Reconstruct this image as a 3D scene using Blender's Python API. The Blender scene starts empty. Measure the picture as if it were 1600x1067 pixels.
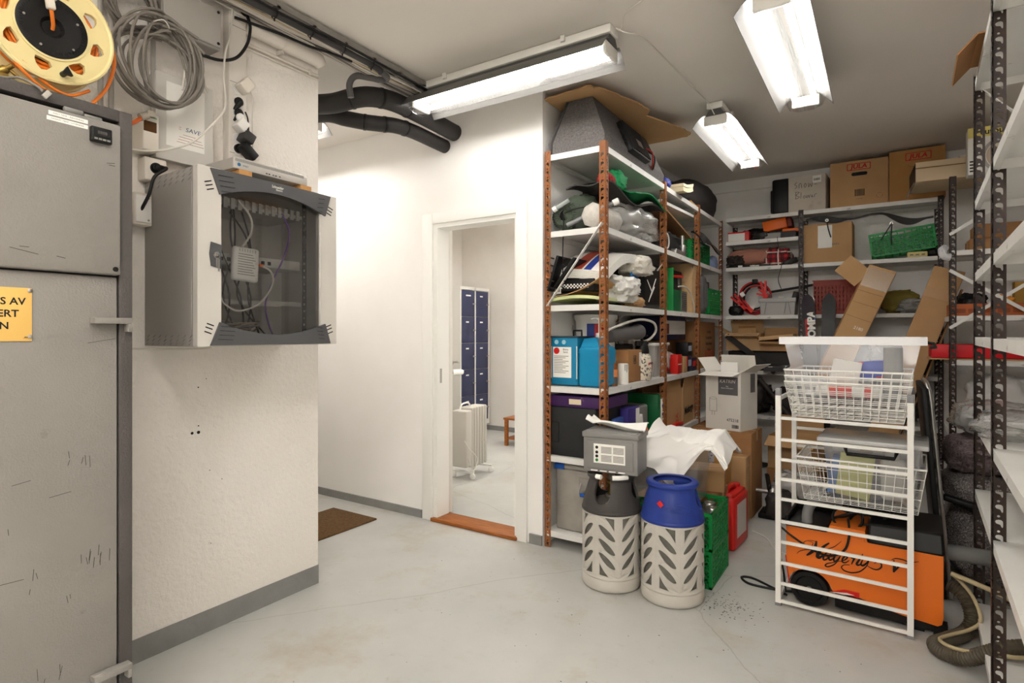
import bpy, bmesh, math, random
from mathutils import Matrix, Vector, Euler, noise
PI = math.pi
sc = bpy.context.scene
COL = sc.collection

# ------------------------------------------------------------------ helpers
def lin(c):
    o = []
    for x in c[:3]:
        x = x / 255.0
        o.append(x / 12.92 if x <= 0.04045 else ((x + 0.055) / 1.055) ** 2.4)
    return (o[0], o[1], o[2], 1.0)

_mats = {}
def mat(name, rgb, rough=0.5, metal=0.0, var=None, vscale=6.0, vamt=0.5, bump=0.0, bscale=60.0, alpha=1.0,
        trans=0.0, ior=1.45, emit=0.0, spots=None, sscale=3.0, slo=0.55, shi=0.7, coat=0.0, stretch=None):
    """principled material; var = second colour mixed in by noise, spots = a third colour in blotches, bump = noise relief"""
    if name in _mats:
        return _mats[name]
    m = bpy.data.materials.new(name)
    m.use_nodes = True
    nt = m.node_tree
    N, L = nt.nodes, nt.links
    b = N['Principled BSDF']
    b.inputs['Base Color'].default_value = lin(rgb)
    b.inputs['Roughness'].default_value = rough
    b.inputs['Metallic'].default_value = metal
    b.inputs['IOR'].default_value = ior
    b.inputs['Specular IOR Level'].default_value = 0.35
    if coat: b.inputs['Coat Weight'].default_value = coat
    if trans: b.inputs['Transmission Weight'].default_value = trans
    if alpha < 1: b.inputs['Alpha'].default_value = alpha
    if emit:
        b.inputs['Emission Color'].default_value = lin(rgb)
        b.inputs['Emission Strength'].default_value = emit
    vec = None
    if var or spots or bump:
        tc = N.new('ShaderNodeTexCoord')
        vec = tc.outputs['Object']
        if stretch:
            mp = N.new('ShaderNodeMapping'); mp.inputs['Scale'].default_value = stretch
            L.new(vec, mp.inputs['Vector']); vec = mp.outputs['Vector']
    out = None
    def noise_n(scale, det=4.0):
        n = N.new('ShaderNodeTexNoise'); n.inputs['Scale'].default_value = scale; n.inputs['Detail'].default_value = det
        L.new(vec, n.inputs['Vector']); return n
    def mixc(fac, a, bcol):
        mx = N.new('ShaderNodeMix'); mx.data_type = 'RGBA'
        L.new(fac, mx.inputs[0])
        if a is None: mx.inputs[6].default_value = lin(rgb)
        else: L.new(a, mx.inputs[6])
        mx.inputs[7].default_value = lin(bcol)
        return mx.outputs[2]
    if var:
        n = noise_n(vscale)
        r = N.new('ShaderNodeMapRange'); r.inputs[1].default_value = 0.3; r.inputs[2].default_value = 0.7
        r.inputs[3].default_value = 0.0; r.inputs[4].default_value = vamt
        L.new(n.outputs['Fac'], r.inputs[0]); out = mixc(r.outputs[0], None, var)
    if spots:
        n = noise_n(sscale, 8.0)
        r = N.new('ShaderNodeMapRange'); r.inputs[1].default_value = slo; r.inputs[2].default_value = shi
        L.new(n.outputs['Fac'], r.inputs[0]); out = mixc(r.outputs[0], out, spots)
    if out is not None:
        L.new(out, b.inputs['Base Color'])
    if bump:
        n = noise_n(bscale, 3.0)
        bp = N.new('ShaderNodeBump'); bp.inputs['Strength'].default_value = bump; bp.inputs['Distance'].default_value = 0.01
        L.new(n.outputs['Fac'], bp.inputs['Height']); L.new(bp.outputs['Normal'], b.inputs['Normal'])
    _mats[name] = m
    return m

def clear(name, rgb, alpha, rough=0.15, gloss=0.12):
    """thin clear plastic: mostly see-through, some tint, some gloss"""
    if name in _mats: return _mats[name]
    m = bpy.data.materials.new(name); m.use_nodes = True
    N, L = m.node_tree.nodes, m.node_tree.links
    b = N['Principled BSDF']; b.inputs['Base Color'].default_value = lin(rgb); b.inputs['Roughness'].default_value = rough
    o = N['Material Output']
    t = N.new('ShaderNodeBsdfTransparent')
    mx = N.new('ShaderNodeMixShader'); mx.inputs[0].default_value = alpha
    L.new(t.outputs[0], mx.inputs[1]); L.new(b.outputs[0], mx.inputs[2])
    g = N.new('ShaderNodeBsdfGlossy'); g.inputs['Roughness'].default_value = rough
    fr = N.new('ShaderNodeFresnel'); fr.inputs['IOR'].default_value = 1.45
    mul = N.new('ShaderNodeMath'); mul.operation = 'MULTIPLY'; mul.inputs[1].default_value = gloss * 8
    mul.use_clamp = True
    L.new(fr.outputs[0], mul.inputs[0])
    mx2 = N.new('ShaderNodeMixShader'); L.new(mul.outputs[0], mx2.inputs[0])
    L.new(mx.outputs[0], mx2.inputs[1]); L.new(g.outputs[0], mx2.inputs[2])
    L.new(mx2.outputs[0], o.inputs['Surface'])
    _mats[name] = m
    return m

def XF(loc=(0, 0, 0), rx=0, ry=0, rz=0, s=1.0):
    return Matrix.Translation(Vector(loc)) @ Euler((math.radians(rx), math.radians(ry), math.radians(rz)), 'XYZ').to_matrix().to_4x4() @ Matrix.Scale(s, 4)

class MB:
    """collects shapes into one mesh"""
    def __init__(self): self.v = []; self.f = []
    def add(self, vs, fs, M=None):
        b = len(self.v)
        if M is None: self.v += [tuple(p) for p in vs]
        else: self.v += [tuple(M @ Vector(p)) for p in vs]
        self.f += [tuple(b + i for i in q) for q in fs]
        return self
    def box(self, c, s, M=None, bev=0.0, seg=2, rz=0, rx=0, ry=0):
        x, y, z = s[0] / 2, s[1] / 2, s[2] / 2
        T = XF(c, rx, ry, rz)
        if M is not None: T = M @ T
        if bev <= 0:
            vs = [(-x, -y, -z), (x, -y, -z), (x, y, -z), (-x, y, -z), (-x, -y, z), (x, -y, z), (x, y, z), (-x, y, z)]
            fs = [(0, 3, 2, 1), (4, 5, 6, 7), (0, 1, 5, 4), (1, 2, 6, 5), (2, 3, 7, 6), (3, 0, 4, 7)]
            return self.add(vs, fs, T)
        bm = bmesh.new(); bmesh.ops.create_cube(bm, size=1.0)
        for v in bm.verts: v.co = (v.co.x * s[0], v.co.y * s[1], v.co.z * s[2])
        bmesh.ops.bevel(bm, geom=bm.edges[:], offset=min(bev, min(s) * 0.49), segments=seg, profile=0.5, affect='EDGES')
        bm.verts.index_update()
        self.add([v.co.copy() for v in bm.verts], [[v.index for v in f.verts] for f in bm.faces], T); bm.free()
        return self
    def b2(self, lo, hi, M=None, bev=0.0, seg=2):
        return self.box([(lo[i] + hi[i]) / 2 for i in range(3)], [abs(hi[i] - lo[i]) for i in range(3)], M, bev, seg)
    def tube(self, pts, r, n=8, closed=False, M=None, caps=True):
        P = [Vector(p) for p in pts]; k = len(P)
        R = r if isinstance(r, (list, tuple)) else [r] * k
        tang = []
        for i in range(k):
            a = P[(i - 1) % k] if (closed or i > 0) else P[i]
            b = P[(i + 1) % k] if (closed or i < k - 1) else P[i]
            t = b - a
            tang.append(t.normalized() if t.length > 1e-9 else Vector((0, 0, 1)))
        t0 = tang[0]; u = t0.orthogonal().normalized(); vs = []; prev = t0
        for i in range(k):
            q = prev.rotation_difference(tang[i]); u = (q @ u); u = (u - tang[i] * u.dot(tang[i])).normalized(); prev = tang[i]
            w = tang[i].cross(u)
            for j in range(n):
                a = 2 * PI * j / n
                vs.append(P[i] + (u * math.cos(a) + w * math.sin(a)) * R[i])
        fs = []
        for i in range(k if closed else k - 1):
            i2 = (i + 1) % k
            for j in range(n):
                fs.append((i * n + j, i * n + (j + 1) % n, i2 * n + (j + 1) % n, i2 * n + j))
        if not closed and caps:
            fs.append(tuple(range(n - 1, -1, -1))); fs.append(tuple((k - 1) * n + j for j in range(n)))
        return self.add(vs, fs, M)
    def bar(self, a, b, w, h, M=None, up=(0, 0, 1)):
        """rectangular bar from a to b, w across, h along up"""
        a, b = Vector(a), Vector(b); t = (b - a).normalized(); u = Vector(up)
        if tuple(up) == (0, 1, 0): w, h = h, w
        s = t.cross(u)
        s = s.normalized() if s.length > 1e-6 else t.orthogonal().normalized()
        u = s.cross(t)
        vs = []
        for p in (a, b):
            for i, j in ((-1, -1), (1, -1), (1, 1), (-1, 1)): vs.append(p + s * (i * w / 2) + u * (j * h / 2))
        fs = [(3, 2, 1, 0), (4, 5, 6, 7), (0, 1, 5, 4), (1, 2, 6, 5), (2, 3, 7, 6), (3, 0, 4, 7)]
        return self.add(vs, fs, M)
    def lathe(self, prof, n=32, M=None, closed=False):
        vs = []; fs = []; k = len(prof)
        for r, z in prof:
            for j in range(n):
                a = 2 * PI * j / n; vs.append((r * math.cos(a), r * math.sin(a), z))
        for i in range(k if closed else k - 1):
            i2 = (i + 1) % k
            for j in range(n): fs.append((i * n + j, i * n + (j + 1) % n, i2 * n + (j + 1) % n, i2 * n + j))
        if not closed:
            if prof[0][0] > 1e-6: fs.append(tuple(range(n - 1, -1, -1)))
            if prof[-1][0] > 1e-6: fs.append(tuple((k - 1) * n + j for j in range(n)))
        return self.add(vs, fs, M)
    def cyl(self, c, r, h, n=24, M=None, axis='z', bev=0.0):
        R = {'z': XF(c), 'x': XF(c, 0, 90, 0), 'y': XF(c, -90, 0, 0)}[axis]
        if M is not None: R = M @ R
        p = [(r, 0), (r, h)] if bev <= 0 else [(r - bev, 0), (r, bev), (r, h - bev), (r - bev, h)]
        return self.lathe(p, n, R)
    def prism(self, poly, z0, z1, M=None):
        n = len(poly)
        vs = [(x, y, z0) for x, y in poly] + [(x, y, z1) for x, y in poly]
        fs = [tuple(range(n - 1, -1, -1)), tuple(range(n, 2 * n))] + [(i, (i + 1) % n, n + (i + 1) % n, n + i) for i in range(n)]
        return self.add(vs, fs, M)
    def sheet(self, f, nu, nv, t=0.0, M=None):
        """surface f(u,v) u,v in 0..1; t > 0 gives it a thickness"""
        g = [[Vector(f(i / nu, j / nv)) for j in range(nv + 1)] for i in range(nu + 1)]
        vs = [p for row in g for p in row]; w = nv + 1
        fs = [(i * w + j, (i + 1) * w + j, (i + 1) * w + j + 1, i * w + j + 1) for i in range(nu) for j in range(nv)]
        if t > 0:
            nn = []
            for i in range(nu + 1):
                for j in range(nv + 1):
                    a = g[min(i + 1, nu)][j] - g[max(i - 1, 0)][j]; b = g[i][min(j + 1, nv)] - g[i][max(j - 1, 0)]
                    q = a.cross(b); nn.append(q.normalized() if q.length > 1e-9 else Vector((0, 0, 1)))
            o = len(vs); vs = vs + [p - q * t for p, q in zip(vs, nn)]
            fs = fs + [tuple(o + i for i in reversed(q)) for q in fs]
            rim = [(i, 0) for i in range(nu + 1)] + [(nu, j) for j in range(1, nv + 1)] + [(i, nv) for i in range(nu - 1, -1, -1)] + [(0, j) for j in range(nv - 1, 0, -1)]
            ids = [i * w + j for i, j in rim]
            for a, b in zip(ids, ids[1:] + ids[:1]): fs.append((b, a, o + a, o + b))
        return self.add(vs, fs, M)
    def cells(self, cells, mp, dense=0):
        """perforated sheet: each cell (u0,v0,u1,v1,hole or None); hole = star-shaped polygon about its own middle;
        mp(u,v,w) gives the point, w = 0 outer face, 1 inner face"""
        for (u0, v0, u1, v1, hole) in cells:
            if hole is None:
                vs = [mp(u, v, w) for w in (0, 1) for u, v in ((u0, v0), (u1, v0), (u1, v1), (u0, v1))]
                self.add(vs, [(0, 1, 2, 3), (7, 6, 5, 4)]); continue
            cu = sum(p[0] for p in hole) / len(hole); cv = sum(p[1] for p in hole) / len(hole)
            angs = {round(math.atan2(v - cv, u - cu), 5) for u, v in ((u0, v0), (u1, v0), (u1, v1), (u0, v1))}
            angs |= {round(math.atan2(v - cv, u - cu), 5) for u, v in hole}
            angs |= {round(-PI + 2 * PI * (i + .37) / dense, 5) for i in range(dense)}
            angs = sorted(angs)
            A = []; B = []
            for a in angs:
                dx, dy = math.cos(a), math.sin(a)
                t = 1e9
                if dx > 1e-9: t = min(t, (u1 - cu) / dx)
                if dx < -1e-9: t = min(t, (u0 - cu) / dx)
                if dy > 1e-9: t = min(t, (v1 - cv) / dy)
                if dy < -1e-9: t = min(t, (v0 - cv) / dy)
                A.append((cu + dx * t, cv + dy * t))
                best = 1e9
                for (p, q) in zip(hole, hole[1:] + hole[:1]):
                    ex, ey = q[0] - p[0], q[1] - p[1]
                    den = dx * ey - dy * ex
                    if abs(den) < 1e-12: continue
                    px, py = p[0] - cu, p[1] - cv
                    s = (px * ey - py * ex) / den; l = (px * dy - py * dx) / den
                    if s > 0 and -1e-4 <= l <= 1 + 1e-4: best = min(best, s)
                if best > 1e8: best = 0.0
                best = min(best, t * .999)
                B.append((cu + dx * best, cv + dy * best))
            k = len(angs)
            vs = [mp(*p, 0) for p in A] + [mp(*p, 0) for p in B] + [mp(*p, 1) for p in A] + [mp(*p, 1) for p in B]
            fs = []
            for i in range(k):
                j = (i + 1) % k
                fs += [(i, j, k + j, k + i), (2 * k + j, 2 * k + i, 3 * k + i, 3 * k + j), (k + i, k + j, 3 * k + j, 3 * k + i)]
            self.add(vs, fs)
        return self
    def lump(self, s, seed=0, amp=0.12, freq=3.0, n=20, M=None, pw=0.6, flat=True, fold=0.0):
        """soft crumpled body, sitting on z = 0, full size s"""
        vs = []; fs = []; nv = n; nu = n * 2
        for i in range(nv + 1):
            ph = -PI / 2 + PI * i / nv
            for j in range(nu):
                th = 2 * PI * j / nu
                cx = math.copysign(abs(math.cos(th)) ** pw, math.cos(th)) * abs(math.cos(ph)) ** pw
                cy = math.copysign(abs(math.sin(th)) ** pw, math.sin(th)) * abs(math.cos(ph)) ** pw
                cz = math.copysign(abs(math.sin(ph)) ** pw, math.sin(ph))
                p = Vector((cx, cy, cz))
                q = p * freq + Vector((seed * 7.3, seed * 1.7, seed * 3.1))
                d = noise.noise(q) + 0.5 * noise.noise(q * 2.3)
                if fold: d += fold * (abs(noise.noise(q * 1.6)) * -2 + 0.5)
                k = 1 + amp * d
                x, y, z = p.x * s[0] / 2 * k, p.y * s[1] / 2 * k, (p.z * k * 0.5 + 0.5) * s[2]
                if flat: z = max(z, 0.0)
                vs.append((x, y, z))
        for i in range(nv):
            for j in range(nu): fs.append((i * nu + j, i * nu + (j + 1) % nu, (i + 1) * nu + (j + 1) % nu, (i + 1) * nu + j))
        return self.add(vs, fs, M)
    def mesh(self, name, smooth=35):
        me = bpy.data.meshes.new(name)
        me.from_pydata(self.v, [], self.f)
        me.validate(); me.update()
        if smooth:
            me.polygons.foreach_set('use_smooth', [True] * len(me.polygons))
            me.set_sharp_from_angle(angle=math.radians(smooth))
        return me

def tag(o, label, cat, group=None, kind='thing'):
    o['label'] = label; o['category'] = cat
    o['kind'] = kind
    if group: o['group'] = group
    return o

def thing(name, label, cat, loc=(0, 0, 0), rz=0, group=None, rx=0, ry=0):
    o = bpy.data.objects.new(name, None); COL.objects.link(o)
    o.empty_display_size = 0.05
    o.location = loc; o.rotation_euler = (math.radians(rx), math.radians(ry), math.radians(rz))
    return tag(o, label, cat, group)

def part(name, mb, m, parent=None, label=None, smooth=50, M=None, kind=None):
    me = mb.mesh(name, smooth) if isinstance(mb, MB) else mb
    o = bpy.data.objects.new(name, me); COL.objects.link(o)
    if len(me.materials) == 0: me.materials.append(m)
    if parent: o.parent = parent
    if M is not None: o.matrix_local = M
    if label: o['label'] = label
    if kind: o['kind'] = kind
    return o

def solo(name, mb, m, label, cat, loc=(0, 0, 0), rz=0, group=None, smooth=50, rx=0, ry=0, kind='thing'):
    o = part(name, mb, m, None, None, smooth)
    o.location = loc; o.rotation_euler = (math.radians(rx), math.radians(ry), math.radians(rz))
    return tag(o, label, cat, group, kind)

def struct(name, mb, m, parent=None, smooth=35):
    o = part(name, mb, m, parent, None, smooth)
    o['kind'] = 'structure'
    return o

def dup(o, loc=None, rz=None, label=None, group=None, parent=None, rx=None, ry=None):
    c = o.copy(); COL.objects.link(c)
    if parent: c.parent = parent
    if loc: c.location = loc
    if rz is not None or rx is not None or ry is not None: c.rotation_euler = (math.radians(rx or 0), math.radians(ry or 0), math.radians(rz or 0))
    if label: c['label'] = label
    if group: c['group'] = group
    for ch in list(o.children): dup(ch, parent=c)
    return c

def text(body, size, m, parent, M, name='lettering', depth=0.0008, ax='CENTER', sx=1.0, shear=0.0, off=0.0):
    cu = bpy.data.curves.new(name, 'FONT'); cu.body = body; cu.size = size; cu.extrude = depth
    cu.align_x = ax; cu.align_y = 'CENTER'; cu.shear = shear; cu.offset = off; cu.resolution_u = 3
    tmp = bpy.data.objects.new('tmp', cu); COL.objects.link(tmp)
    dg = bpy.context.evaluated_depsgraph_get()
    me = bpy.data.meshes.new_from_object(tmp.evaluated_get(dg))
    bpy.data.objects.remove(tmp); bpy.data.curves.remove(cu)
    me.transform(Matrix.Diagonal((sx, 1, 1, 1)))
    me.materials.clear()
    return part(name, me, m, parent, M=M)

def face(loc, d='-y', roll=0, tilt=0):
    """matrix that lays x-right y-up text on a face looking along d"""
    rz = {'-y': 0, '+x': 90, '+y': 180, '-x': -90}
    if d == '+z': return Matrix.Translation(Vector(loc)) @ Euler((0, 0, math.radians(roll))).to_matrix().to_4x4()
    return XF(loc, 0, 0, rz[d]) @ XF((0, 0, 0), 90 + tilt, 0, 0) @ XF((0, 0, 0), 0, 0, roll)

def spline(pts, n=8, closed=False):
    """Catmull-Rom through pts"""
    P = [Vector(p) for p in pts]; k = len(P); out = []
    for i in range(k if closed else k - 1):
        p0 = P[(i - 1) % k] if closed or i > 0 else P[0]; p1 = P[i]; p2 = P[(i + 1) % k]
        p3 = P[(i + 2) % k] if closed or i + 2 < k else P[-1]
        for j in range(n):
            t = j / n
            out.append(0.5 * ((2 * p1) + (p2 - p0) * t + (2 * p0 - 5 * p1 + 4 * p2 - p3) * t * t + (3 * p1 - p0 - 3 * p2 + p3) * t ** 3))
    if not closed: out.append(P[-1])
    return out

def rrect(x0, y0, x1, y1, r, n=4):
    r = min(r, (x1 - x0) / 2, (y1 - y0) / 2); o = []
    for cx, cy, a0 in ((x1 - r, y0 + r, -PI / 2), (x1 - r, y1 - r, 0), (x0 + r, y1 - r, PI / 2), (x0 + r, y0 + r, PI)):
        for i in range(n + 1):
            a = a0 + PI / 2 * i / n; o.append((cx + r * math.cos(a), cy + r * math.sin(a)))
    return o

def circ(cx, cy, r, n=10, ry=None):
    return [(cx + r * math.cos(2 * PI * i / n), cy + (ry or r) * math.sin(2 * PI * i / n)) for i in range(n)]

# ------------------------------------------------------------------ shared materials
WHITE = mat('white_paint', (236, 234, 230), 0.55)
BLACK = mat('black_plastic', (17, 16, 16), 0.45)
INK = mat('black_ink', (22, 20, 20), 0.6)
GREYP = mat('grey_plastic', (128, 126, 122), 0.5)
STEEL = mat('bare_steel', (175, 172, 168), 0.32, 0.9)
CARD = mat('cardboard', (190, 152, 108), 0.8, var=(174, 136, 92), vscale=5, vamt=.6, bump=.06, bscale=120)
CARDD = mat('brown_cardboard', (160, 116, 74), 0.8, var=(140, 98, 60), vscale=6, vamt=.6, bump=.06, bscale=120)
CARDL = mat('pale_cardboard', (206, 172, 128), 0.8, var=(186, 150, 106), vscale=6, vamt=.6)
CARDIN = mat('cardboard_edge', (140, 104, 68), 0.85)
TAPE = mat('brown_tape', (178, 138, 92), 0.3)
PAPER = mat('white_paper', (238, 236, 230), 0.7)
CREAM = mat('cream_paper', (232, 218, 186), 0.7)
GREEN = mat('green_plastic', (18, 142, 66), 0.42, var=(8, 104, 46), vscale=8, vamt=.5)
RED = mat('red_plastic', (205, 32, 26), 0.4)
ORANGE = mat('orange_plastic', (232, 108, 30), 0.4)
BLUE = mat('blue_plastic', (34, 60, 140), 0.45)
CLEARP = clear('clear_plastic', (226, 230, 234), 0.30, 0.2)
clear('foggy_plastic', (214, 212, 208), .5, .22, .18)
WRAP = clear('plastic_film', (235, 235, 235), 0.28, 0.12, 0.16)
LAMP_POWER = 14.0
# ------------------------------------------------------------------ the room
def ramp_floor():
    m = bpy.data.materials.new('floor_paint'); m.use_nodes = True
    N, L = m.node_tree.nodes, m.node_tree.links
    b = N['Principled BSDF']; b.inputs['Roughness'].default_value = 0.5
    tc = N.new('ShaderNodeTexCoord')
    def nz(scale, det=6, rough=.6):
        n = N.new('ShaderNodeTexNoise'); n.inputs['Scale'].default_value = scale; n.inputs['Detail'].default_value = det
        n.inputs['Roughness'].default_value = rough; L.new(tc.outputs['Object'], n.inputs['Vector']); return n.outputs['Fac']
    def rng(s, lo, hi, o0=0., o1=1.):
        r = N.new('ShaderNodeMapRange'); r.inputs[1].default_value = lo; r.inputs[2].default_value = hi
        r.inputs[3].default_value = o0; r.inputs[4].default_value = o1; L.new(s, r.inputs[0]); return r.outputs[0]
    def mix(f, a, c):
        x = N.new('ShaderNodeMix'); x.data_type = 'RGBA'; L.new(f, x.inputs[0])
        if isinstance(a, tuple): x.inputs[6].default_value = lin(a)
        else: L.new(a, x.inputs[6])
        x.inputs[7].default_value = lin(c); return x.outputs[2]
    c = mix(rng(nz(1.3), .35, .7, 0, .8), (176, 177, 174), (194, 193, 187))
    c = mix(rng(nz(2.2, 8, .7), .52, .70, 0, .75), c, (168, 157, 138))
    c = mix(rng(nz(14, 10, .8), .58, .70, 0, .6), c, (150, 140, 124))
    c = mix(rng(nz(55, 4, .8), .70, .76, 0, .6), c, (110, 102, 92))
    # hairline cracks in the slab
    v = N.new('ShaderNodeTexVoronoi'); v.feature = 'DISTANCE_TO_EDGE'; v.inputs['Scale'].default_value = 0.55
    wn = N.new('ShaderNodeTexNoise'); wn.inputs['Scale'].default_value = 2.0; wn.inputs['Detail'].default_value = 6
    L.new(tc.outputs['Object'], wn.inputs['Vector'])
    ad = N.new('ShaderNodeMix'); ad.data_type = 'RGBA'; ad.inputs[0].default_value = .12
    L.new(tc.outputs['Object'], ad.inputs[6]); L.new(wn.outputs['Color'], ad.inputs[7]); L.new(ad.outputs[2], v.inputs['Vector'])
    c = mix(rng(v.outputs['Distance'], 0.0, .0022, .45, 0), c, (120, 112, 100))
    L.new(c, b.inputs['Base Color'])
    L.new(rng(nz(3, 6), .3, .7, .32, .6), b.inputs['Roughness'])
    return m
FLOORM = ramp_floor()
WALLM = mat('wall_paint', (242, 240, 237), 0.75, var=(234, 232, 228), vscale=2.5, vamt=.6, bump=.05, bscale=40)
ROUGHM = mat('roughcast_paint', (238, 233, 227), 0.8, var=(230, 224, 216), vscale=1.8, vamt=.6, bump=.55, bscale=55)
CEILM = mat('ceiling_paint', (236, 231, 224), 0.85, var=(228, 222, 214), vscale=1.2, vamt=.6, bump=.05, bscale=30)
BASEM = mat('grey_base_paint', (140, 139, 137), 0.5, var=(120, 119, 117), vscale=9, vamt=.6, bump=.2, bscale=50)
BRICKM = mat('painted_block', (226, 222, 216), 0.75, var=(214, 208, 200), vscale=3, vamt=.6, bump=.2, bscale=12)
TRIMM = mat('door_paint', (238, 237, 233), 0.4)
OAK = mat('orange_wood', (166, 98, 38), 0.45, var=(120, 64, 22), vscale=5, vamt=.9, stretch=(2, 14, 14))
H = 2.775
T = .12
XW = -1.745           # face of the wall behind the shelves
YD = 3.03             # the door wall
YB = 6.27             # back wall
XR = 1.02
def slab(name, lo, hi, m): return struct(name, MB().b2(lo, hi), m)
slab('floor', (-6.2, -2.6, -.1), (1.2, 6.6, 0), FLOORM)
HB = 2.885            # the ceiling climbs a little towards the back wall
w = MB(); w.add([(x, y, z + t) for t in (0, .1) for x in (-6.2, 1.2) for y, z in ((-2.6, H), (YD, H), (YB + T, HB + .004))],
    [(0, 3, 4, 1), (1, 4, 5, 2), (6, 7, 10, 9), (7, 8, 11, 10), (0, 1, 7, 6), (1, 2, 8, 7), (4, 3, 9, 10), (5, 4, 10, 11), (3, 0, 6, 9), (2, 5, 11, 8)])
struct('ceiling', w, CEILM)
slab('wall_right', (XR, -2.6, 0), (XR + T, 6.6, HB), WALLM)
slab('wall_rear', (-2.465, -2.6, 0), (XR, -2.5, H), WALLM)
slab('wall_left', (-6.2, -2.6, 0), (-2.465, 1.945, H), ROUGHM)
slab('wall_end', (-6.2, 1.945, 0), (-6.08, 3.03, H), WALLM)
slab('wall_back', (XW - T, YB, 0), (XR, YB + T, HB), WALLM)
slab('wall_side', (XW - T, YD + T, 0), (XW, YB, HB), WALLM)
DX0, DX1, DZ = -2.625, -1.915, 2.06
w = MB(); w.b2((-6.08, YD, 0), (DX0, YD + T, H)); w.b2((DX1, YD, 0), (XW, YD + T, H)); w.b2((DX0, YD, DZ), (DX1, YD + T, H))
struct('wall_door', w, WALLM)
# far room
slab('wall_far_back', (-5.0, YB, 0), (XW - T, YB + T, HB), BRICKM)
slab('wall_far_left', (-5.0, YD + T, 0), (-4.9, YB, HB), BRICKM)
# baseboards painted on
slab('baseboard_left', (-2.465, -.2, 0), (-2.461, 1.945, .095), BASEM)
slab('baseboard_left_end', (-4.0, 1.945, 0), (-2.465, 1.949, .095), BASEM)
b = MB(); b.b2((-6.0, YD - .012, 0), (DX0 - .095, YD, .055)); b.b2((DX1 + .08, YD - .012, 0), (XW - .001, YD, .06)); struct('baseboard_door', b, BASEM)
b = MB(); b.b2((-4.9, YB - .012, 0), (XW - T - .001, YB, .06)); b.b2((-4.9, YD + T, 0), (-4.888, YB - .012, .06)); struct('baseboard_far', b, BASEM)
slab('trim_cornice', (XW, YB - .05, 2.76), (XR, YB, 2.80), WALLM)
# door frame: jambs, casings, threshold
dr = MB()
dr.b2((DX0, YD - .004, 0), (DX0 + .045, YD + T + .004, DZ)); dr.b2((DX1 - .03, YD - .004, 0), (DX1, YD + T + .004, DZ)); dr.b2((DX0 + .045, YD - .004, DZ - .04), (DX1 - .03, YD + T + .004, DZ))
dr.b2((DX0 - .08, YD - .02, 0), (DX0 + .012, YD, DZ + .06), bev=.004); dr.b2((DX1 - .012, YD - .02, 0), (DX1 + .065, YD, DZ + .06), bev=.004); dr.b2((DX0 + .012, YD - .0195, DZ - .012), (DX1 - .012, YD, DZ + .06), bev=.004)
door = struct('door_1', dr, TRIMM)
struct('door_threshold', MB().b2((DX0 + .002, YD - .03, 0), (DX1 - .002, YD + T + .02, .024), bev=.006), OAK, door)
# second door, in the wall to the left of the far room, ajar
DA = math.degrees(math.atan2(.705, -.575))
LF = XF((DX0 + .03, YD + T + .03, 0), 0, 0, DA)      # leaf swung back into the far room, hinge at the frame
lf = struct('door_2', MB().b2((0, -.02, .02), (.86, .02, 2.03), LF, bev=.003), mat('door_leaf', (224, 221, 215), 0.45))
h = MB()
for s in (-1, 1):
    h.cyl((.80, s * .028 - .004, 1.05), .022, .008, 20, LF, axis='y'); h.tube([(.80, s * .022, 1.05), (.80, s * .062, 1.05), (.79, s * .07, 1.05), (.69, s * .07, 1.05)], .009, 8, M=LF)
    h.cyl((.80, s * .028 - .004, .965), .022, .008, 20, LF, axis='y')
struct('door_handle', h, STEEL, lf)
k = MB(); k.b2((DX0 + .045, YD + .025, .95), (DX0 + .0465, YD + .045, 1.05)); struct('latch_plate', k, STEEL, door)

# ------------------------------------------------------------------ camera
cam_d = bpy.data.cameras.new('camera'); cam = bpy.data.objects.new('camera', cam_d); COL.objects.link(cam)
cam.location = (0, 0, 1.3); cam.rotation_euler = (math.radians(90), 0, math.radians(33.0))
cam_d.sensor_width = 36.0; cam_d.lens = 894.0 / 1600.0 * 36.0; cam_d.shift_y = -14.0 / 1600.0
cam_d.clip_start = 0.02
sc.camera = cam
sc.view_settings.view_transform = 'Standard'; sc.view_settings.look = 'None'; sc.view_settings.gamma = 1.0
sc.view_settings.use_curve_mapping = False
sc.view_settings.exposure = 2.3
sc.cycles.use_denoising = True
sc.cycles.max_bounces = 10; sc.cycles.diffuse_bounces = 6; sc.cycles.transparent_max_bounces = 16
sc.cycles.sample_clamp_indirect = 6.0
wd = bpy.data.worlds.new('world'); sc.world = wd; wd.use_nodes = True
wd.node_tree.nodes['Background'].inputs[0].default_value = (1, .95, .88, 1); wd.node_tree.nodes['Background'].inputs[1].default_value = 0.05

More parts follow.
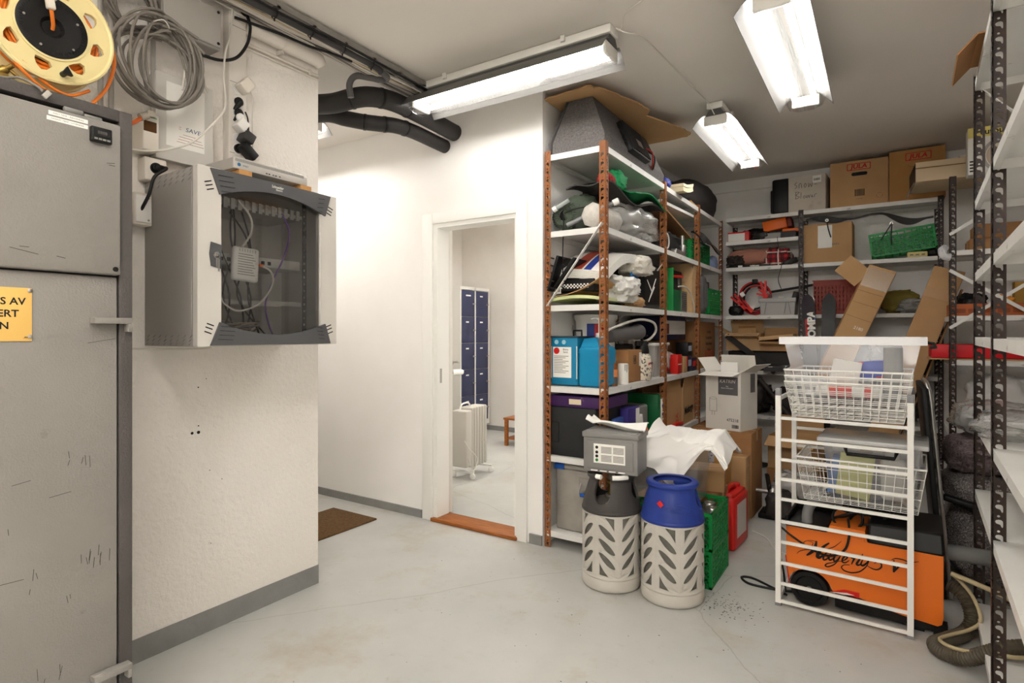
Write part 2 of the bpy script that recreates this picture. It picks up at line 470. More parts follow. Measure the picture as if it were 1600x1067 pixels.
# ------------------------------------------------------------------ fluorescent fixtures
LAMP = mat('lit_tube', (255, 252, 247), 0.4, emit=LAMP_POWER * .5)
HOUSE = mat('lamp_housing', (222, 219, 212), 0.4)
LAMP2 = mat('lit_tube_warm', (255, 251, 245), 0.4, emit=LAMP_POWER * 2.0)
LAMPM = mat('lit_tube_mid', (255, 251, 246), 0.4, emit=LAMP_POWER)
TRAYM = mat('gear_tray_grey', (84, 83, 80), .6)
REFL = mat('white_reflector', (236, 234, 228), 0.25)
WING = mat('satin_wing', (104, 102, 99), .45)
COVER = clear('lamp_cover', (150, 150, 148), 0.015, 0.08, 0.05)
def lamp(label, loc, rz, L_=1.24, group='ceiling lights with two tubes', tube=None, wings=True):
    """origin on the ceiling at one end, runs along local +y, hangs down"""
    o = thing('ceiling_light', label, 'light', loc, rz, group)
    r = MB(); r.b2((-.05, 0, -.045), (.05, L_, -.004), bev=.003); part('mounting_rail', r, HOUSE, o)
    g = MB()
    g.prism([(-.035, -.046), (.035, -.046), (.062, -.085), (-.062, -.085)], 0, L_ - .02, XF((0, .01, 0), 90, 0, 0) @ XF((0, 0, -L_ + .02)))
    part('gear_tray', g, TRAYM, o)
    for s in (-1, 1) if wings else ():
        e = MB(); e.sheet(lambda u, v: (s * (.058 + .085 * u), .0 + v * L_, -.078 - .075 * u ** 1.6), 6, 2, .0025); part('reflector_wing', e, WING, o)
    for s in (-1, 1):
        t = MB(); t.cyl((s * .050, .035, -.118), .0135, L_ - .07, 14, axis='y'); part('tube', t, tube or LAMP, o)
    for y in (.012, L_ - .032):
        c = MB(); c.b2((-.072, y, -.148), (.072, y + .02, -.086), bev=.006); part('tube_holder', c, HOUSE, o)
    c = MB()
    pr = [(-.105, -.112), (-.085, -.15), (-.04, -.166), (.04, -.166), (.085, -.15), (.105, -.112)]
    c.sheet(lambda u, v: (pr[int(round(u * 5))][0], v * L_, pr[int(round(u * 5))][1]), 5, 2, .0016); part('clear_cover', c, COVER, o)
    for y in (.25, L_ - .25):
        k = MB(); k.b2((-.066, y - .012, -.03), (-.05, y + .012, .0), bev=.002); k.b2((.05, y - .012, -.03), (.066, y + .012, 0), bev=.002); part('clip', k, HOUSE, o)
    return o
lamp('twin tube ceiling light running along the white door wall', (-1.087, 2.58, H), 90, 1.26)
lamp('twin tube ceiling light over the aisle, the larger of the two pointing away', (-.385, 2.52, H), 0, 1.26)
lamp('smaller looking twin tube ceiling light above the rust-coloured shelves, fed by a surface cable', (-.92, 3.83, H + .027), 0, 1.2)
lamp('ceiling light just visible past the white pillar corner', (-3.1, 2.42, H), 90, 1.26, tube=LAMPM)
lamp('ceiling light above the camera aisle', (0, .34, H), 90, 1.26, tube=LAMPM, wings=False)
lamp('added fill light under the ceiling at the rear of the store', (-.2, -2.1, H), 0, 1.26, tube=LAMP2, wings=False)  # added fixture out of view, frontal fill for the faces turned to the camera
lamp('added fill light under the ceiling behind the camera position', (.45, -.75, H), 90, 1.26, tube=LAMP2, wings=False)  # second added fill lamp, unseen, brightens the front-facing surfaces
lamp('ceiling light in the locker room', (-3.3, 3.6, H + .02), 0, 1.26, tube=LAMP2)
lamp('ceiling light over the far corner of the locker room', (-2.4, 4.9, H + .06), 0, 1.2, tube=LAMP2)
# ------------------------------------------------------------------ slotted angle shelving
RUST = mat('rust_orange_steel', (146, 90, 48), 0.5, var=(118, 70, 36), vscale=14, vamt=.7, spots=(110, 52, 24), sscale=30, slo=.6, shi=.7)
DARKB = mat('dark_brown_steel', (52, 36, 29), 0.42, var=(40, 28, 23), vscale=14, vamt=.6)
SHELF = mat('grey_white_shelf', (226, 225, 221), 0.42, var=(212, 210, 205), vscale=5, vamt=.6, spots=(170, 165, 158), sscale=14, slo=.66, shi=.74)
def flange(mb, w, h, mp):
    """perforated strip w wide, h tall: keyhole slots and small round holes"""
    p = .05; cs = []
    n = int(h / p)
    bean = [(x, 1 - y) for x, y in ((.20, .32), (.28, .17), (.46, .11), (.66, .13), (.78, .24), (.80, .44), (.80, .80), (.72, .89), (.62, .82), (.59, .60), (.46, .57), (.28, .51))]
    cs.append((0, n * p, w, h, None))
    for i in range(n):
        z = i * p
        cs.append((0, z, w, z + .034, [(.1 * w + x * w * .86, z + y * .034) for x, y in bean]))
        cs.append((0, z + .034, w, z + p, circ(w * .5, z + .041, .0042, 8)))
    mb.cells(cs, mp)
_pm = {}
def post_mesh(h, sx, sy, mk, w=.04):
    """L-shaped post with its outer corner at the origin, flanges towards sx and sy"""
    k = (round(h, 3), sx, sy, mk)
    if k not in _pm:
        mb = MB(); t = .003
        o = -1 if sx * sy > 0 else 1
        flange(mb, w, h, lambda u, v, q: (sx * u, sy * q * t, v))
        flange(mb, w, h, lambda u, v, q: (sx * q * t, sy * u, v))
        mb.b2((0, 0, 0), (sx * .003, sy * .003, h))
        _pm[k] = mb.mesh('post', 30)
    return _pm[k]
def shelf_mesh(x, y, lip=.035):
    mb = MB(); t = .0025
    mb.b2((0, 0, -t), (x, y, 0)); 
    mb.b2((0, 0, -lip), (x, t, -t)); mb.b2((0, y - t, -lip), (x, y, -t))
    mb.b2((0, t, -lip), (t, y - t, -t)); mb.b2((x - t, t, -lip), (x, y - t, -t))
    mb.b2((t, t, -lip), (x - t, .018, -lip + t)); mb.b2((t, y - .018, -lip), (x - t, y - t, -lip + t))
    return mb
def unit(name, label, loc, rz, x0, xs, depth, h, levels, m, group=None, extra=None, skip=()):
    """bays along local x at xs, front at local y = 0, back at y = depth; levels = z of the shelf tops"""
    o = thing('shelving_unit', label, 'shelving', loc, rz, group)
    n = len(xs)
    for i, x in enumerate(xs):
        last = i == n - 1
        sx = -1 if last else 1
        for y, sy in ((0, 1), (depth, -1)):
            if (i, y > 0) in skip: continue
            p = part('post', post_mesh(h, sx, sy, m.name), m, o); p.location = (x, y, 0)
    for i in range(n - 1):
        lv = levels[i] if isinstance(levels[0], (list, tuple)) else levels
        for z in lv:
            s = part('shelf', shelf_mesh(xs[i + 1] - xs[i] - .008, depth - .008), SHELF, o)
            s.location = (xs[i] + .004, .004, z)
    return o
def brace(o, a, b, w=.022, n=(0, 1, 0)):
    part('brace', MB().bar(a, b, .004, w, up=Vector(b).__sub__(Vector(a)).cross(Vector(n))), SHELF, o)
# rust-coloured run against the side wall: local x runs along world +y
SKIPB = ((0, False),)
LV = [2.375, 1.91, 1.464, .975, .555, .10]
left = unit('left', 'long shelving run with rust-orange slotted posts, full of supplies', (-1.33, 3.03, 0), 90, 0, [0, 1.06, 1.97, 2.84], .40, 2.40, LV, RUST)
brace(left, (-.006, .02, 1.93), (-.006, .38, 1.46)); 
brace(left, (1.066, .02, 1.80), (1.066, .38, 1.36)); brace(left, (1.976, .06, 1.86), (1.976, .38, 1.60))
back = unit('back', 'shelving run with brown posts across the back wall, loaded with cartons', (-1.33, 5.875, 0), 0, 0, [.02, .672, 1.745], .38, 2.43, [[2.42, 2.19, 1.934, 1.465, .934, .51, .10], [2.42, 1.934, 1.465, .934, .51, .10]], DARKB, skip=SKIPB)
far = unit('far', 'brown-post shelving with white cross braces in the far corner beside the stained wall', (.39, 5.07, 0), 0, 0, [0, .60], .44, 2.40, [1.877, 1.417, 1.106, .60, .10], DARKB, skip=((0, True),))
brace(far, (.0, -.004, 1.99), (.58, -.004, 2.37)); brace(far, (.0, -.004, 1.74), (.58, -.004, 1.32)); brace(far, (.0, -.009, 1.33), (.58, -.009, 1.75))
near = unit('near', 'mostly empty white shelving with dark brown slotted posts beside the aisle', (.333, 3.235, 0), -92.5, 0, [0, .765, 1.68], .42, 2.43, [2.40, 1.875, 1.56, 1.28, .915, .61, .11], DARKB)
brace(near, (-.005, .02, 2.38), (-.005, .40, 1.95)); brace(near, (.0, .425, 1.5), (.76, .425, 1.0)); brace(near, (.0, .43, 1.0), (.76, .43, 1.5))
bp = MB(); bp.b2((.045, .414, .12), (.72, .4165, .9)); part('back_sheet', bp, SHELF, near)
# ------------------------------------------------------------------ left side: steel closet, reel, wall boxes, rack cabinet
def inv(o, p):
    """child whose mesh is written in world coordinates"""
    o.parent = p; o.matrix_parent_inverse = Matrix.Translation(Vector(p.location)).inverted(); return o
def pw(name, mb, m, parent, label=None, smooth=50): return inv(part(name, mb, m, None, label, smooth), parent)
def tw(body, size, m, parent, M, **k): return inv(text(body, size, m, None, M, **k), parent)
HAMMER = mat('hammered_light_grey', (144, 140, 135), 0.45, var=(130, 126, 121), vscale=3, vamt=.7, spots=(96, 90, 84), sscale=7, slo=.70, shi=.78, bump=.22, bscale=170)
HAMMERD = mat('hammered_dark_grey', (84, 80, 78), 0.5, var=(76, 72, 70), vscale=4, vamt=.7, bump=.25, bscale=170)
SCRATCH = mat('scratch_mark', (60, 54, 50), 0.7)
cl = thing('steel_closet', 'tall grey steel closet with hammered doors and an amber notice', 'cabinet', (-2.18, .35, 0))
c = MB()
c.b2((-2.44, -.12, 0), (-1.94, .824, 1.958)); c.b2((-1.94, .789, 0), (-1.9, .824, 1.958), bev=.002); c.b2((-1.94, -.12, 1.925), (-1.9, .789, 1.958), bev=.002); c.b2((-1.94, -.12, 0), (-1.9, .789, .06)); c.b2((-1.94, -.12, .06), (-1.9, -.085, 1.925))
pw('body', c, HAMMERD, cl)
c = MB(); c.b2((-1.93, -.08, 1.468), (-1.885, .787, 1.91), bev=.006); ud = pw('door', c, HAMMER, cl)
c = MB(); c.b2((-1.93, -.08, .065), (-1.905, .785, 1.463), bev=.003); ld = pw('door', c, HAMMER, cl)
c = MB(); c.cyl((-1.886, .772, 1.485), .007, .004, 14, axis='x'); c.cyl((-1.883, .772, 1.485), .003, .0025, 10, axis='x'); pw('door_screw', c, BLACK, ud)
c = MB(); c.cyl((-1.892, .648, 1.916), .0075, .046, 14, axis='y', bev=.002); c.cyl((-1.892, .695, 1.912), .006, .045, 14, axis='y', bev=.002); pw('hinge', c, GREYP, ud)
for z in (1.334, .31):
    c = MB(); c.b2((-1.904, .715, z - .008), (-1.872, .812, z + .009), bev=.001); c.b2((-1.899, .801, z - .032), (-1.872, .812, z - .008), bev=.001); pw('hinge_strap', c, HAMMER, cl)
c = MB(); c.b2((-1.886, .706, 1.842), (-1.868, .758, 1.884), bev=.003); th = pw('temperature_controller', c, BLACK, ud)
c = MB(); c.b2((-1.868, .712, 1.858), (-1.8665, .752, 1.878)); pw('display', c, mat('dark_display', (38, 38, 40), .2), th)
for i in range(4):
    c = MB(); c.b2((-1.868, .712 + i * .0105, 1.847), (-1.8655, .720 + i * .0105, 1.852)); pw('button', c, GREYP, th)
tw('8888', .012, mat('display_segment', (92, 88, 84), .5), th, face((-1.866, .732, 1.868), '+x'), depth=.0003)
for i, (y0, y1, z, s) in enumerate(((.612, .703, 1.894, 'MALT TEMP / INNVENDIG'), (.608, .703, 1.879, 'ONSKET TEMP / UTVENDIG'))):
    c = MB(); c.b2((-1.886, y0, z - .0055), (-1.8846, y1, z + .0055)); l = pw('tape_label', c, PAPER, ud)
    tw(s, .0062, GREYP, l, face((-1.8844, (y0 + y1) / 2, z), '+x'), depth=.0002, sx=1.0)
AMBER = mat('amber_plate', (226, 184, 104), 0.45)
c = MB(); c.b2((-1.906, .30, 1.277), (-1.902, .582, 1.418), bev=.001); sgn = pw('notice_plate', c, AMBER, ld)
for i, (s, yy) in enumerate((('S AV', .568), ('ERT', .554), ('ON', .534))):
    tw(s, .026, INK, sgn, face((-1.9018, yy, 1.381 - i * .032), '+x'), depth=.0003, ax='RIGHT', off=.0005)
tw('JBS', .006, INK, sgn, face((-1.9018, .568, 1.287), '+x'), depth=.0003, shear=.4)
for z in (1.289, 1.411):
    c = MB(); c.cyl((-1.902, .577, z), .0055, .003, 14, axis='x', bev=.001); pw('screw', c, STEEL, sgn)
random.seed(4)
c = MB()
for i in range(26):   # scuffs with their own shape, on the lower door
    y, z = random.choice([(.74, .64), (.72, .63), (.60, .62), (.66, .56), (.69, .93), (.52, .78), (.62, .36)]); y += random.uniform(-.03, .035); z += random.uniform(-.02, .02)
    l = random.uniform(.008, .035); c.bar((-1.9045, y, z), (-1.9045, y + random.uniform(-.004, .004), z + l), .0012, .0006, up=(1, 0, 0))
for y, z, dy, dz in ((.515, .1, .05, -.002), (.71, .72, .07, .012), (.54, .35, .04, .006), (.62, .30, .05, .006)):
    c.bar((-1.9045, y, z + .55), (-1.9045, y + dy, z + dz + .55), .0012, .0006, up=(1, 0, 0))
pw('scuff', c, SCRATCH, ld)
c = MB()
for y, z, dy, dz in ((.53, 1.52, .06, -.012), (.55, 1.525, .02, 0), (.75, 1.79, .02, .004), (.755, 1.786, .016, 0), (.63, 1.508, .02, -.004)):
    c.bar((-1.8845, y, z), (-1.8845, y + dy, z + dz), .0014, .0006, up=(1, 0, 0))
pw('scuff', c, SCRATCH, ud)

# cable reel standing on the closet
REELC = mat('cream_plastic', (224, 208, 152), 0.35)
OCAB = mat('orange_cable', (224, 122, 40), 0.45)
rl = thing('cable_reel', 'cream cable reel wound with orange cable on top of the grey closet', 'cable reel', (-2.1, .675, 1.96), 0)
RC = (.675, 2.197); R0 = .162
def reel_face(x0, x1, sgn_):
    cs = []; n = 8; k = 2 * PI / n
    for i in range(n):
        a = i * k + .15
        cs.append((a, .088, a + k, .098, None)); cs.append((a, .142, a + k, .152, None)); 
        hp = [(a + .30 * k, .104), (a + .50 * k, .101), (a + .74 * k, .104), (a + .80 * k, .116), (a + .68 * k, .130), (a + .56 * k, .135), (a + .44 * k, .128), (a + .32 * k, .114)]
        cs.append((a, .098, a + k, .142, hp))
    mb = MB()
    def mp(u, v, w): return (x0 + (x1 - x0) * (1 - w), RC[0] + v * math.cos(u), RC[1] + v * math.sin(u))
    fine = []
    for (u0, v0, u1, v1, h) in cs:
        if h: fine.append((u0, v0, u1, v1, h))
        else:
            for q in range(6): fine.append((u0 + (u1 - u0) * q / 6, v0, u0 + (u1 - u0) * (q + 1) / 6, v1, None))
    mb.cells(fine, mp)
    A = XF((x0, RC[0], RC[1]), 0, 90, 0)
    d = (x1 - x0)
    mb.lathe([(.150, 0), (.160, .002), (R0, d * .5), (.160, d + .002), (.155, d + .004), (.150, d)], 64, A, closed=True)
    mb.lathe([(.086, 0), (.094, 0), (.094, d + .003), (.086, d + .003)], 48, A, closed=True)
    return mb
pw('flange', reel_face(-2.064, -2.05, 1), REELC, rl); pw('flange', reel_face(-2.165, -2.152, 1), REELC, rl)
hub = MB(); A = XF((-2.165, RC[0], RC[1]), 0, 90, 0)
hub.lathe([(.0, .0), (.088, 0), (.088, .119), (.082, .1205), (.06, .118), (.03, .116), (.022, .105), (0, .105)], 56, A)
for i in range(60):
    a = 2 * PI * i / 60; hub.bar((-2.0445, RC[0] + .072 * math.cos(a), RC[1] + .072 * math.sin(a)), (-2.0445, RC[0] + .080 * math.cos(a), RC[1] + .080 * math.sin(a)), .0022, .0016, up=(1, 0, 0))
pw('hub', hub, BLACK, rl)
for i in range(5):
    a = .5 + i * 2 * PI / 5; s = MB(); s.cyl((-2.046, RC[0] + .069 * math.cos(a), RC[1] + .069 * math.sin(a)), .0035, .003, 10, axis='x'); pw('screw', s, STEEL, rl)
kn = MB(); kn.cyl((-2.05, .70, 2.068), .008, .028, 12, axis='x'); kn.prism([(.016 * math.cos(a) * (1 if j % 2 else .5), .016 * math.sin(a) * (1 if j % 2 else .5)) for j, a in enumerate([i * PI / 3 for i in range(6)])], 0, .014, XF((-2.026, .70, 2.068), 0, 90, 0))
pw('knob', kn, BLACK, rl)
random.seed(9)
cb = MB(); pts = []
for ly in range(3):
    for tn in range(8):
        for q in range(40):
            a = 2 * PI * q / 40; f = (tn + q / 40) / 8
            x = -2.148 + (f if ly % 2 == 0 else 1 - f) * .078; r = .104 + ly * .0095 + .003 * math.sin(a * 3 + ly + tn)
            pts.append((x, RC[0] + r * math.cos(a), RC[1] + r * math.sin(a)))
cb.tube(pts, .0047, 6)
lp = spline([(-2.075, .60, 2.10), (-2.06, .63, 2.055), (-2.06, .68, 2.022), (-2.075, .73, 2.022), (-2.08, .78, 2.055)], 8); cb.tube(lp, .0047, 7)
lp = spline([(-2.07, .57, 2.10), (-2.05, .60, 2.05), (-2.06, .66, 2.012), (-2.09, .73, 2.012), (-2.13, .78, 2.03)], 8); cb.tube(lp, .0047, 7)
lp = spline([(-2.10, .80, 2.30), (-2.11, .84, 2.26), (-2.12, .865, 2.19), (-2.12, .845, 2.10), (-2.11, .80, 2.03), (-2.12, .76, 1.985), (-2.14, .70, 1.967)], 8); cb.tube(lp, .0055, 8)
lp = spline([(-2.048, .675, 2.19), (-2.035, .672, 2.20), (-2.02, .665, 2.215), (-2.012, .66, 2.23)], 6); cb.tube(lp, .0052, 8)
pw('cable', cb, OCAB, rl)
pl = MB(); pl.box((-2.01, .657, 2.245), (.016, .022, .03), bev=.004, rx=8); pl.box((-2.008, .655, 2.268), (.024, .034, .02), bev=.004, rx=8); pw('plug', pl, mat('pale_plug', (214, 206, 192), .5), rl)
st = MB(); st.tube([(-2.02, .56, 1.966), (-2.18, .56, 1.966), (-2.175, .675, 2.197), (-2.18, .79, 1.966), (-2.02, .79, 1.966)], .006, 8); pw('stand', st, STEEL, rl)
tm = MB(); tm.lathe([(0, 0), (.012, 0), (.011, .01), (.006, .014), (.006, .03), (0, .03)], 12, XF((-1.955, .535, 1.993), 0, 60, 40)); tm.b2((-1.975, .50, 1.96), (-1.94, .545, 1.985), bev=.004); tm.tube([(-1.955, .53, 1.985), (-1.95, .548, 2.0), (-1.945, .565, 1.985)], .005, 8)
solo('brass_valve', tm, mat('brass', (150, 122, 62), .35, .8), 'small brass valve fitting lying on the closet top below the reel', 'valve')
GREYC = mat('grey_cable', (128, 122, 114), 0.55)
WHITEC = mat('white_cable', (214, 209, 200), 0.5)
BLKC = mat('black_cable', (26, 25, 25), 0.5)
nc = MB(); nc.tube(spline([(-1.98, .45, 1.972), (-1.94, .53, 1.97), (-1.91, .56, 1.972), (-1.89, .59, 1.955), (-1.885, .60, 1.945)], 8), .0036, 8); nl = solo('network_cable', nc, GREYC, 'grey network cable hanging over the front edge of the closet', 'cable')
pg = MB(); pg.box((-1.882, .607, 1.938), (.010, .013, .022), rx=-35, bev=.001); part('plug', pg, clear('clear_plug', (210, 205, 195), .6, .2), nl)
oc = MB(); oc.tube(spline([(-2.28, .80, 1.965), (-2.26, .86, 1.985), (-2.30, .99, 2.06), (-2.32, 1.04, 2.105)], 8), .0075, 10)
o_ = solo('orange_power_cable', oc, mat('dull_orange_cable', (186, 86, 30), .5), 'stiff orange-brown cable ending in a clear connector beside the grey coil', 'cable')
pg = MB(); pg.cyl((0, 0, 0), .014, .03, 14, XF((-2.318, 1.03, 2.10), -60, 0, 0)); pg.box((-2.322, 1.07, 2.125), (.022, .028, .024), bev=.003); part('connector', pg, clear('clear_connector', (205, 196, 180), .55, .15), o_)

# wall boxes
LGREY = mat('pale_grey_plastic', (198, 195, 189), 0.45)
b = MB(); b.box((-2.40, 1.235, 2.565), (.12, .235, .165), bev=.008); jb = solo('junction_box', b, mat('mid_grey_plastic', (150, 146, 140), .5), 'grey junction box high on the wall behind the looped cable', 'junction box')
l = MB(); l.box((-2.335, 1.235, 2.57), (.014, .23, .158), bev=.006); part('lid', l, mat('lid_grey', (164, 160, 154), .5), jb)
for y, z in ((1.135, 2.505), (1.335, 2.505), (1.335, 2.635), (1.135, 2.635)):
    s = MB(); s.cyl((-2.329, y, z), .006, .003, 12, axis='x'); part('screw', s, BLACK, jb)
b = MB(); b.b2((-2.463, 1.126, 1.995), (-2.41, 1.352, 2.332), bev=.006); eb = solo('control_box', b, LGREY, 'pale grey control box with a white printed sheet, above the rack cabinet', 'control box')
l = MB(); l.b2((-2.41, 1.124, 1.99), (-2.40, 1.354, 2.335), bev=.003); ld_ = part('lid', l, mat('lid_pale', (206, 203, 197), .4), eb)
p_ = MB(); p_.b2((-2.3999, 1.163, 2.05), (-2.399, 1.316, 2.305)); ps = part('printed_sheet', p_, PAPER, eb)
text('SAVE', .024, mat('print_blue', (60, 92, 120), .6), ps, face((-2.3988, 1.268, 2.13), '+x'), depth=.0003, sx=1.15, shear=.15)
text('::', .024, mat('print_red', (190, 50, 60), .6), ps, face((-2.3988, 1.216, 2.132), '+x'), depth=.0003)
for i, wd_ in enumerate((.06, .09, .10, .11)):
    g = MB(); g.b2((-2.399, 1.258 - wd_ / 2, 2.106 - i * .011), (-2.3987, 1.258 + wd_ / 2, 2.1078 - i * .011)); part('print_line', g, mat('print_soft', (170, 120, 110), .7), ps)
h_ = MB(); h_.tube([(-2.405, 1.335, 1.988), (-2.395, 1.335, 1.98), (-2.395, 1.335, 2.01)], .004, 8); part('latch', h_, STEEL, eb)
b = MB(); b.b2((-2.463, 1.06, 2.0), (-2.36, 1.118, 2.14), bev=.005); em = solo('energy_meter', b, mat('cream_white', (220, 213, 202), .5), 'small white breaker box with brown window squeezed beside the closet', 'breaker box')
g = MB(); g.b2((-2.362, 1.062, 2.07), (-2.357, 1.108, 2.11), bev=.002); part('window', g, mat('brown_smoked', (92, 58, 26), .25), em)
g = MB(); g.b2((-2.360, 1.066, 2.124), (-2.3588, 1.108, 2.127)); part('stripe', g, GREEN, em)
b = MB(); b.b2((-2.463, 1.085, 1.895), (-2.40, 1.165, 1.985), bev=.005); so = solo('wall_socket', b, mat('cream_white', (220, 213, 202), .5), 'wall socket box with a grey plug, tucked behind the rack cabinet top', 'socket')
g = MB(); g.cyl((-2.40, 1.125, 1.945), .022, .004, 20, axis='x'); g.box((-2.385, 1.128, 1.945), (.03, .035, .022), bev=.006); part('plug', g, BLACK, so)
g = MB(); g.tube(spline([(-2.375, 1.13, 1.945), (-2.35, 1.14, 1.94), (-2.36, 1.1, 1.90), (-2.37, 1.085, 1.83), (-2.40, 1.07, 1.77)], 8), .006, 8); part('cord', g, BLKC, so)
b = MB(); b.b2((-2.463, 1.045, 1.715), (-2.40, 1.112, 1.84), bev=.006); g = solo('switch_box', b, mat('cream_white', (220, 213, 202), .5), 'white surface box half hidden behind the closet edge', 'switch box')
k = MB(); k.b2((-2.40, 1.05, 1.725), (-2.394, 1.106, 1.83), bev=.003); part('lid', k, WHITE, g)
for z in (1.735, 1.82): 
    k = MB(); k.cyl((-2.394, 1.095, z), .004, .002, 10, axis='x'); part('screw', k, STEEL, g)
# power trunking with sockets and plugs
b = MB(); b.b2((-2.463, 1.433, 2.06), (-2.415, 1.515, 2.765), bev=.004); tk = solo('socket_trunking', b, mat('trunking', (222, 216, 208), .45), 'vertical white trunking with a column of plugs beside the control box', 'trunking')
for z in (2.095, 2.41, 2.66):
    k = MB(); k.b2((-2.4152, 1.437, z), (-2.4143, 1.511, z + .002)); part('seam', k, GREYP, tk)
k = MB(); k.b2((-2.4152, 1.445, 2.69), (-2.405, 1.512, 2.765), bev=.002); fr = part('double_socket', k, mat('cream_white', (220, 213, 202), .5), tk)
k = MB(); k.b2((-2.405, 1.452, 2.70), (-2.4035, 1.474, 2.755)); part('switch_plate', k, WHITE, fr)
k = MB()
sk = []
for i, z in enumerate((2.385, 2.325, 2.275, 2.222, 2.165, 2.115)):
    k = MB(); k.lathe([(.024, 0), (.024, .003), (.02, .004), (.018, -.008), (0, -.008)], 24, XF((-2.414, 1.472, z), 0, 90, 0)); part('socket', k, WHITE, tk)
def plug(z, kind, label, m, idx, yy=1.472):
    o = thing(kind, label, 'plug', (-2.41, yy, z))
    return o
DG = mat('dark_grey_plastic', (58, 56, 56), .5)
o = thing('power_adapter', 'white plug-in adapter at the top of the plug column', 'power adapter', (-2.41, 1.475, 2.385)); k = MB(); k.box((.032, .012, .01), (.05, .052, .062), rx=-40, bev=.008); part('body', k, mat('cream_white', (220, 213, 202), .5), o)
k = MB(); k.tube(spline([(.03, .035, .0), (.03, .05, -.04), (.012, .058, -.10), (.01, .06, -.2), (.01, .065, -.33)], 8), .0022, 6); part('cord', k, WHITEC, o)
for i, z in enumerate((2.325, 2.275)):
    o = thing('power_plug', ['black plug with straight cord below the white adapter', 'black plug with straight cord, lower of the two alike'][i], 'plug', (-2.41, 1.472, z), 0, 0 and None)
    k = MB(); k.cyl((0, 0, 0), .02, .014, 20, axis='x', bev=.003); k.lathe([(.014, 0), (.012, .02), (.006, .045), (0, .045)], 14, XF((.014, .004, -.002), 150, 20, 0)); part('body', k, BLACK, o)
    k = MB(); k.tube(spline([(.02, .022, -.04), (.02, .034, -.07), (.014, .042, -.13), (.012, .046 + i * .006, -.22), (.012, .05, -.33 + i * .05)], 8), .0034, 7); part('cord', k, BLKC, o)
o = thing('power_adapter', 'white boxy adapter in the middle of the plug column', 'power adapter', (-2.41, 1.468, 2.215)); k = MB(); k.box((.028, .0, .0), (.05, .045, .05), rx=-35, bev=.005); k.cyl((.03, -.008, .03), .018, .016, 18, axis='x', bev=.003); part('body', k, WHITE, o)
o = thing('power_adapter', 'dark grey adapter wedged under the white boxy one', 'power adapter', (-2.41, 1.478, 2.163)); k = MB(); k.box((.035, .012, .0), (.065, .05, .045), rx=-25, bev=.005); part('body', k, DG, o)
k = MB(); k.tube(spline([(.03, .03, -.02), (.02, .04, -.05), (.012, .042, -.14)], 6), .003, 7); part('cord', k, BLKC, o)
o = thing('power_adapter', 'long black adapter at the bottom of the plug column', 'power adapter', (-2.41, 1.48, 2.112)); k = MB(); k.cyl((0, -.008, .006), .02, .012, 20, axis='x'); k.box((.036, .016, -.008), (.05, .078, .04), rx=-40, bev=.006); part('body', k, BLACK, o)
k = MB(); k.tube(spline([(.03, .04, -.04), (.03, .05, -.06), (.02, .05, -.11)], 6), .003, 7); part('cord', k, BLKC, o)
k = MB(); k.cyl((-2.403, 1.496, 2.735), .021, .018, 20, axis='x', bev=.004); bp_ = solo('power_plug', k, BLACK, 'black plug high up beside the ceiling cable tray', 'plug')
k = MB(); k.tube(spline([(-2.385, 1.50, 2.715), (-2.37, 1.505, 2.66), (-2.37, 1.49, 2.58), (-2.37, 1.44, 2.50), (-2.36, 1.36, 2.455), (-2.35, 1.27, 2.44)], 10), .0068, 8); part('cord', k, BLKC, bp_)

# looped grey cables
def coil(c, ry, rz_, turns, r, seed, th=.0045, xs=.03, n=44, jit=.012):
    random.seed(seed); pts = []
    off = [(random.uniform(-jit, jit), random.uniform(-jit, jit), random.uniform(-jit, jit)) for _ in range(turns + 1)]
    for t in range(turns):
        for q in range(n):
            f = q / n; a = 2 * PI * f + PI / 2; o0, o1 = off[t], off[t + 1]
            k = [o0[i] * (1 - f) + o1[i] * f for i in range(3)]
            pts.append((c[0] + xs * math.sin(a * 2 + t) * .4 + (t / turns - .5) * xs + k[0] * .4, c[1] + (ry + k[1]) * math.cos(a), c[2] + k[2] * .5 + (rz_ + k[2]) * math.sin(a)))
    return pts
k = MB(); k.tube(coil((-2.29, 1.085, 2.315), .138, .155, 9, .005, 3, xs=.06, jit=.034), .0052, 7)
k.tube(coil((-2.30, 1.115, 2.32), .112, .155, 6, .005, 8, xs=.05, jit=.045), .0052, 7)
k.tube(spline([(-2.31, 1.085, 2.47), (-2.32, 1.07, 2.55), (-2.34, 1.06, 2.65), (-2.36, 1.06, 2.775)], 6), .0058, 7); k.tube(spline([(-2.30, 1.10, 2.47), (-2.32, 1.085, 2.55), (-2.34, 1.08, 2.65), (-2.36, 1.09, 2.775)], 6), .0058, 7)
k.tube(spline([(-2.30, 1.10, 2.47), (-2.27, 1.15, 2.475), (-2.25, 1.21, 2.45)], 6), .0058, 7); k.tube(spline([(-2.30, 1.10, 2.465), (-2.27, 1.16, 2.455), (-2.25, 1.235, 2.40)], 6), .0058, 7)
co = solo('cable_coil', k, GREYC, 'big hanging coil of grey cable in front of the wall boxes', 'cable coil')
k = MB(); k.tube(spline([(-2.29, 1.06, 2.46), (-2.27, 1.09, 2.475), (-2.29, 1.12, 2.46), (-2.33, 1.10, 2.462), (-2.31, 1.06, 2.46)], 6), .0022, 6); part('cable_tie', k, WHITEC, co)
k = MB(); k.tube(coil((-2.38, 1.035, 2.53), .085, .085, 9, .005, 5, xs=.04, jit=.014), .005, 7); k.tube(spline([(-2.39, 1.05, 2.6), (-2.4, 1.06, 2.68), (-2.4, 1.06, 2.775)], 6), .005, 7)
solo('cable_coil', k, mat('dim_grey_cable', (112, 106, 98), .55), 'smaller tight coil of grey cable high behind the big coil', 'cable coil')
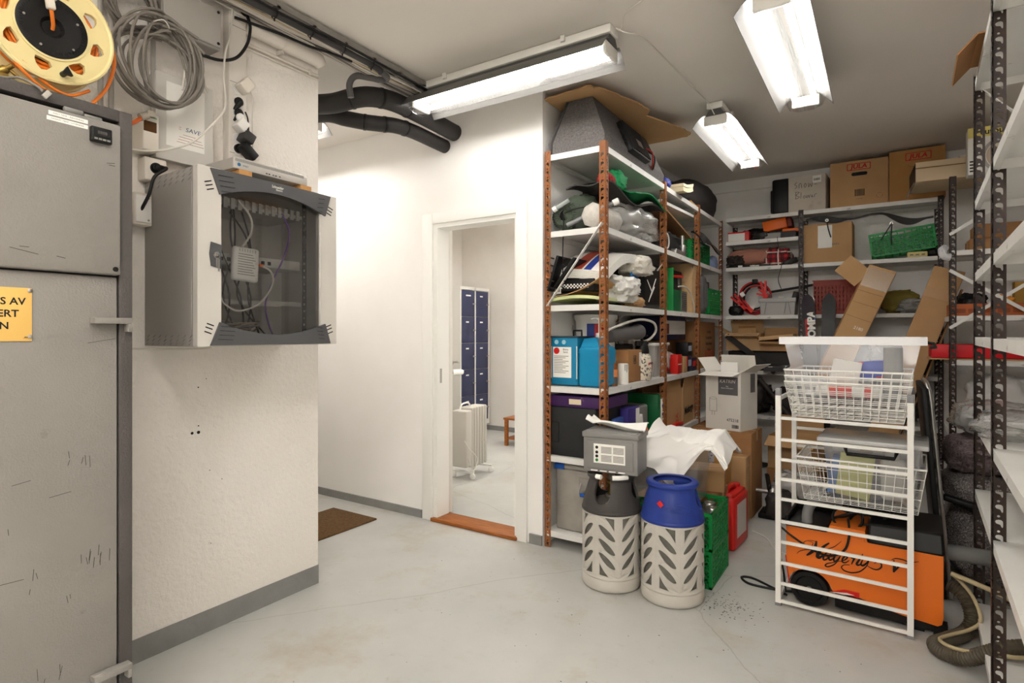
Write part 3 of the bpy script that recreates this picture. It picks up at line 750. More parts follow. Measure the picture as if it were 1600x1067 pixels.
k = MB(); k.tube(spline([(-2.38, 1.43, 2.775), (-2.38, 1.42, 2.6), (-2.36, 1.385, 2.50), (-2.34, 1.365, 2.38), (-2.30, 1.35, 2.25), (-2.27, 1.30, 2.17), (-2.26, 1.20, 2.05), (-2.28, 1.12, 2.0), (-2.33, 1.06, 1.985), (-2.38, 1.02, 1.99)], 10), .0042, 8)
solo('thin_cable', k, WHITEC, 'single pale cable curving down past the control box sheet', 'cable')
k = MB(); k.tube(spline([(-2.33, 1.19, 2.26), (-2.32, 1.20, 2.36), (-2.32, 1.225, 2.375), (-2.33, 1.26, 2.34), (-2.34, 1.30, 2.29)], 10), .005, 8)
solo('antenna_loop', k, WHITEC, 'short white cable bent in a loop inside the grey coil', 'cable')
# round conduits on the wall
for i, (y, x) in enumerate(((1.128, -2.43), (.95, -2.44), (.985, -2.44))):
    k = MB(); k.cyl((x, y, 1.97 if i else 2.0), .009, H - (1.97 if i else 2.0), 12); solo('wall_mounted_conduit', k, mat('conduit_grey', (170, 165, 158), .5), ['grey vertical conduit between breaker box and control box', 'pale vertical conduit behind the cable reel', 'second pale vertical conduit behind the cable reel'][i], 'conduit')
k = MB(); k.tube(spline([(-2.43, 1.02, 1.238), (-2.4, 1.08, 1.236), (-2.38, 1.25, 1.233), (-2.36, 1.31, 1.236), (-2.36, 1.325, 1.245)], 8), .004, 7); solo('hanging_cable', k, WHITEC, 'white cable running along the underside of the rack cabinet', 'cable')

# glazed rack cabinet on the wall
RG = mat('rack_light_grey', (206, 202, 195), 0.4, var=(198, 194, 187), vscale=4, vamt=.5)
RS = mat('rack_side_grey', (158, 154, 148), 0.42)
RD = mat('rack_dark_trim', (84, 84, 86), 0.45)
rk = thing('rack_cabinet', 'glazed network rack cabinet fixed to the white wall', 'cabinet', (-2.465, 1.42, 1.248))
k = MB(); x0, x1, y0, y1, z0, z1 = -2.462, -2.10, 1.112, 1.728, 1.248, 1.905
k.b2((x0, y0, z0), (x0 + .003, y1, z1)); k.b2((x0 + .003, y0, z0), (x1, y1, z0 + .003)); k.b2((x0 + .003, y0, z1 - .003), (x1, y1, z1)); k.b2((x0 + .003, y1 - .003, z0 + .003), (x1, y1, z1 - .003))
pw('body', k, RG, rk)
k = MB(); k.b2((x0 + .003, y0, z0 + .045), (x1, y0 + .003, z1 - .05)); k.b2((x0 + .05, y0 - .002, z0 + .047), (x1 - .012, y0, z1 - .052)); pw('side_panel', k, RS, rk)
for zz, hh in ((z1 - .05, .05), (z0, .045)):
    sl = []; k = MB(); n = 8; W = x1 - (x0 + .003)
    for i in range(n):
        u0 = x0 + .003 + W * i / n; u1 = u0 + W / n
        for j in range(3):
            v0 = zz + hh * j / 3; v1 = v0 + hh / 3; cu = (u0 + u1) / 2 + (j - 1) * .006; cv = (v0 + v1) / 2
            sl.append((u0, v0, u1, v1, [(cu - .010, cv - .0045), (cu - .006, cv - .0055), (cu + .010, cv + .0035), (cu + .008, cv + .0055)]))
    k.cells(sl, lambda u, v, w: (u, y0 - .001 + .003 * w, v)); pw('vent_strip', k, RS, rk)
FX = face((-2.10, 0, 0), '+x')
dk = MB(); dk.prism(rrect(1.110, 1.249, 1.198, 1.908, .004), 0, .03, FX); dk.prism(rrect(1.649, 1.249, 1.733, 1.908, .004), 0, .03, FX)
dk.prism([(1.198, 1.249), (1.649, 1.249), (1.649, 1.275), (1.198, 1.275)], 0, .02, FX); dk.prism([(1.198, 1.885), (1.649, 1.885), (1.649, 1.908), (1.198, 1.908)], 0, .02, FX)
rdoor = pw('door', dk, RG, rk)
def arc(top):
    n = 16; q = []
    for i in range(n + 1):
        t = i / n; y = 1.190 + (1.667 - 1.190) * t; b_ = 4 * t * (1 - t)
        q.append((y, (1.812 + .048 * b_) if top else (1.338 - .046 * b_)))
    if top: poly = [(1.155, 1.903), ] + q[:1] + q[1:] + [(1.695, 1.903), (1.60, 1.906), (1.25, 1.906)]
    else: poly = [(1.155, 1.252)] + [(1.695, 1.252)] + q[::-1]
    return poly
for top in (True, False):
    k = MB(); k.prism(arc(top), .026, .038, FX); tr = pw('arched_trim', k, RD, rdoor)
    k = MB()
    for s in (0, 1):
        for i in range(4):
            y = (1.20 if s == 0 else 1.65) + (i * .004 if s == 0 else -i * .004); z = (1.885 - i * .019) if top else (1.272 + i * .016)
            k.bar((-2.0615, y - .018, z - (.003 if top else -.003)), (-2.0615, y + .040 * (1 if s == 0 else .3), z), .002, .0012, up=(1, 0, 0))
    pw('groove', k, BLACK, tr)
tw('Schneider', .016, PAPER, rdoor, face((-2.0617, 1.43, 1.888), '+x'), depth=.0003, sx=.85); tw('Electric', .010, PAPER, rdoor, face((-2.0617, 1.437, 1.877), '+x'), depth=.0003)
k = MB()
for (y, z, d) in ((1.148, 1.853, 1), (1.152, 1.840, 1), (1.157, 1.826, 1), (1.148, 1.30, -1), (1.152, 1.316, -1), (1.157, 1.329, -1), (1.70, 1.853, -1), (1.694, 1.84, -1), (1.69, 1.826, -1), (1.70, 1.30, 1), (1.694, 1.316, 1), (1.69, 1.33, 1)):
    k.bar((-2.0697, y - .013, z - .0045 * d), (-2.0697, y + .013, z + .0045 * d), .0045, .001, up=(1, 0, 0))
pw('vent_slot', k, BLACK, rdoor)
k = MB(); k.b2((-2.088, 1.19, 1.27), (-2.084, 1.657, 1.89)); pw('glass_pane', k, clear('smoked_glass', (60, 58, 56), .07, .02, .14), rdoor)
k = MB(); k.prism([(1.158, 1.545), (1.196, 1.538), (1.196, 1.625), (1.158, 1.633), (1.152, 1.59)], .028, .036, FX); lk = pw('lock_plate', k, RD, rdoor)
k = MB(); k.cyl((-2.064, 1.172, 1.588), .008, .008, 16, axis='x'); k.tube([(-2.052, 1.172 + .011 * math.cos(a), 1.583 + .011 * math.sin(a)) for a in [2 * PI * i / 14 for i in range(14)]], .0012, 6, closed=True); k.b2((-2.057, 1.171, 1.58), (-2.044, 1.173, 1.596)); k.b2((-2.053, 1.176, 1.525), (-2.051, 1.182, 1.572)); k.b2((-2.053, 1.168, 1.54), (-2.051, 1.174, 1.575))
pw('key', k, STEEL, lk)
for y in (1.62, 1.15):
    k = MB(); cs = [(y, 1.26 + i * .03, y + .022, 1.26 + (i + 1) * .03, rrect(y + .006, 1.27 + i * .03, y + .016, 1.28 + i * .03, .001, 1)) for i in range(21)]
    k.cells(cs, lambda u, v, w: (-2.16 - .002 * w, u, v)); pw('rack_rail', k, mat('rack_rail_dark', (52, 50, 50), .5), rk)
k = MB(); k.b2((-2.44, 1.15, 1.80), (-2.17, 1.64, 1.815)); 
for i in range(14): k.b2((-2.166, 1.2 + i * .03, 1.79), (-2.16, 1.216 + i * .03, 1.832))
pw('patch_panel', k, mat('patch_grey', (176, 173, 168), .4), rk)
k = MB(); k.b2((-2.44, 1.15, 1.43), (-2.20, 1.64, 1.434)); k.b2((-2.20, 1.15, 1.415), (-2.198, 1.64, 1.434)); pw('tray', k, mat('patch_grey', (176, 173, 168), .4), rk)
k = MB(); k.b2((-2.44, 1.15, 1.575), (-2.19, 1.63, 1.615), bev=.003); sw = solo('network_switch', k, mat('switch_grey', (188, 186, 181), .4), 'flat grey network switch mounted inside the glazed rack cabinet', 'network switch')
for i in range(10):
    g = MB(); g.b2((-2.19, 1.2 + i * .03, 1.585), (-2.1885, 1.215 + i * .03, 1.60)); part('port', g, BLACK, sw)
rt = thing('router', 'white slim router box hanging inside the glazed rack cabinet', 'router', (-2.135, 1.33, 1.503), 0, rx=-3)
k = MB(); k.box((0, 0, .068), (.026, .112, .135), bev=.012, seg=3); part('body', k, mat('router_white', (236, 234, 230), .35), rt)
for i in range(9):
    g = MB(); g.b2((.0131, -.038, .025 + i * .010), (.0137, .036 - (i % 3) * .006, .0275 + i * .010)); part('printed_line', g, GREYP, rt)
for i in range(7):
    g = MB(); g.b2((.0131, -.036 + i * .011, .116), (.0138, -.03 + i * .011, .128)); part('vent', g, LGREY, rt)
PURP = mat('purple_cable', (120, 84, 160), .5)
k = MB(); k.tube(spline([(-2.12, 1.49, 1.80), (-2.10, 1.51, 1.72), (-2.105, 1.49, 1.62), (-2.12, 1.45, 1.52), (-2.13, 1.42, 1.42), (-2.12, 1.43, 1.33), (-2.12, 1.455, 1.275)], 8), .0035, 7); solo('patch_cable', k, PURP, 'purple cable hanging inside the glazed rack cabinet', 'cable')
k = MB(); k.tube(spline([(-2.14, 1.31, 1.82), (-2.11, 1.34, 1.76), (-2.11, 1.345, 1.70), (-2.13, 1.32, 1.64)], 8), .004, 7); solo('patch_cable', k, WHITEC, 'white cable dropping from the rack top to the router', 'cable')
k = MB(); k.tube(spline([(-2.12, 1.395, 1.57), (-2.11, 1.43, 1.55), (-2.11, 1.44, 1.50), (-2.12, 1.39, 1.42), (-2.12, 1.30, 1.385), (-2.12, 1.24, 1.41), (-2.13, 1.23, 1.44)], 8), .004, 7); wc = solo('patch_cable', k, WHITEC, 'white cable with orange plug looping below the router', 'cable')
k = MB(); k.box((-2.12, 1.393, 1.572), (.012, .014, .01)); part('plug', k, ORANGE, wc)
random.seed(21); k = MB()
for i in range(9):
    y = 1.18 + i * .025; k.tube(spline([(-2.2 + random.uniform(-.1, .05), y, 1.80), (-2.2, y + random.uniform(-.02, .05), 1.65), (-2.18, y + random.uniform(-.04, .06), 1.45), (-2.2, y + random.uniform(0, .12), 1.29)], 6), .0036, 6)
solo('black_cable', k, mat('soft_black_cable', (54, 50, 47), .5), 'dark cables hanging behind the router inside the rack', 'cable', kind='stuff')
k = MB()
for i in range(16):
    a = [(-2.2 + random.uniform(-.12, .07), 1.22 + random.uniform(-.04, .2), 1.26 + random.uniform(0, .085)) for _ in range(6)]; k.tube(spline(a, 7), .0036, 6)
solo('cable_tangle', k, mat('tangle_grey', (150, 142, 130), .55), 'tangle of grey cables at the bottom of the rack cabinet', 'cables', kind='stuff')
k = MB(); k.b2((-2.17, 1.42, 1.251), (-2.13, 1.54, 1.285), bev=.004); ms = solo('power_strip', k, WHITE, 'white strip with a black grille at the rack cabinet floor', 'power strip')
g = MB()
for i in range(9): g.b2((-2.131, 1.435 + i * .008, 1.262), (-2.129, 1.439 + i * .008, 1.277))
part('grille', g, BLACK, ms)
# box on top
WOOD = mat('raw_wood', (196, 148, 92), .6, var=(176, 126, 72), vscale=10, vamt=.7, stretch=(1, 6, 1))
for i, y in enumerate((1.285, 1.565)):
    k = MB(); k.b2((-2.42, y, 1.9055), (-2.098, y + .055, 1.9355)); solo('wood_block', k, WOOD, ['wooden batten under the near end of the slim metal appliance', 'wooden batten under the far end of the slim metal appliance'][i], 'batten')
av = thing('network_appliance', 'slim silver rack appliance resting on two battens over the rack cabinet', 'appliance', (-2.26, 1.43, 1.936))
k = MB(); k.b2((-.19, -.165, 0), (.155, .165, .042), bev=.002); part('body', k, mat('appliance_grey', (176, 172, 166), .35, .3), av)
k = MB(); k.b2((.155, -.168, -.001), (.163, .168, .044), bev=.002); f_ = part('front_panel', k, mat('appliance_front', (188, 184, 178), .35, .2), av)
g = MB(); 
for i in range(60): g.b2((.163, -.16 + i * .0052, .027), (.1636, -.157 + i * .0052, .038))
part('vent', g, GREYP, f_)
g = MB(); g.cyl((.163, -.145, .016), .007, .0008, 14, axis='x'); part('badge', g, mat('badge_blue', (50, 110, 160), .4), f_)
text('avaya', .011, mat('badge_text', (90, 110, 130), .5), f_, face((.1638, -.118, .016), '+x'), depth=.0002)
g = MB(); 
for y in (-.03, -.018, .0, .012, .03): g.b2((.163, y, .006), (.1637, y + .007, .010))
part('port', g, BLACK, f_)
k = MB(); k.cyl((-.05, -.07, .042), .004, .022, 8); part('antenna', k, GREYP, av)
# wall holes
for i, (y, z, r) in enumerate(((1.326, .872, .007), (1.299, .872, .006), (1.326, .90, .003), (1.325, 1.065, .003), (1.36, 1.10, .002), (1.43, .65, .002), (1.375, .70, .002), (1.38, .38, .002))):
    k = MB(); k.cyl((-2.4652, y, z), r, .001, 12, axis='x'); solo('drill_hole', k, BLACK, 'dark drill hole in the white wall below the rack cabinet', 'hole', group='drill holes below the rack cabinet')

# pipes and cable ladder under the ceiling
PIPEW = mat('painted_pipe', (220, 213, 204), .55)
k = MB(); k.tube([(-2.425, 1.52, 2.695), (-2.425, 1.88, 2.695), (-2.425, 1.915, 2.69), (-2.425, 1.935, 2.67)], [.038, .038, .036, .03], 20); wp = solo('painted_pipe', k, PIPEW, 'fat white painted pipe along the wall just under the ceiling', 'pipe')
g = MB(); g.lathe([(.038, 0), (.041, 0), (.041, .012), (.038, .012)], 20, XF((-2.425, 1.70, 2.695), -90, 0, 0), closed=True); g.b2((-2.463, 1.70, 2.64), (-2.42, 1.712, 2.66)); part('clamp', g, PIPEW, wp)
k = MB(); k.tube([(-2.452, 1.52, 2.625), (-2.452, 1.935, 2.625)], .0075, 10); k.tube([(-2.454, 1.52, 2.607), (-2.454, 1.935, 2.607)], .005, 8); cd = solo('wall_mounted_conduit', k, PIPEW, 'thin white conduit clipped below the fat painted pipe', 'conduit')
g = MB(); g.box((-2.452, 1.88, 2.622), (.024, .012, .03), bev=.003); part('clip', g, PIPEW, cd)
tr = thing('cable_ladder', 'steel cable tray packed with cables running along the ceiling edge', 'cable tray', (-2.33, 1.6, 2.72))
k = MB()
k.b2((-2.42, .5, 2.735), (-2.415, 2.75, 2.765)); k.b2((-2.245, .5, 2.735), (-2.24, 2.75, 2.765))
for i in range(12): k.b2((-2.42, .6 + i * .19, 2.735), (-2.24, .62 + i * .19, 2.745))
pw('tray', k, mat('galvanised', (150, 147, 142), .45, .6), tr)
random.seed(31)
cols = [WHITEC, WHITEC, GREYC, WHITEC, BLKC, WHITEC, WHITEC, mat('beige_cable', (190, 172, 142), .5), WHITEC]
for i in range(14):
    x = -2.395 + i * .0115; r = random.choice([.0045, .0055, .007]); z = 2.727 - random.uniform(0, .02) 
    pts = [(x + random.uniform(-.008, .008), .5 + j * .28, z + random.uniform(-.009, .007)) for j in range(9)]
    k = MB(); k.tube(spline(pts, 5), r, 7); c_ = solo('tray_cable', k, cols[i % len(cols)], 'one of the loose cables bundled along the ceiling tray', 'cable', group='cables along the ceiling tray')
k = MB(); k.tube(spline([(-2.262, .5, 2.715), (-2.262, 1.4, 2.712), (-2.265, 2.1, 2.712), (-2.27, 2.2, 2.70)], 6), .016, 12); solo('thick_cable', k, DG, 'thick black cable strapped to the outer edge of the ceiling tray', 'cable')
k = MB(); k.tube(spline([(-2.40, 1.45, 2.69), (-2.36, 1.65, 2.692), (-2.335, 1.8, 2.688), (-2.325, 1.92, 2.702), (-2.33, 2.05, 2.715)], 6), .0065, 8); solo('sagging_cable', k, BLKC, 'black cable sagging beneath the ceiling tray by the fat white pipe', 'cable')
for y in (1.55, 1.74, 1.93, 2.12):
    k = MB(); k.lathe([(.0205, 0), (.0225, 0), (.0225, .006), (.0205, .006)], 12, XF((-2.262, y, 2.712), -90, 0, 0), closed=True); k.b2((-2.266, y, 2.680), (-2.262, y + .006, 2.692)); pw('cable_tie', k, BLKC, tr)
k = MB(); k.tube(spline([(-2.27, 2.20, 2.705), (-2.285, 2.26, 2.70), (-2.33, 2.27, 2.70), (-2.37, 2.21, 2.70), (-2.40, 2.14, 2.69), (-2.415, 2.11, 2.64), (-2.415, 2.12, 2.57)], 8), .017, 12)
fh = solo('drain_hose', k, mat('grey_hose', (92, 90, 88), .5), 'grey hose curling from the ceiling tray into the black pipe', 'hose')
g = MB(); g.lathe([(.017, 0), (.0195, 0), (.0195, .014), (.017, .014)], 14, XF((-2.34, 2.255, 2.70), -70, 0, 40), closed=True); part('hose_clamp', g, STEEL, fh)
k = MB(); k.tube(spline([(-2.25, 2.24, 2.75), (-2.28, 2.36, 2.745), (-2.34, 2.5, 2.74), (-2.37, 2.62, 2.74), (-2.38, 2.70, 2.74)], 6), .008, 8); solo('white_cable', k, WHITEC, 'white cable leading from the tray to the ceiling light', 'cable')
k = MB(); k.tube(spline([(-2.262, 2.2, 2.735), (-2.30, 2.33, 2.73), (-2.36, 2.48, 2.735), (-2.40, 2.60, 2.74)], 6), .006, 8); solo('black_cable', k, BLKC, 'black cable leading from the tray end towards the ceiling light', 'cable')
FOAM = mat('black_pipe_foam', (44, 41, 40), .6, var=(54, 51, 49), vscale=6, vamt=.6)
def foam(pts, r, label, rings):
    k = MB(); p = spline(pts, 8); k.tube(p, r, 18); o = solo('ceiling_pipe', k, FOAM, label, 'pipe')
    for t in rings:
        i = int(t * (len(p) - 2)); d = (p[i + 1] - p[i]).normalized(); q = d.to_track_quat('Z', 'Y').to_matrix().to_4x4()
        g = MB(); g.lathe([(r, 0), (r + .003, .001), (r + .003, .014), (r, .015)], 18, Matrix.Translation(p[i]) @ q); part('tape_band', g, BLACK, o)
foam([(-3.1, 2.04, 2.60), (-2.8, 2.12, 2.61), (-2.62, 2.17, 2.60), (-2.50, 2.21, 2.615), (-2.44, 2.28, 2.635), (-2.40, 2.40, 2.645), (-2.40, 2.6, 2.648), (-2.425, 3.025, 2.645)], .055, 'upper black insulated pipe bending under the ceiling', (.42, .66, .85))
foam([(-3.1, 2.17, 2.60), (-2.8, 2.25, 2.60), (-2.68, 2.31, 2.57), (-2.59, 2.37, 2.55), (-2.53, 2.44, 2.548), (-2.495, 2.54, 2.56), (-2.49, 2.7, 2.568), (-2.51, 3.025, 2.568)], .045, 'lower black insulated pipe running alongside the upper one', (.45, .62, .8))
# surface cable from lamp to lamp
k = MB(); k.tube(spline([(-1.08, 2.58, 2.765), (-1.04, 2.60, 2.74), (-1.01, 2.66, 2.75), (-1.0, 2.75, 2.769)], 6), .0035, 7); k.tube([(-1.0, 2.75, 2.770), (-.94, 3.78, 2.770)], .0035, 7); k.tube(spline([(-.94, 3.78, 2.77), (-.93, 3.81, 2.74), (-.92, 3.83, 2.715)], 4), .0035, 7)
solo('lamp_cable', k, WHITEC, 'white cable clipped to the ceiling between two lights', 'cable')
k = MB(); k.tube(spline([(-1.08, 2.58, 2.76), (-1.05, 2.58, 2.755), (-1.0, 2.50, 2.77), (-.9, 2.44, 2.77), (-.7, 2.35, 2.77), (-.55, 2.5, 2.77)], 6), .003, 7)
solo('lamp_cable', k, WHITEC, 'thin cable across the ceiling towards the aisle light', 'cable')
# doormat in the corridor
k = MB(); k.b2((-3.4, 2.22, 0), (-2.95, 2.82, .012), bev=.003); solo('doormat', k, mat('brown_mat', (112, 84, 52), .95, var=(84, 60, 36), vscale=60, vamt=.9, bump=.6, bscale=150), 'brown ribbed doormat on the floor past the wall corner', 'doormat')
# ------------------------------------------------------------------ builders: origin at the middle of the base, front towards local -y
def carton(name, label, d, loc, rz=0, m=CARD, cat='box', flaps=None, tape=True, group=None, rx=0, ry=0, bev=.005, tm=None):
    """flaps None = closed; else four angles (front, right, back, left) in degrees from upright, None = no flap"""
    w, dp, h = d
    o = thing(name, label, cat, loc, rz, group, rx, ry)
    k = MB()
    if flaps is None:
        k.box((0, 0, h / 2), (w, dp, h), bev=bev)
        part('body', k, m, o)
        if tape:
            t = MB(); t.b2((-w / 2 + .01, -.022, h), (w / 2 - .01, .022, h + .0008)); t.b2((w / 2, -.022, h - .07), (w / 2 + .0008, .022, h)); t.b2((-w / 2 - .0008, -.022, h - .07), (-w / 2, .022, h)); part('tape', t, tm or TAPE, o)
    else:
        t = .004
        k.b2((-w / 2, -dp / 2, 0), (w / 2, dp / 2, t)); k.b2((-w / 2, -dp / 2, t), (w / 2, -dp / 2 + t, h)); k.b2((-w / 2, dp / 2 - t, t), (w / 2, dp / 2, h))
        k.b2((-w / 2, -dp / 2 + t, t), (-w / 2 + t, dp / 2 - t, h)); k.b2((w / 2 - t, -dp / 2 + t, t), (w / 2, dp / 2 - t, h))
        part('body', k, m, o)
        fl = min(w, dp) * .48
        for i, a in enumerate(flaps):
            if a is None: continue
            f = MB(); L = w if i % 2 == 0 else dp
            f.b2((-L / 2 + .003, -t, 0), (L / 2 - .003, 0, fl))
            M = [XF((0, -dp / 2 + t, h), 0, 0, 0), XF((w / 2 - t, 0, h), 0, 0, 90), XF((0, dp / 2 - t, h), 0, 0, 180), XF((-w / 2 + t, 0, h), 0, 0, -90)][i] @ XF((0, 0, 0), -a, 0, 0)
            p = part('flap', f, m, o, M=M)
    return o
def patch(o, name, u0, v0, u1, v1, m, d='-y', off=0.0, t=.0008, label=None):
    """flat label: u across, v up, on the face at distance off from the middle"""
    k = MB()
    if d == '-y': k.b2((u0, -off - t, v0), (u1, -off, v1))
    elif d == '+x': k.b2((off, u0, v0), (off + t, u1, v1))
    elif d == '+z': k.b2((u0, v0, off), (u1, v1, off + t))
    return part(name, k, m, o, label)
def barcode(o, u, v, w, h, d, off, m=INK):
    random.seed(int(u * 1000) + int(v * 977)); k = MB(); x = u
    while x < u + w:
        b = random.choice([.03, .05, .08]) * w
        if d == '-y': k.b2((x, -off - .0012, v), (min(x + b, u + w), -off, v + h))
        else: k.b2((off, x, v), (off + .0012, min(x + b, u + w), v + h))
        x += b + random.choice([.03, .05]) * w
    part('barcode', k, m, o)
def lattice(mb, L, h, M, t=.004, n=7, rows=4, handle=True):
    """folding-crate wall: frame, rails, uprights and slanted struts"""
    f = .012
    mb.b2((-L / 2, -t, 0), (L / 2, t, f), M); mb.b2((-L / 2, -t * 1.4, h - f * 1.4), (L / 2, t * 1.4, h), M); mb.b2((-L / 2, -t, 0), (-L / 2 + f * 1.3, t, h), M); mb.b2((L / 2 - f * 1.3, -t, 0), (L / 2, t, h), M)
    st = (h - 2 * f) / rows
    for r in range(1, rows): mb.b2((-L / 2, -t * .8, f + r * st - .0035), (L / 2, t * .8, f + r * st + .0035), M)
    for i in range(1, n):
        x = -L / 2 + L * i / n
        mb.b2((x - .0045, -t * .8, f), (x + .0045, t * .8, h - f), M)
    for r in range(rows):
        for i in range(n):
            x = -L / 2 + L * (i + .5) / n; z = f + (r + .5) * st
            if handle and r == rows - 1 and abs(x) < L * .2: continue
            s = 1 if (i + r) % 2 else -1
            mb.bar((x - L / n * .42, 0, z - s * st * .1), (x + L / n * .42, 0, z + s * st * .1), t, .009, M)
            mb.bar((x, 0, z - st * .5), (x + s * L / n * .2, 0, z + st * .5), t, .008, M)
def crate(name, label, d, loc, rz=0, m=GREEN, group=None, rx=0, ry=0, n=8, rows=4):
    w, dp, h = d; o = thing(name, label, 'crate', loc, rz, group, rx, ry)
    for L, M in ((w, XF((0, -dp / 2 + .005, 0))), (w, XF((0, dp / 2 - .005, 0), 0, 0, 180)), (dp - .02, XF((w / 2 - .005, 0, 0), 0, 0, 90)), (dp - .02, XF((-w / 2 + .005, 0, 0), 0, 0, -90))):
        k = MB(); lattice(k, L, h, M, n=max(3, int(n * L / w + .5)), rows=rows); part('side_panel', k, m, o, smooth=0)
    k = MB()
    for i in range(1, n): k.b2((-w / 2 + w * i / n - .006, -dp / 2 + .01, 0), (-w / 2 + w * i / n + .006, dp / 2 - .01, .006))
    for i in range(1, 6): k.b2((-w / 2 + .01, -dp / 2 + dp * i / 6 - .006, 0), (w / 2 - .01, -dp / 2 + dp * i / 6 + .006, .006))
    part('base', k, m, o, smooth=0)
    return o
def bag(name, label, s, loc, m, seed, cat='bag', rz=0, amp=.16, freq=2.2, group=None, pw=.7, fold=0.0, n=22, rx=0, ry=0):
    k = MB(); k.lump(s, seed, amp, freq, n, pw=pw, fold=fold)
    return solo(name, k, m, label, cat, loc, rz, group, 60, rx, ry)
def jerry(name, label, d, loc, m, rz=0, capm=BLACK, handle=True):
    """flat canister with moulded handle and cap"""
    w, dp, h = d; o = thing(name, label, 'canister', loc, rz)
    k = MB(); k.box((0, 0, h * .43), (w, dp, h * .86), bev=min(w, dp) * .16, seg=3)
    k.box((0, 0, h * .86), (w * .9, dp * .8, h * .1), bev=.015, seg=2)
    if handle: k.tube([(-w * .3, 0, h * .88), (-w * .28, 0, h * .97), (w * .12, 0, h * .97), (w * .2, 0, h * .88)], min(dp * .14, .016), 10)
    part('body', k, m, o)
    k = MB(); k.cyl((w * .34, 0, h * .88), min(dp * .22, .026), h * .08, 18, bev=.003); part('cap', k, capm, o)
    return o
def bottle(name, label, prof, loc, m, cat='bottle', cap=None, capm=WHITE, n=24, group=None):
    o = thing(name, label, cat, loc, 0, group)
    k = MB(); k.lathe(prof, n); part('body', k, m, o)
    if cap: k = MB(); k.lathe(cap, n); part('cap', k, capm, o)
    return o
def slabstack(name, label, d, loc, m, rz=0, cat='papers', seed=1, layers=6, bend=0.0, group=None):
    """stack of sheets, slightly off each other"""
    random.seed(seed); w, dp, h = d; k = MB()
    for i in range(layers):
        z0 = h * i / layers; dx, dy = random.uniform(-.006, .006), random.uniform(-.006, .006)
        k.sheet(lambda u, v: ((u - .5) * w + dx, (v - .5) * dp + dy, z0 + h / layers * .9 + bend * (u ** 2)), 8, 2, h / layers * .9)
    return solo(name, k, m, label, cat, loc, rz, group)
# ------------------------------------------------------------------ goods on the rust-coloured shelving
FELT = mat('grey_felt', (112, 108, 106), 0.95, var=(84, 80, 80), vscale=90, vamt=.9, bump=.4, bscale=260)
o = thing('speaker_enclosure', 'grey felt-covered wedge-shaped speaker box on top of the rust-orange shelving', 'speaker box', (-1.535, 3.06, 2.377))
k = MB()
A = [(-.185, 0), (.185, 0), (.185, 1.06), (-.185, 1.06)]; B = [(-.10, .07), (.075, .07), (.075, .99), (-.10, .99)]
k.add([(x, y, 0) for x, y in A] + [(x, y, .075) for x, y in A] + [(x, y, .335) for x, y in B],
      [(3, 2, 1, 0), (0, 1, 5, 4), (1, 2, 6, 5), (2, 3, 7, 6), (3, 0, 4, 7), (4, 5, 9, 8), (5, 6, 10, 9), (6, 7, 11, 10), (7, 4, 8, 11), (8, 9, 10, 11)]); part('cabinet', k, FELT, o, smooth=20)
k = MB(); k.tube([(-.165, -.004, .01), (-.165, .0, .075), (-.088, .065, .33)], .008, 8); part('edge_piping', k, mat('dark_felt', (72, 70, 70), .95, bump=.3, bscale=200), o)
am = MB(); TM = XF((.135, .52, .155), 0, 67, 0); am.box((0, 0, .022), (.215, .33, .05), TM, bev=.006); a_ = part('amplifier', am, mat('amp_black', (30, 30, 31), .4), o, 'black finned amplifier')
f = MB()
for i in range(12): f.box((0, -.155 + i * .028, .05), (.20, .008, .012), TM)
part('cooling_fin', f, mat('amp_fin', (46, 46, 47), .35), a_)
f = MB(); f.box((.02, .02, .0575), (.05, .09, .002), TM); part('badge', f, STEEL, a_)
f = MB()
for i, c in enumerate(range(4)): f.box((-.07 + i * .042, -.168, .022), (.028, .008, .022), TM, bev=.003)
part('terminal', f, BLACK, a_)
k = MB(); k.tube(spline([(.17, .70, .18), (.21, .74, .15), (.205, .76, .08), (.18, .80, .06)], 6), .006, 7); part('wire', k, mat('red_wire', (150, 40, 30), .5), o)
k = MB(); k.tube(spline([(.17, .72, .17), (.215, .77, .13), (.20, .79, .06), (.17, .86, .08)], 6), .006, 7); part('wire', k, BLKC, o)
bag('connector_bundle', 'blue connector block with loose wires beside the felt speaker box', (.06, .12, .07), (-1.36, 4.06 + .14, 2.377), mat('connector_blue', (40, 56, 140), .5), 3, 'connector')
# ragged cardboard lid between the box and the ceiling
random.seed(12); pts = [(-1.735, 3.035)]
edge = [(-1.60, 3.02), (-1.43, 3.00), (-1.36, 3.10), (-1.31, 3.28), (-1.27, 3.42), (-1.25, 3.55), (-1.30, 3.62), (-1.24, 3.78), (-1.17, 4.00), (-1.15, 4.12), (-1.19, 4.16), (-1.40, 4.18), (-1.73, 4.18)]
poly = []
for a, b in zip([pts[0]] + edge, edge + [pts[0]]):
    for i in range(5): t = i / 5; poly.append((a[0] + (b[0] - a[0]) * t + random.uniform(-.007, .007), a[1] + (b[1] - a[1]) * t + random.uniform(-.007, .007)))
k = MB(); k.prism(poly, 2.7165, 2.726); cb_ = solo('cardboard_sheet', k, CARD, 'torn brown cardboard sheet lying on the felt speaker box against the ceiling', 'cardboard', smooth=0)
slabstack('paper_stack', 'curled stack of cream booklets on the shelf top past the felt box', (.26, .40, .06), (-1.47, 4.48, 2.377), CREAM, 90, seed=5, layers=5, bend=.05)
bag('duffel_bag', 'dark grey zipped duffel bag slumped on the shelf top by the back wall', (.38, .95, .30), (-1.53, 5.42, 2.377), mat('dark_fabric', (56, 52, 51), .85, bump=.2, bscale=150), 6, amp=.13, freq=1.6)
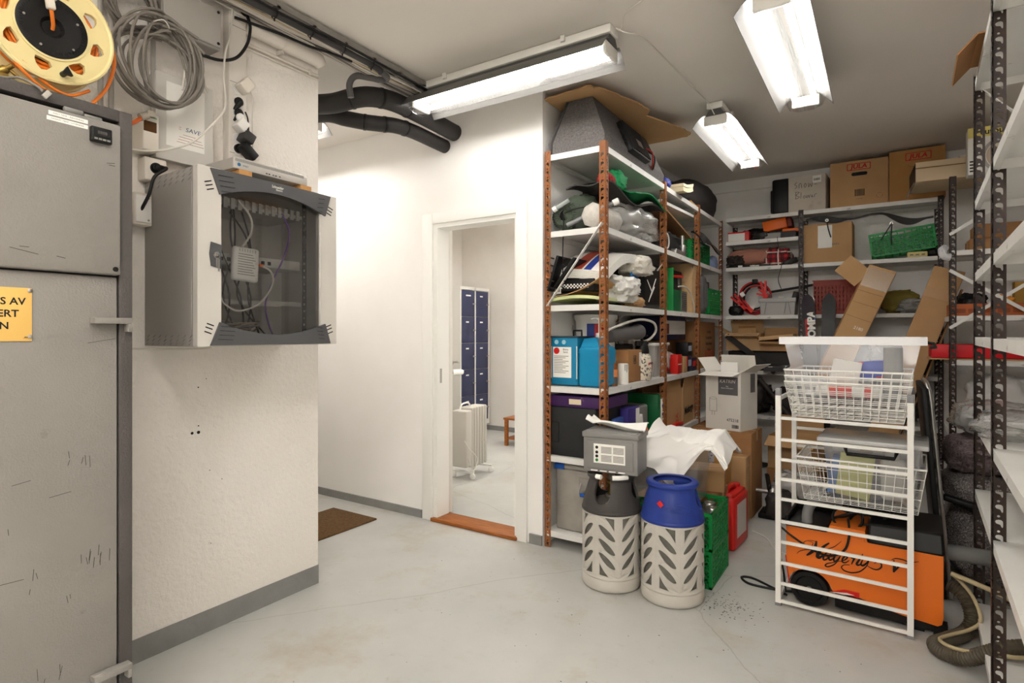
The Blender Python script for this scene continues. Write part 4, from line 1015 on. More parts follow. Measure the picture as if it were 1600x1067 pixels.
k = MB(); k.box((0, 0, .008), (.05, .30, .016), rz=4); solo('wooden_strip', k, WOOD, 'short raw wooden strip on the shelf edge in front of the duffel bag', 'strip', (-1.37, 4.92, 2.377), 0)
# second shelf
OLIVE = mat('olive_nylon', (74, 84, 70), 0.7, var=(52, 60, 50), vscale=9, vamt=.7, bump=.25, bscale=60)
o = thing('drawstring_bag', 'olive green drawstring sack at the end of the second shelf', 'bag', (-1.575, 3.235, 1.912))
k = MB(); k.lump((.22, .30, .24), 4, .16, 2.4, 22, pw=.8); part('sack', k, OLIVE, o, smooth=60)
k = MB()
for i in range(34):
    a = 2 * PI * i / 34; k.tube([(-.05 + .085 * math.cos(a), -.13, .10 + .085 * math.sin(a)), (-.05 + .06 * math.cos(a), -.160, .10 + .06 * math.sin(a)), (-.05 + .034 * math.cos(a), -.150, .10 + .034 * math.sin(a))], [.009, .008, .005], 6)
part('gathered_mouth', k, OLIVE, o)
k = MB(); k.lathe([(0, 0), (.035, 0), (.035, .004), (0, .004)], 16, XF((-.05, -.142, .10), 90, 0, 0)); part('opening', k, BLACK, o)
k = MB(); k.tube(spline([(-.05, -.163, .10), (-.045, -.170, .02), (-.045, -.178, -.10), (-.045, -.178, -.30)], 6), .0035, 6); k.tube(spline([(-.04, -.165, .11), (.03, -.165, .125), (.10, -.165, .13)], 6), .0035, 6); part('drawstring', k, BLKC, o)
k = MB(); k.cyl((0, 0, 0), .014, .10, 14, XF((-1.665, 3.04, 2.045), 0, 62, 10)); t_ = solo('clear_tube', k, clear('tube_plastic', (200, 205, 205), .5, .1), 'short clear tube with white cap lying on the olive sack', 'tube')
g = MB(); g.cyl((0, 0, -.012), .017, .024, 14, XF((-1.665, 3.04, 2.045), 0, 62, 10)); part('cap', g, WHITE, t_)
k = MB(); TB = XF((-1.60, 3.07, 1.945), 0, 66, 22); k.cyl((0, 0, .0), .014, .34, 14, TB); t_ = solo('telescopic_pole', k, mat('pole_grey', (120, 120, 122), .35, .5), 'telescopic tent pole with white clips across the second shelf', 'pole')
for z in (.16, .30): g = MB(); g.cyl((0, 0, z), .019, .035, 14, TB); part('clip', g, WHITE, t_)
k = MB(); k.cyl((0, 0, 0), .075, .30, 8, XF((-1.43, 3.06, 1.99), -90, 0, 0), bev=.012); r_ = solo('wrapped_roll', k, mat('bubble_wrap', (206, 202, 194), .4, var=(176, 170, 160), vscale=30, vamt=.8, bump=.5, bscale=70), 'whitish taped roll end beside the post on the second shelf', 'roll')
o = thing('heater_grill', 'black finned heater lying at the back of the second shelf', 'heater', (-1.60, 3.55, 2.10)); k = MB(); k.box((0, 0, .09), (.12, .30, .17), bev=.01); part('body', k, BLACK, o)
k = MB()
for i in range(14): k.box((.064, -.13 + i * .02, .09), (.012, .007, .15))
part('fin', k, mat('fin_black', (36, 35, 35), .4), o)
k = MB(); k.b2((-.1, -.16, -.188), (.1, .16, 0), bev=.01); part('stand', k, BLACK, o)
bag('clear_bag', 'large clear plastic bag bulging over the second shelf edge', (.34, .80, .25), (-1.50, 3.72, 1.912), mat('foggy_plastic', (196, 194, 190), .25, var=(150, 146, 140), vscale=26, vamt=.9, bump=.8, bscale=40), 9, amp=.14, freq=3, fold=.4, n=30)
GREENC = mat('green_fabric', (16, 136, 78), .6)
k = MB(); k.sheet(lambda u, v: (-1.40 + .06 * math.sin(u * 3), 3.15 + .85 * u, 2.175 + .02 * math.sin(u * 9 + v * 3) + .05 * v * (u - .3)), 20, 6, .006, None)
k = MB(); k.sheet(lambda u, v: (-1.62 + .30 * v, 3.10 + .92 * u, 2.165 + .035 * math.sin(u * 7 + v * 2) + .012 * math.sin(v * 9) - .03 * v), 26, 10, .008); solo('rubber_mat', k, mat('dark_mat', (66, 62, 60), .8, bump=.6, bscale=120), 'folded dark ribbed mat on top of the clear plastic bag', 'mat', smooth=60)
k = MB(); k.sheet(lambda u, v: (-1.52 + .22 * v, 3.42 + .62 * u, 2.20 + .04 * u + .025 * math.sin(u * 6 + v * 5) - .03 * (v * 1.4) ** 2 * u), 22, 8, .006); g_ = solo('green_cloth', k, GREENC, 'bright green folded cloth draped over the dark ribbed mat', 'cloth', smooth=60)
bag('green_bundle', 'green and red bundled cloth beside the heater on the second shelf', (.12, .22, .12), (-1.42, 3.36, 2.19), GREENC, 14, 'cloth', amp=.25, freq=3)
bag('red_cloth', 'small red crumpled cloth beside the green bundle', (.09, .12, .07), (-1.40, 3.20, 2.185), mat('dark_red_cloth', (150, 38, 38), .7), 15, 'cloth', amp=.25, freq=3)
# second bay of the second shelf
k = MB(); k.box((0, 0, 0), (.22, .82, .012), rx=-9, ry=8); solo('hardboard_panel', k, CARDIN, 'brown hardboard panel slanting over black gear in the middle bay', 'panel', (-1.47, 4.52, 2.18))
k = MB(); k.box((0, 0, 0), (.32, .86, .022), rx=2); solo('white_plank', k, SHELF, 'white shelf board wedged just below the top shelf of the middle bay', 'board', (-1.53, 4.55, 2.285))
bag('black_gear_bag', 'black crumpled bag filling the middle bay of the second shelf', (.34, .66, .19), (-1.55, 4.52, 1.912), mat('black_nylon', (30, 29, 29), .6, bump=.2, bscale=80), 21, amp=.2, fold=.4)
k = MB(); k.tube([(-1.36, 4.22 + .05 * math.cos(a), 1.985 + .055 * math.sin(a)) for a in [2 * PI * i / 20 for i in range(20)]], .006, 8, closed=True); k.b2((-1.39, 4.20, 1.912), (-1.37, 4.26, 1.928)); solo('white_ring', k, WHITEC, 'white cable ring standing in front of the black bag', 'cable ring')
k = MB(); k.b2((-1.42, 4.40, 1.912), (-1.34, 4.62, 1.95), bev=.006); k.cyl((-1.38, 4.68, 1.912), .03, .10, 16, bev=.004); k.cyl((-1.38, 4.68, 2.01), .016, .08, 12); solo('chrome_fitting', k, STEEL, 'chrome tap-like fitting at the edge of the second shelf', 'fitting')
crate('folding_crate', 'green folding crate in the last bay of the second shelf by the corner post', (.66, .29, .21), (-1.535, 5.28, 1.912), 90, n=11)
k = MB(); k.sheet(lambda u, v: (-1.40 + .10 * v, 5.0 + .62 * u, 2.165 + .03 * math.sin(u * 5) - .11 * v ** 2), 14, 8, .012); solo('black_visor', k, mat('black_gloss', (30, 30, 32), .25), 'black curved plastic cover hanging over the green crate in the corner bay', 'cover', smooth=60)
bag('blue_white_bag', 'small blue and white packet wedged beside the corner post', (.14, .14, .13), (-1.42, 5.72, 1.912), mat('pale_blue_pack', (150, 166, 206), .4), 23, 'packet')
# third shelf
k = MB(); k.sheet(lambda u, v: (-1.71 + .34 * v, 3.05 + .62 * u, 1.487 + .018 * math.sin(v * 3)), 10, 8, .018); solo('foam_board', k, mat('pale_green_foam', (206, 212, 158), .7), 'pale green foam sheet lying lowest on the third shelf', 'foam sheet')
k = MB(); k.sheet(lambda u, v: (-1.71 + .335 * v, 3.042 + .5 * u, 1.515 + .10 * v ** 2.2 * (1 - .35 * u) + .008 * math.sin(u * 9)), 14, 12, .004); solo('kraft_paper', k, CARD, 'sheet of brown kraft paper curving up over the pale green foam', 'paper', smooth=60)
o = thing('flat_box', 'flat black box with a white chequered edge on the third shelf', 'box', (-1.54, 3.26, 1.535)); k = MB(); k.box((-.02, 0, .05), (.27, .36, .07), bev=.004); part('body', k, BLACK, o)
k = MB()
for i in range(20):
    for j in range(3): 
        if (i + j) % 2 == 0: k.b2((-.13 + i * .011, -.1812, .030 + j * .009), (-.119 + i * .011, -.1802, .039 + j * .009))
part('check_pattern', k, WHITE, o)
k = MB(); k.b2((-.152, -.184, .0), (-.105, -.1802, .05)); part('sticker', k, PAPER, o); barcode(o, -.148, .012, .038, .028, '-y', .184)
for i, (x, y, rx_, ry_) in enumerate(((-1.665, 3.12, 0, 18), (-1.60, 3.14, 0, 38))):
    k = MB(); k.box((0, 0, .0), (.018, .22, .22), bev=.004, ry=ry_); 
    for q in range(5): k.box((0.0, -.112, -.09 + q * .045), (.024, .006, .008), ry=ry_)
    solo('ribbed_board', k, BLACK, ['black ribbed panel leaning at the wall end of the third shelf', 'second black panel leaning flatter beside the ribbed one'][i], 'panel', (x, y, 1.655))
def pz(u, v): return .15 * math.sin(PI * u * .72) - .05 * abs(v - .25) ** 1.5
pst = thing('poster_stack', 'stack of printed brochures with red and blue stripes on the third shelf', 'brochures', (-1.52, 3.415, 1.66))
k = MB()
for i in range(7):
    k.sheet(lambda u, v: (-.165 + .33 * v, -.32 + .60 * u, -.03 + i * .008 + pz(u, v)), 14, 8, .0065)
part('sheets', k, PAPER, pst, smooth=60)
for nm, c, a, b in (('red_band', (176, 72, 54), .30, .52), ('blue_band', (34, 60, 150), .56, .70)):
    k = MB(); k.sheet(lambda u, v: (-.165 + .33 * (a + (b - a) * v), -.32 + .48 * u, .0262 + pz(u * .8, a + (b - a) * v)), 14, 3, .001); part(nm, k, mat(nm, c, .5), pst, smooth=60)
bag('plastic_packet', 'clear wrapped packet hanging off the end of the brochures', (.20, .34, .14), (-1.42, 3.72, 1.68), mat('packet_film', (222, 216, 204), .22, bump=.8, bscale=45), 31, 'packet', amp=.2, fold=.5)
bag('crumpled_plastic', 'crumpled white plastic wrapping in front of the black canister', (.24, .36, .17), (-1.43, 3.45, 1.49), mat('white_film', (222, 220, 214), .25, bump=.9, bscale=40), 33, 'plastic', amp=.24, fold=.6, n=28)
bag('kraft_wad', 'small wad of brown paper at the shelf edge by the black canister', (.12, .22, .07), (-1.40, 3.64, 1.466), CARD, 35, 'paper', amp=.25, fold=.4)
k = MB(); k.box((0, 0, .0), (.012, .17, .11), bev=.003, rz=6, rx=-24); solo('blue_tray', k, mat('blue_tray', (28, 112, 178), .4), 'blue plastic tray tilted beside the crumpled plastic', 'tray', (-1.40, 3.66, 1.655))
jr = jerry('jerry_can', 'large black jerry can with orange tape on the third shelf', (.50, .29, .37), (-1.53, 4.03, 1.466), BLACK, 90)
k = MB(); k.b2((.20, -.153, .225), (.252, -.1505, .305)); part('tape', k, mat('red_tape', (232, 72, 40), .5), jr)
k = MB()
for p, q in (((-.18, .20), (-.08, .12)), ((-.12, .08), (-.03, .16)), ((-.15, .05), (.0, .22))): k.bar((p[0], -.1515, p[1]), (q[0], -.1515, q[1]), .003, .008, up=(0, 1, 0))
part('tape_strip', k, PAPER, jr)
k = MB(); k.b2((-1.64, 4.36, 1.466), (-1.355, 4.372, 1.80), bev=.003); solo('green_binder', k, GREEN, 'thin green folder standing against the black jerry can', 'folder')
o = thing('metal_box', 'green metal box with perforated steel end in the middle bay', 'box', (-1.48, 4.60, 1.466), 90); k = MB(); k.box((0, 0, .085), (.36, .22, .17), bev=.004); part('body', k, mat('dark_green_paint', (18, 92, 52), .4), o)
k = MB(); k.b2((.02, -.1125, .005), (.16, -.1102, .165)); e_ = part('steel_panel', k, STEEL, o)
k = MB()
for i in range(7):
    for j in range(9): k.b2((.03 + i * .018, -.1135, .015 + j * .016), (.04 + i * .018, -.1124, .023 + j * .016))
part('perforation', k, BLACK, e_)
k = MB(); k.tube(spline([(-1.345, 4.46, 1.66), (-1.335, 4.62, 1.665), (-1.335, 4.78, 1.61), (-1.34, 4.90, 1.50), (-1.35, 4.92, 1.47)], 8), .006, 8); solo('white_cable', k, WHITEC, 'white cable arching in front of the green metal box', 'cable')
o = thing('tool_case', 'black case with red handle set on the green metal box', 'case', (-1.52, 4.60, 1.638), 90); k = MB(); k.box((0, 0, .085), (.42, .20, .17), bev=.012); part('body', k, mat('case_black', (34, 33, 33), .5), o)
k = MB(); k.tube([(-.20, -.10, .09), (-.20, -.125, .10), (.14, -.125, .125), (.14, -.10, .125)], .011, 10); part('handle', k, RED, o)
for x in (-.10, .10): k = MB(); k.box((x, -.105, .08), (.04, .012, .05), bev=.003); part('latch', k, GREYP, o)
o = carton('cardboard_box', 'torn pale carton with printed strip standing past the green box', (.26, .26, .30), (-1.49, 5.02, 1.466), 90, CARDL, flaps=(-8, None, -6, 12)); patch(o, 'printed_strip', .06, .02, .085, .24, mat('print_violet', (90, 90, 160), .6), '-y', .13)
o = thing('grey_tank', 'rounded grey plastic tank with vertical ribs by the corner bay', 'tank', (-1.48, 5.27, 1.466)); k = MB(); k.box((0, 0, .18), (.28, .16, .36), bev=.06, seg=4); part('body', k, mat('tank_grey', (96, 94, 94), .5), o)
k = MB()
for i in range(4): k.box((.141, -.045 + i * .03, .17), (.006, .008, .22), bev=.003)
part('rib', k, mat('tank_grey', (96, 94, 94), .5), o)
crate('folding_crate', 'green folding crate on the third shelf beside the corner post', (.42, .32, .24), (-1.50, 5.61, 1.466), 90, n=8, rows=5)
k = MB(); k.b2((-1.66, 5.50, 1.71), (-1.40, 5.62, 1.78), bev=.004); solo('dark_box', k, mat('dark_brown_box', (70, 48, 34), .7), 'dark brown box resting across the green crate on the third shelf', 'box')
# fourth shelf
o = thing('metal_canister', 'square blue chemical canister with white label on the fourth shelf', 'canister', (-1.625, 3.20, .977)); TQ = mat('canister_blue', (24, 124, 164), .4); 
k = MB(); k.box((0, 0, .15), (.18, .24, .29), bev=.008); part('body', k, TQ, o)
k = MB(); k.box((0, 0, .296), (.185, .245, .010), bev=.003); part('rim', k, mat('rim_dark', (40, 60, 72), .4), o)
k = MB(); k.tube([(.03, -.05, .30), (.03, -.05, .335), (.085, -.05, .335), (.085, -.05, .30)], .006, 8); part('handle', k, BLACK, o)
l = patch(o, 'sticker', -.075, .05, .05, .235, PAPER, '-y', .12); patch(o, 'grey_label', -.09, .045, .09, .24, mat('label_grey', (196, 196, 192), .6), '-y', .1195, .0003)
k = MB(); k.cyl((-.05, -.1215, .212), .02, .001, 20, axis='y'); part('logo', k, RED, l); text('Biona\nSand.', .016, INK, l, face((.012, -.1212, .212), '-y'), depth=.0002)
for i in range(11): 
    g = MB(); u = -.068 + (i % 2) * .0; g.b2((u, -.1214, .178 - i * .010), (u + .10 - (i % 3) * .02, -.1208, .1815 - i * .010)); part('printed_line', g, GREYP, l)
for x in (-.05, .0): g = MB(); g.cyl((x, -.1215, .265), .014, .001, 18, axis='y'); part('hazard_mark', g, mat('pale_mark', (150, 190, 204), .5), o)
o = thing('jug', 'turquoise plastic jug with white pump on the fourth shelf', 'jug', (-1.445, 3.17, .977)); k = MB()
k.box((0, 0, .12), (.165, .20, .24), bev=.025, seg=3); k.add([(-.08, -.098, .2), (.08, -.098, .2), (.08, .098, .2), (-.08, .098, .2), (-.06, -.06, .285), (.012, -.06, .295), (.012, .06, .295), (-.06, .06, .285)], [(0, 1, 5, 4), (1, 2, 6, 5), (2, 3, 7, 6), (3, 0, 4, 7), (4, 5, 6, 7)])
k.tube([(.066, 0, .205), (.06, 0, .25), (.02, 0, .28)], .016, 10); part('body', k, mat('turquoise_plastic', (18, 132, 176), .35), o)
k = MB(); k.cyl((.015, 0, .29), .024, .03, 18, bev=.003); k.cyl((.015, 0, .32), .009, .085, 12); k.tube([(.015, 0, .405), (-.01, 0, .412), (-.04, 0, .407)], .009, 10); k.cyl((.015, 0, .40), .02, .012, 16, bev=.002); part('pump', k, mat('pump_white', (226, 224, 220), .4), o)
o = thing('paint_bucket', 'white paint bucket with blue and red label behind the blue canister', 'bucket', (-1.595, 3.47, .977)); k = MB(); k.lathe([(.115, 0), (.132, .40), (.137, .40), (.137, .41), (.143, .41), (.143, .435), (.136, .44), (0, .44)], 40); part('body', k, WHITE, o)
def wrapc(r, a0, a1, z0, z1): 
    q = MB(); q.sheet(lambda u, v: ((r + .0008) * math.cos(math.radians(a0 + (a1 - a0) * u)), (r + .0008) * math.sin(math.radians(a0 + (a1 - a0) * u)), z0 + (z1 - z0) * v), 14, 2, .0); return q
l = part('blue_label', wrapc(.1328, 270, 325, .20, .38), mat('label_blue', (40, 62, 140), .45), o); part('red_label', wrapc(.1335, 292, 318, .27, .38), RED, o)
k = MB(); k.tube(spline([(-.125, -.085, .37), (-.11, -.12, .33), (-.06, -.16, .27), (.0, -.18, .25), (.08, -.165, .27), (.13, -.08, .37)], 6), .003, 6); part('wire_handle', k, STEEL, o)
k = MB(); k.box((-.0, -.19, .245), (.05, .012, .05), ry=45); part('hazard_tag', k, PAPER, o)
for i, (y, x, pr, c, cp, lb) in enumerate((
    (3.245, -1.375, [(.026, 0), (.026, .005), (.026, .12), (.024, .135), (.012, .14), (0, .14)], (126, 70, 32), None, 'brown printed spray can at the shelf edge past the front post'),
    (3.30, -1.43, [(.028, 0), (.028, .16), (.02, .19), (.02, .22), (0, .22)], (226, 196, 130), None, 'tall yellowish bottle behind the brown spray can'),
    (3.40, -1.375, [(.034, 0), (.034, .12), (.03, .128), (0, .128)], (226, 224, 218), None, 'white bottle with drip marks beside the brown spray can'),
    (3.335, -1.47, [(.026, 0), (.026, .20), (.012, .215), (.012, .235), (0, .235)], (214, 212, 206), None, 'slim white tube behind the white bottle'))):
    o = thing('spray_can' if i == 0 else 'bottle', lb, 'bottle', (x, y, .977)); k = MB(); k.lathe(pr, 22); part('body', k, mat('bottle_%s' % ['brown', 'yellow', 'white', 'grey'][i], c, .4), o)
    if i == 0: part('label_band', wrapc(.0262, -80, 60, .055, .10), mat('band_orange', (206, 130, 80), .5), o); part('picture_band', wrapc(.0262, -80, 60, .012, .05), mat('band_slate', (84, 88, 92), .5), o)
    if i == 1: part('label_band', wrapc(.0284, -80, 60, .03, .13), mat('band_orange', (206, 130, 80), .5), o)
    if i == 2: part('drip', wrapc(.0345, -50, -44, .085, .125), BLACK, o); part('drip', wrapc(.0345, -30, -24, .075, .125), BLACK, o); part('drip', wrapc(.0345, -10, -5, .09, .125), BLACK, o)
o = carton('cardboard_box', 'brown carton with arrow symbol behind the pressure sprayer', (.24, .20, .21), (-1.47, 3.60, .977), 90, CARDD); k = MB()
for a, b in (((-.03, .12), (-.03, .17)), ((.01, .12), (.01, .17)), ((-.03, .12), (.01, .12)), ((-.03, .17), (.01, .17)), ((-.017, .13), (-.017, .16)), ((-.003, .13), (-.003, .16))): k.bar((a[0], -.1008, a[1]), (b[0], -.1008, b[1]), .0014, .004, up=(0, 1, 0))
part('arrow_mark', k, INK, o); patch(o, 'sticker', .07, .10, .115, .19, PAPER, '-y', .1)
o = thing('flashlight', 'long grey cylinder lamp lying across the boxes on the fourth shelf', 'lamp', (-1.40, 3.42, 1.28)); CM = XF((-.02, -.16, 0), -87, 0, -3); k = MB(); k.lathe([(.0, 0), (.042, 0), (.045, .02), (.045, .42), (.052, .43), (.052, .47), (.046, .47)], 28, CM); part('body', k, mat('lamp_body', (92, 90, 88), .45), o)
k = MB(); k.lathe([(0, .468), (.046, .468), (.046, .473), (.03, .480), (0, .482)], 28, CM); part('lens', k, mat('lens_white', (222, 220, 216), .15), o)
k = MB(); k.box((0, 0, .12), (.18, .42, .24), bev=.01); solo('black_toolbox', k, mat('case_black', (34, 33, 33), .5), 'black box under the long grey cylinder lamp', 'box', (-1.63, 3.80, .977))
o = thing('pressure_sprayer', 'speckled pressure sprayer with black pump head on the fourth shelf', 'sprayer', (-1.385, 3.76, .977)); k = MB(); k.lathe([(.060, 0), (.066, .01), (.066, .13), (.060, .16), (.046, .178), (.046, .185), (0, .185)], 32); part('tank', k, mat('speckled_tank', (216, 206, 188), .45, spots=(96, 90, 84), sscale=70, slo=.55, shi=.58), o)
k = MB(); k.lathe([(.047, .180), (.050, .19), (.042, .235), (.03, .25), (.02, .26), (0, .26)], 28); k.cyl((0, 0, .26), .009, .035, 12); k.lathe([(.016, .295), (.04, .298), (.04, .308), (0, .310)], 24); k.box((0, -.05, .25), (.03, .10, .036), bev=.008); k.tube([(0, .02, .252), (0, .08, .255), (0, .115, .245)], [.014, .012, .008], 12); part('pump_head', k, BLACK, o)
text('WURTH', .020, INK, o, face((.0672, .0, .115), '+x'), depth=.0003, sx=.9); k = MB(); k.b2((.064, -.045, .105), (.0665, -.03, .12)); part('logo', k, RED, o); k = MB(); k.b2((.052, .044, .07), (.056, .05, .125)); part('stripe', k, RED, o)
o = thing('storage_tub', 'translucent white tub with lid on the fourth shelf next to the sprayer', 'tub', (-1.485, 4.19, .977)); k = MB()
w0, w1 = .13, .15
k.add([(-.12, -w0, 0), (.08, -w0, 0), (.08, w0, 0), (-.12, w0, 0), (-.13, -w1, .225), (.095, -w1, .225), (.095, w1, .225), (-.13, w1, .225)], [(3, 2, 1, 0), (0, 1, 5, 4), (1, 2, 6, 5), (2, 3, 7, 6), (3, 0, 4, 7), (4, 5, 6, 7)]); part('body', k, mat('translucent_white', (206, 204, 200), .35, trans=.25, ior=1.2), o)
k = MB(); k.box((-.018, 0, .235), (.25, .325, .022), bev=.006); part('lid', k, mat('tub_lid', (226, 224, 220), .35), o)
k = MB(); k.tube(spline([(-1.44, 3.15, 1.28), (-1.38, 3.35, 1.345), (-1.36, 3.65, 1.385), (-1.36, 3.92, 1.37), (-1.37, 4.00, 1.31), (-1.40, 3.94, 1.25), (-1.45, 3.8, 1.22)], 10), .0085, 9); solo('pale_hose', k, WHITEC, 'pale hose arching over the pressure sprayer', 'hose')
bag('white_packet', 'white folded packet behind the sprayer head', (.10, .22, .10), (-1.50, 3.90, 1.22), WHITE, 41, 'packet')
o = thing('juice_carton', 'small red drink carton at the shelf edge in the middle bay', 'carton', (-1.375, 4.50, .977)); k = MB(); k.box((0, 0, .075), (.06, .11, .15), bev=.003); part('body', k, RED, o); k = MB(); k.b2((.0305, -.05, .07), (.031, .05, .078)); part('stripe', k, WHITE, o)
o = carton('small_box', 'small tan box with red corner beside the red drink carton', (.10, .06, .13), (-1.375, 4.66, .977), 90, CARD); patch(o, 'red_corner', .02, .05, .05, .13, RED, '-y', .03)
bag('foil_bag', 'clear foil bag with red print behind the red drink carton', (.12, .18, .17), (-1.47, 4.50, .977), mat('foil_film', (196, 180, 176), .2, spots=(180, 40, 36), sscale=12, slo=.58, shi=.6, bump=.6, bscale=40), 43, 'bag', amp=.2, fold=.3)
NAVY = mat('navy_box', (26, 32, 62), .45)
for i, (y, z, h, lb) in enumerate(((4.79, .977, .13, 'navy blue small box with pale letters at the shelf edge'), (4.93, .977, .11, 'second navy small box beside the post'), (4.80, 1.108, .11, 'black electronics box with a pale screen picture on the navy box'))):
    o = thing('small_box', lb, 'box', (-1.40, y, z)); k = MB(); k.box((0, 0, h / 2), (.10, .13, h), bev=.002); part('body', k, NAVY if i < 2 else BLACK, o); k = MB(); k.b2((.0501, -.045, h * .35), (.0508, .045, h * .75)); part('printed_panel', k, mat('pale_print', (168, 178, 196), .5) if i != 1 else RED, o)
o = carton('cardboard_box', 'open brown carton behind the red drink carton', (.52, .16, .26), (-1.58, 4.62, .977), 90, CARDD)
o = thing('appliance_box', 'white and navy printed appliance box under the third shelf', 'box', (-1.55, 4.62, 1.24), 90); k = MB(); k.box((0, 0, .095), (.58, .26, .19), bev=.003); part('body', k, NAVY, o); patch(o, 'printed_panel', -.26, .045, .275, .155, mat('pale_box_print', (206, 206, 204), .5), '-y', .13); patch(o, 'printed_picture', -.26, .05, -.16, .13, mat('dark_red_print', (96, 36, 36), .5), '-y', .1312)
o = carton('cardboard_box', 'tall brown moving carton with red print in the corner bay', (.68, .30, .42), (-1.53, 5.42, .977), 90, CARDD)
for i, s in enumerate(('1 Gra hjerte', '2 Gra hjerte/bord', '3 Batterier/lamper', '4 Diverse')): text(s, .04, INK, o, face((.10, -.151, .33 - i * .055), '-y'), depth=.0003, sx=.8)
text('JULA', .075, RED, o, face((.12, -.151, .10), '-y'), depth=.0003); k = MB()
for a, b in (((-.01, .055), (.25, .055)), ((-.01, .15), (.25, .15)), ((-.01, .055), (-.01, .15)), ((.25, .055), (.25, .15))): k.bar((a[0], -.151, a[1]), (b[0], -.151, b[1]), .002, .007, up=(0, 1, 0))
part('logo_frame', k, RED, o)
# fifth shelf
PURB = mat('purple_board', (64, 34, 86), .5, spots=(110, 84, 120), sscale=16, slo=.68, shi=.72)
o = thing('flat_box', 'flat purple box with worn label on top of the black case', 'box', (-1.53, 3.24, .853)); k = MB(); k.box((0, 0, .033), (.36, .36, .066), bev=.004); part('body', k, PURB, o); patch(o, 'worn_label', -.05, .018, .03, .05, CREAM, '-y', .18)
o = thing('black_case', 'matt black case with recessed grip below the purple box', 'case', (-1.56, 3.25, .557)); k = MB(); k.box((0, 0, .147), (.31, .38, .294), bev=.006); part('body', k, mat('matt_black', (42, 42, 43), .6), o); k = MB()
for a, b in (((-.14, .08), (-.14, .20)), ((-.09, .08), (-.09, .20)), ((-.14, .20), (-.09, .20)), ((-.14, .08), (-.09, .08))): k.bar((a[0], -.1908, a[1]), (b[0], -.1908, b[1]), .0016, .003, up=(0, 1, 0))
part('grip_outline', k, BLACK, o)
o = carton('small_box', 'blue printed box on the fifth shelf beside the front post', (.14, .14, .21), (-1.45, 3.36, .557), 90, mat('bright_blue_box', (62, 96, 176), .45), tape=False)
o = thing('stationery_box', 'purple box with a big letter mark on cream, fifth shelf', 'box', (-1.40, 3.52, .557), 90); k = MB(); k.box((0, 0, .13), (.20, .10, .26), bev=.003); part('body', k, mat('violet_box', (54, 42, 120), .45), o); patch(o, 'cream_panel', -.09, .03, .03, .14, mat('tan_panel', (222, 188, 130), .5), '-y', .05); text('S', .10, INK, o, face((-.03, -.0515, .085), '-y'), depth=.0004, off=.004); patch(o, 'white_panel', .035, .01, .098, .25, PAPER, '-y', .05)
k = MB(); k.box((0, 0, .09), (.06, .12, .18), bev=.004, rx=14); solo('white_packet', k, WHITE, 'white tilted packet leaning on the purple box', 'packet', (-1.40, 3.70, .557))
bag('orange_wrapper', 'orange and white wrapper on the fifth shelf', (.08, .10, .10), (-1.40, 3.80, .557), mat('orange_white', (230, 110, 60), .5, spots=(230, 226, 220), sscale=14), 45, 'wrapper')
k = MB(); k.box((0, 0, .15), (.30, .06, .30), bev=.004); solo('green_binder', k, mat('binder_green', (10, 96, 52), .4), 'green ring binder standing on the fifth shelf', 'binder', (-1.50, 4.02, .557))
k = MB(); k.box((0, 0, .13), (.30, .05, .26), bev=.004); wb = solo('white_binder', k, PAPER, 'white ring binder beside the green one', 'binder', (-1.50, 4.10, .557))
for z in (.08, .14, .20): k = MB(); k.b2((.1503, -.02, z), (.151, .02, z + .02)); part('spine_label', k, mat('label_blue', (40, 62, 140), .45), wb)
k = MB(); k.box((0, 0, .12), (.26, .14, .24), bev=.02, seg=3); solo('grey_canister', k, mat('soft_grey', (128, 128, 126), .5), 'grey plastic canister between purple box and green binder', 'canister', (-1.53, 3.86, .557))
k = MB(); k.b2((-1.64, 3.60, .557), (-1.52, 3.76, .83), bev=.004); solo('dark_box', k, mat('dark_red_box', (58, 26, 24), .6), 'dark maroon box at the back of the fifth shelf', 'box')
k = MB(); k.box((0, 0, .02), (.05, .30, .035), bev=.01); solo('red_handle_tool', k, RED, 'red plastic handle lying on the fifth shelf edge', 'tool', (-1.36, 4.42, .557))
o = carton('cardboard_box', 'narrow brown carton with red letters on the fifth shelf', (.28, .20, .28), (-1.47, 4.44, .557), 84, CARD, flaps=(4, None, -4, None)); text('2A', .07, RED, o, face((.06, -.101, .07), '-y', 90), depth=.0003)
o = carton('cardboard_box', 'open curved brown carton with big black letters on the fifth shelf', (.36, .24, .30), (-1.48, 4.79, .557), 92, CARD, flaps=(-10, None, -8, None)); text('Melange', .085, INK, o, face((.0, -.1215, .11), '-y', 4), depth=.0003, off=.002)
o = carton('cardboard_box', 'tall thin brown carton with white sticker behind the curved one', (.14, .10, .34), (-1.655, 4.58, .557), 90, CARDD, ry=-4); patch(o, 'sticker', -.03, .20, .05, .32, PAPER, '-y', .05)
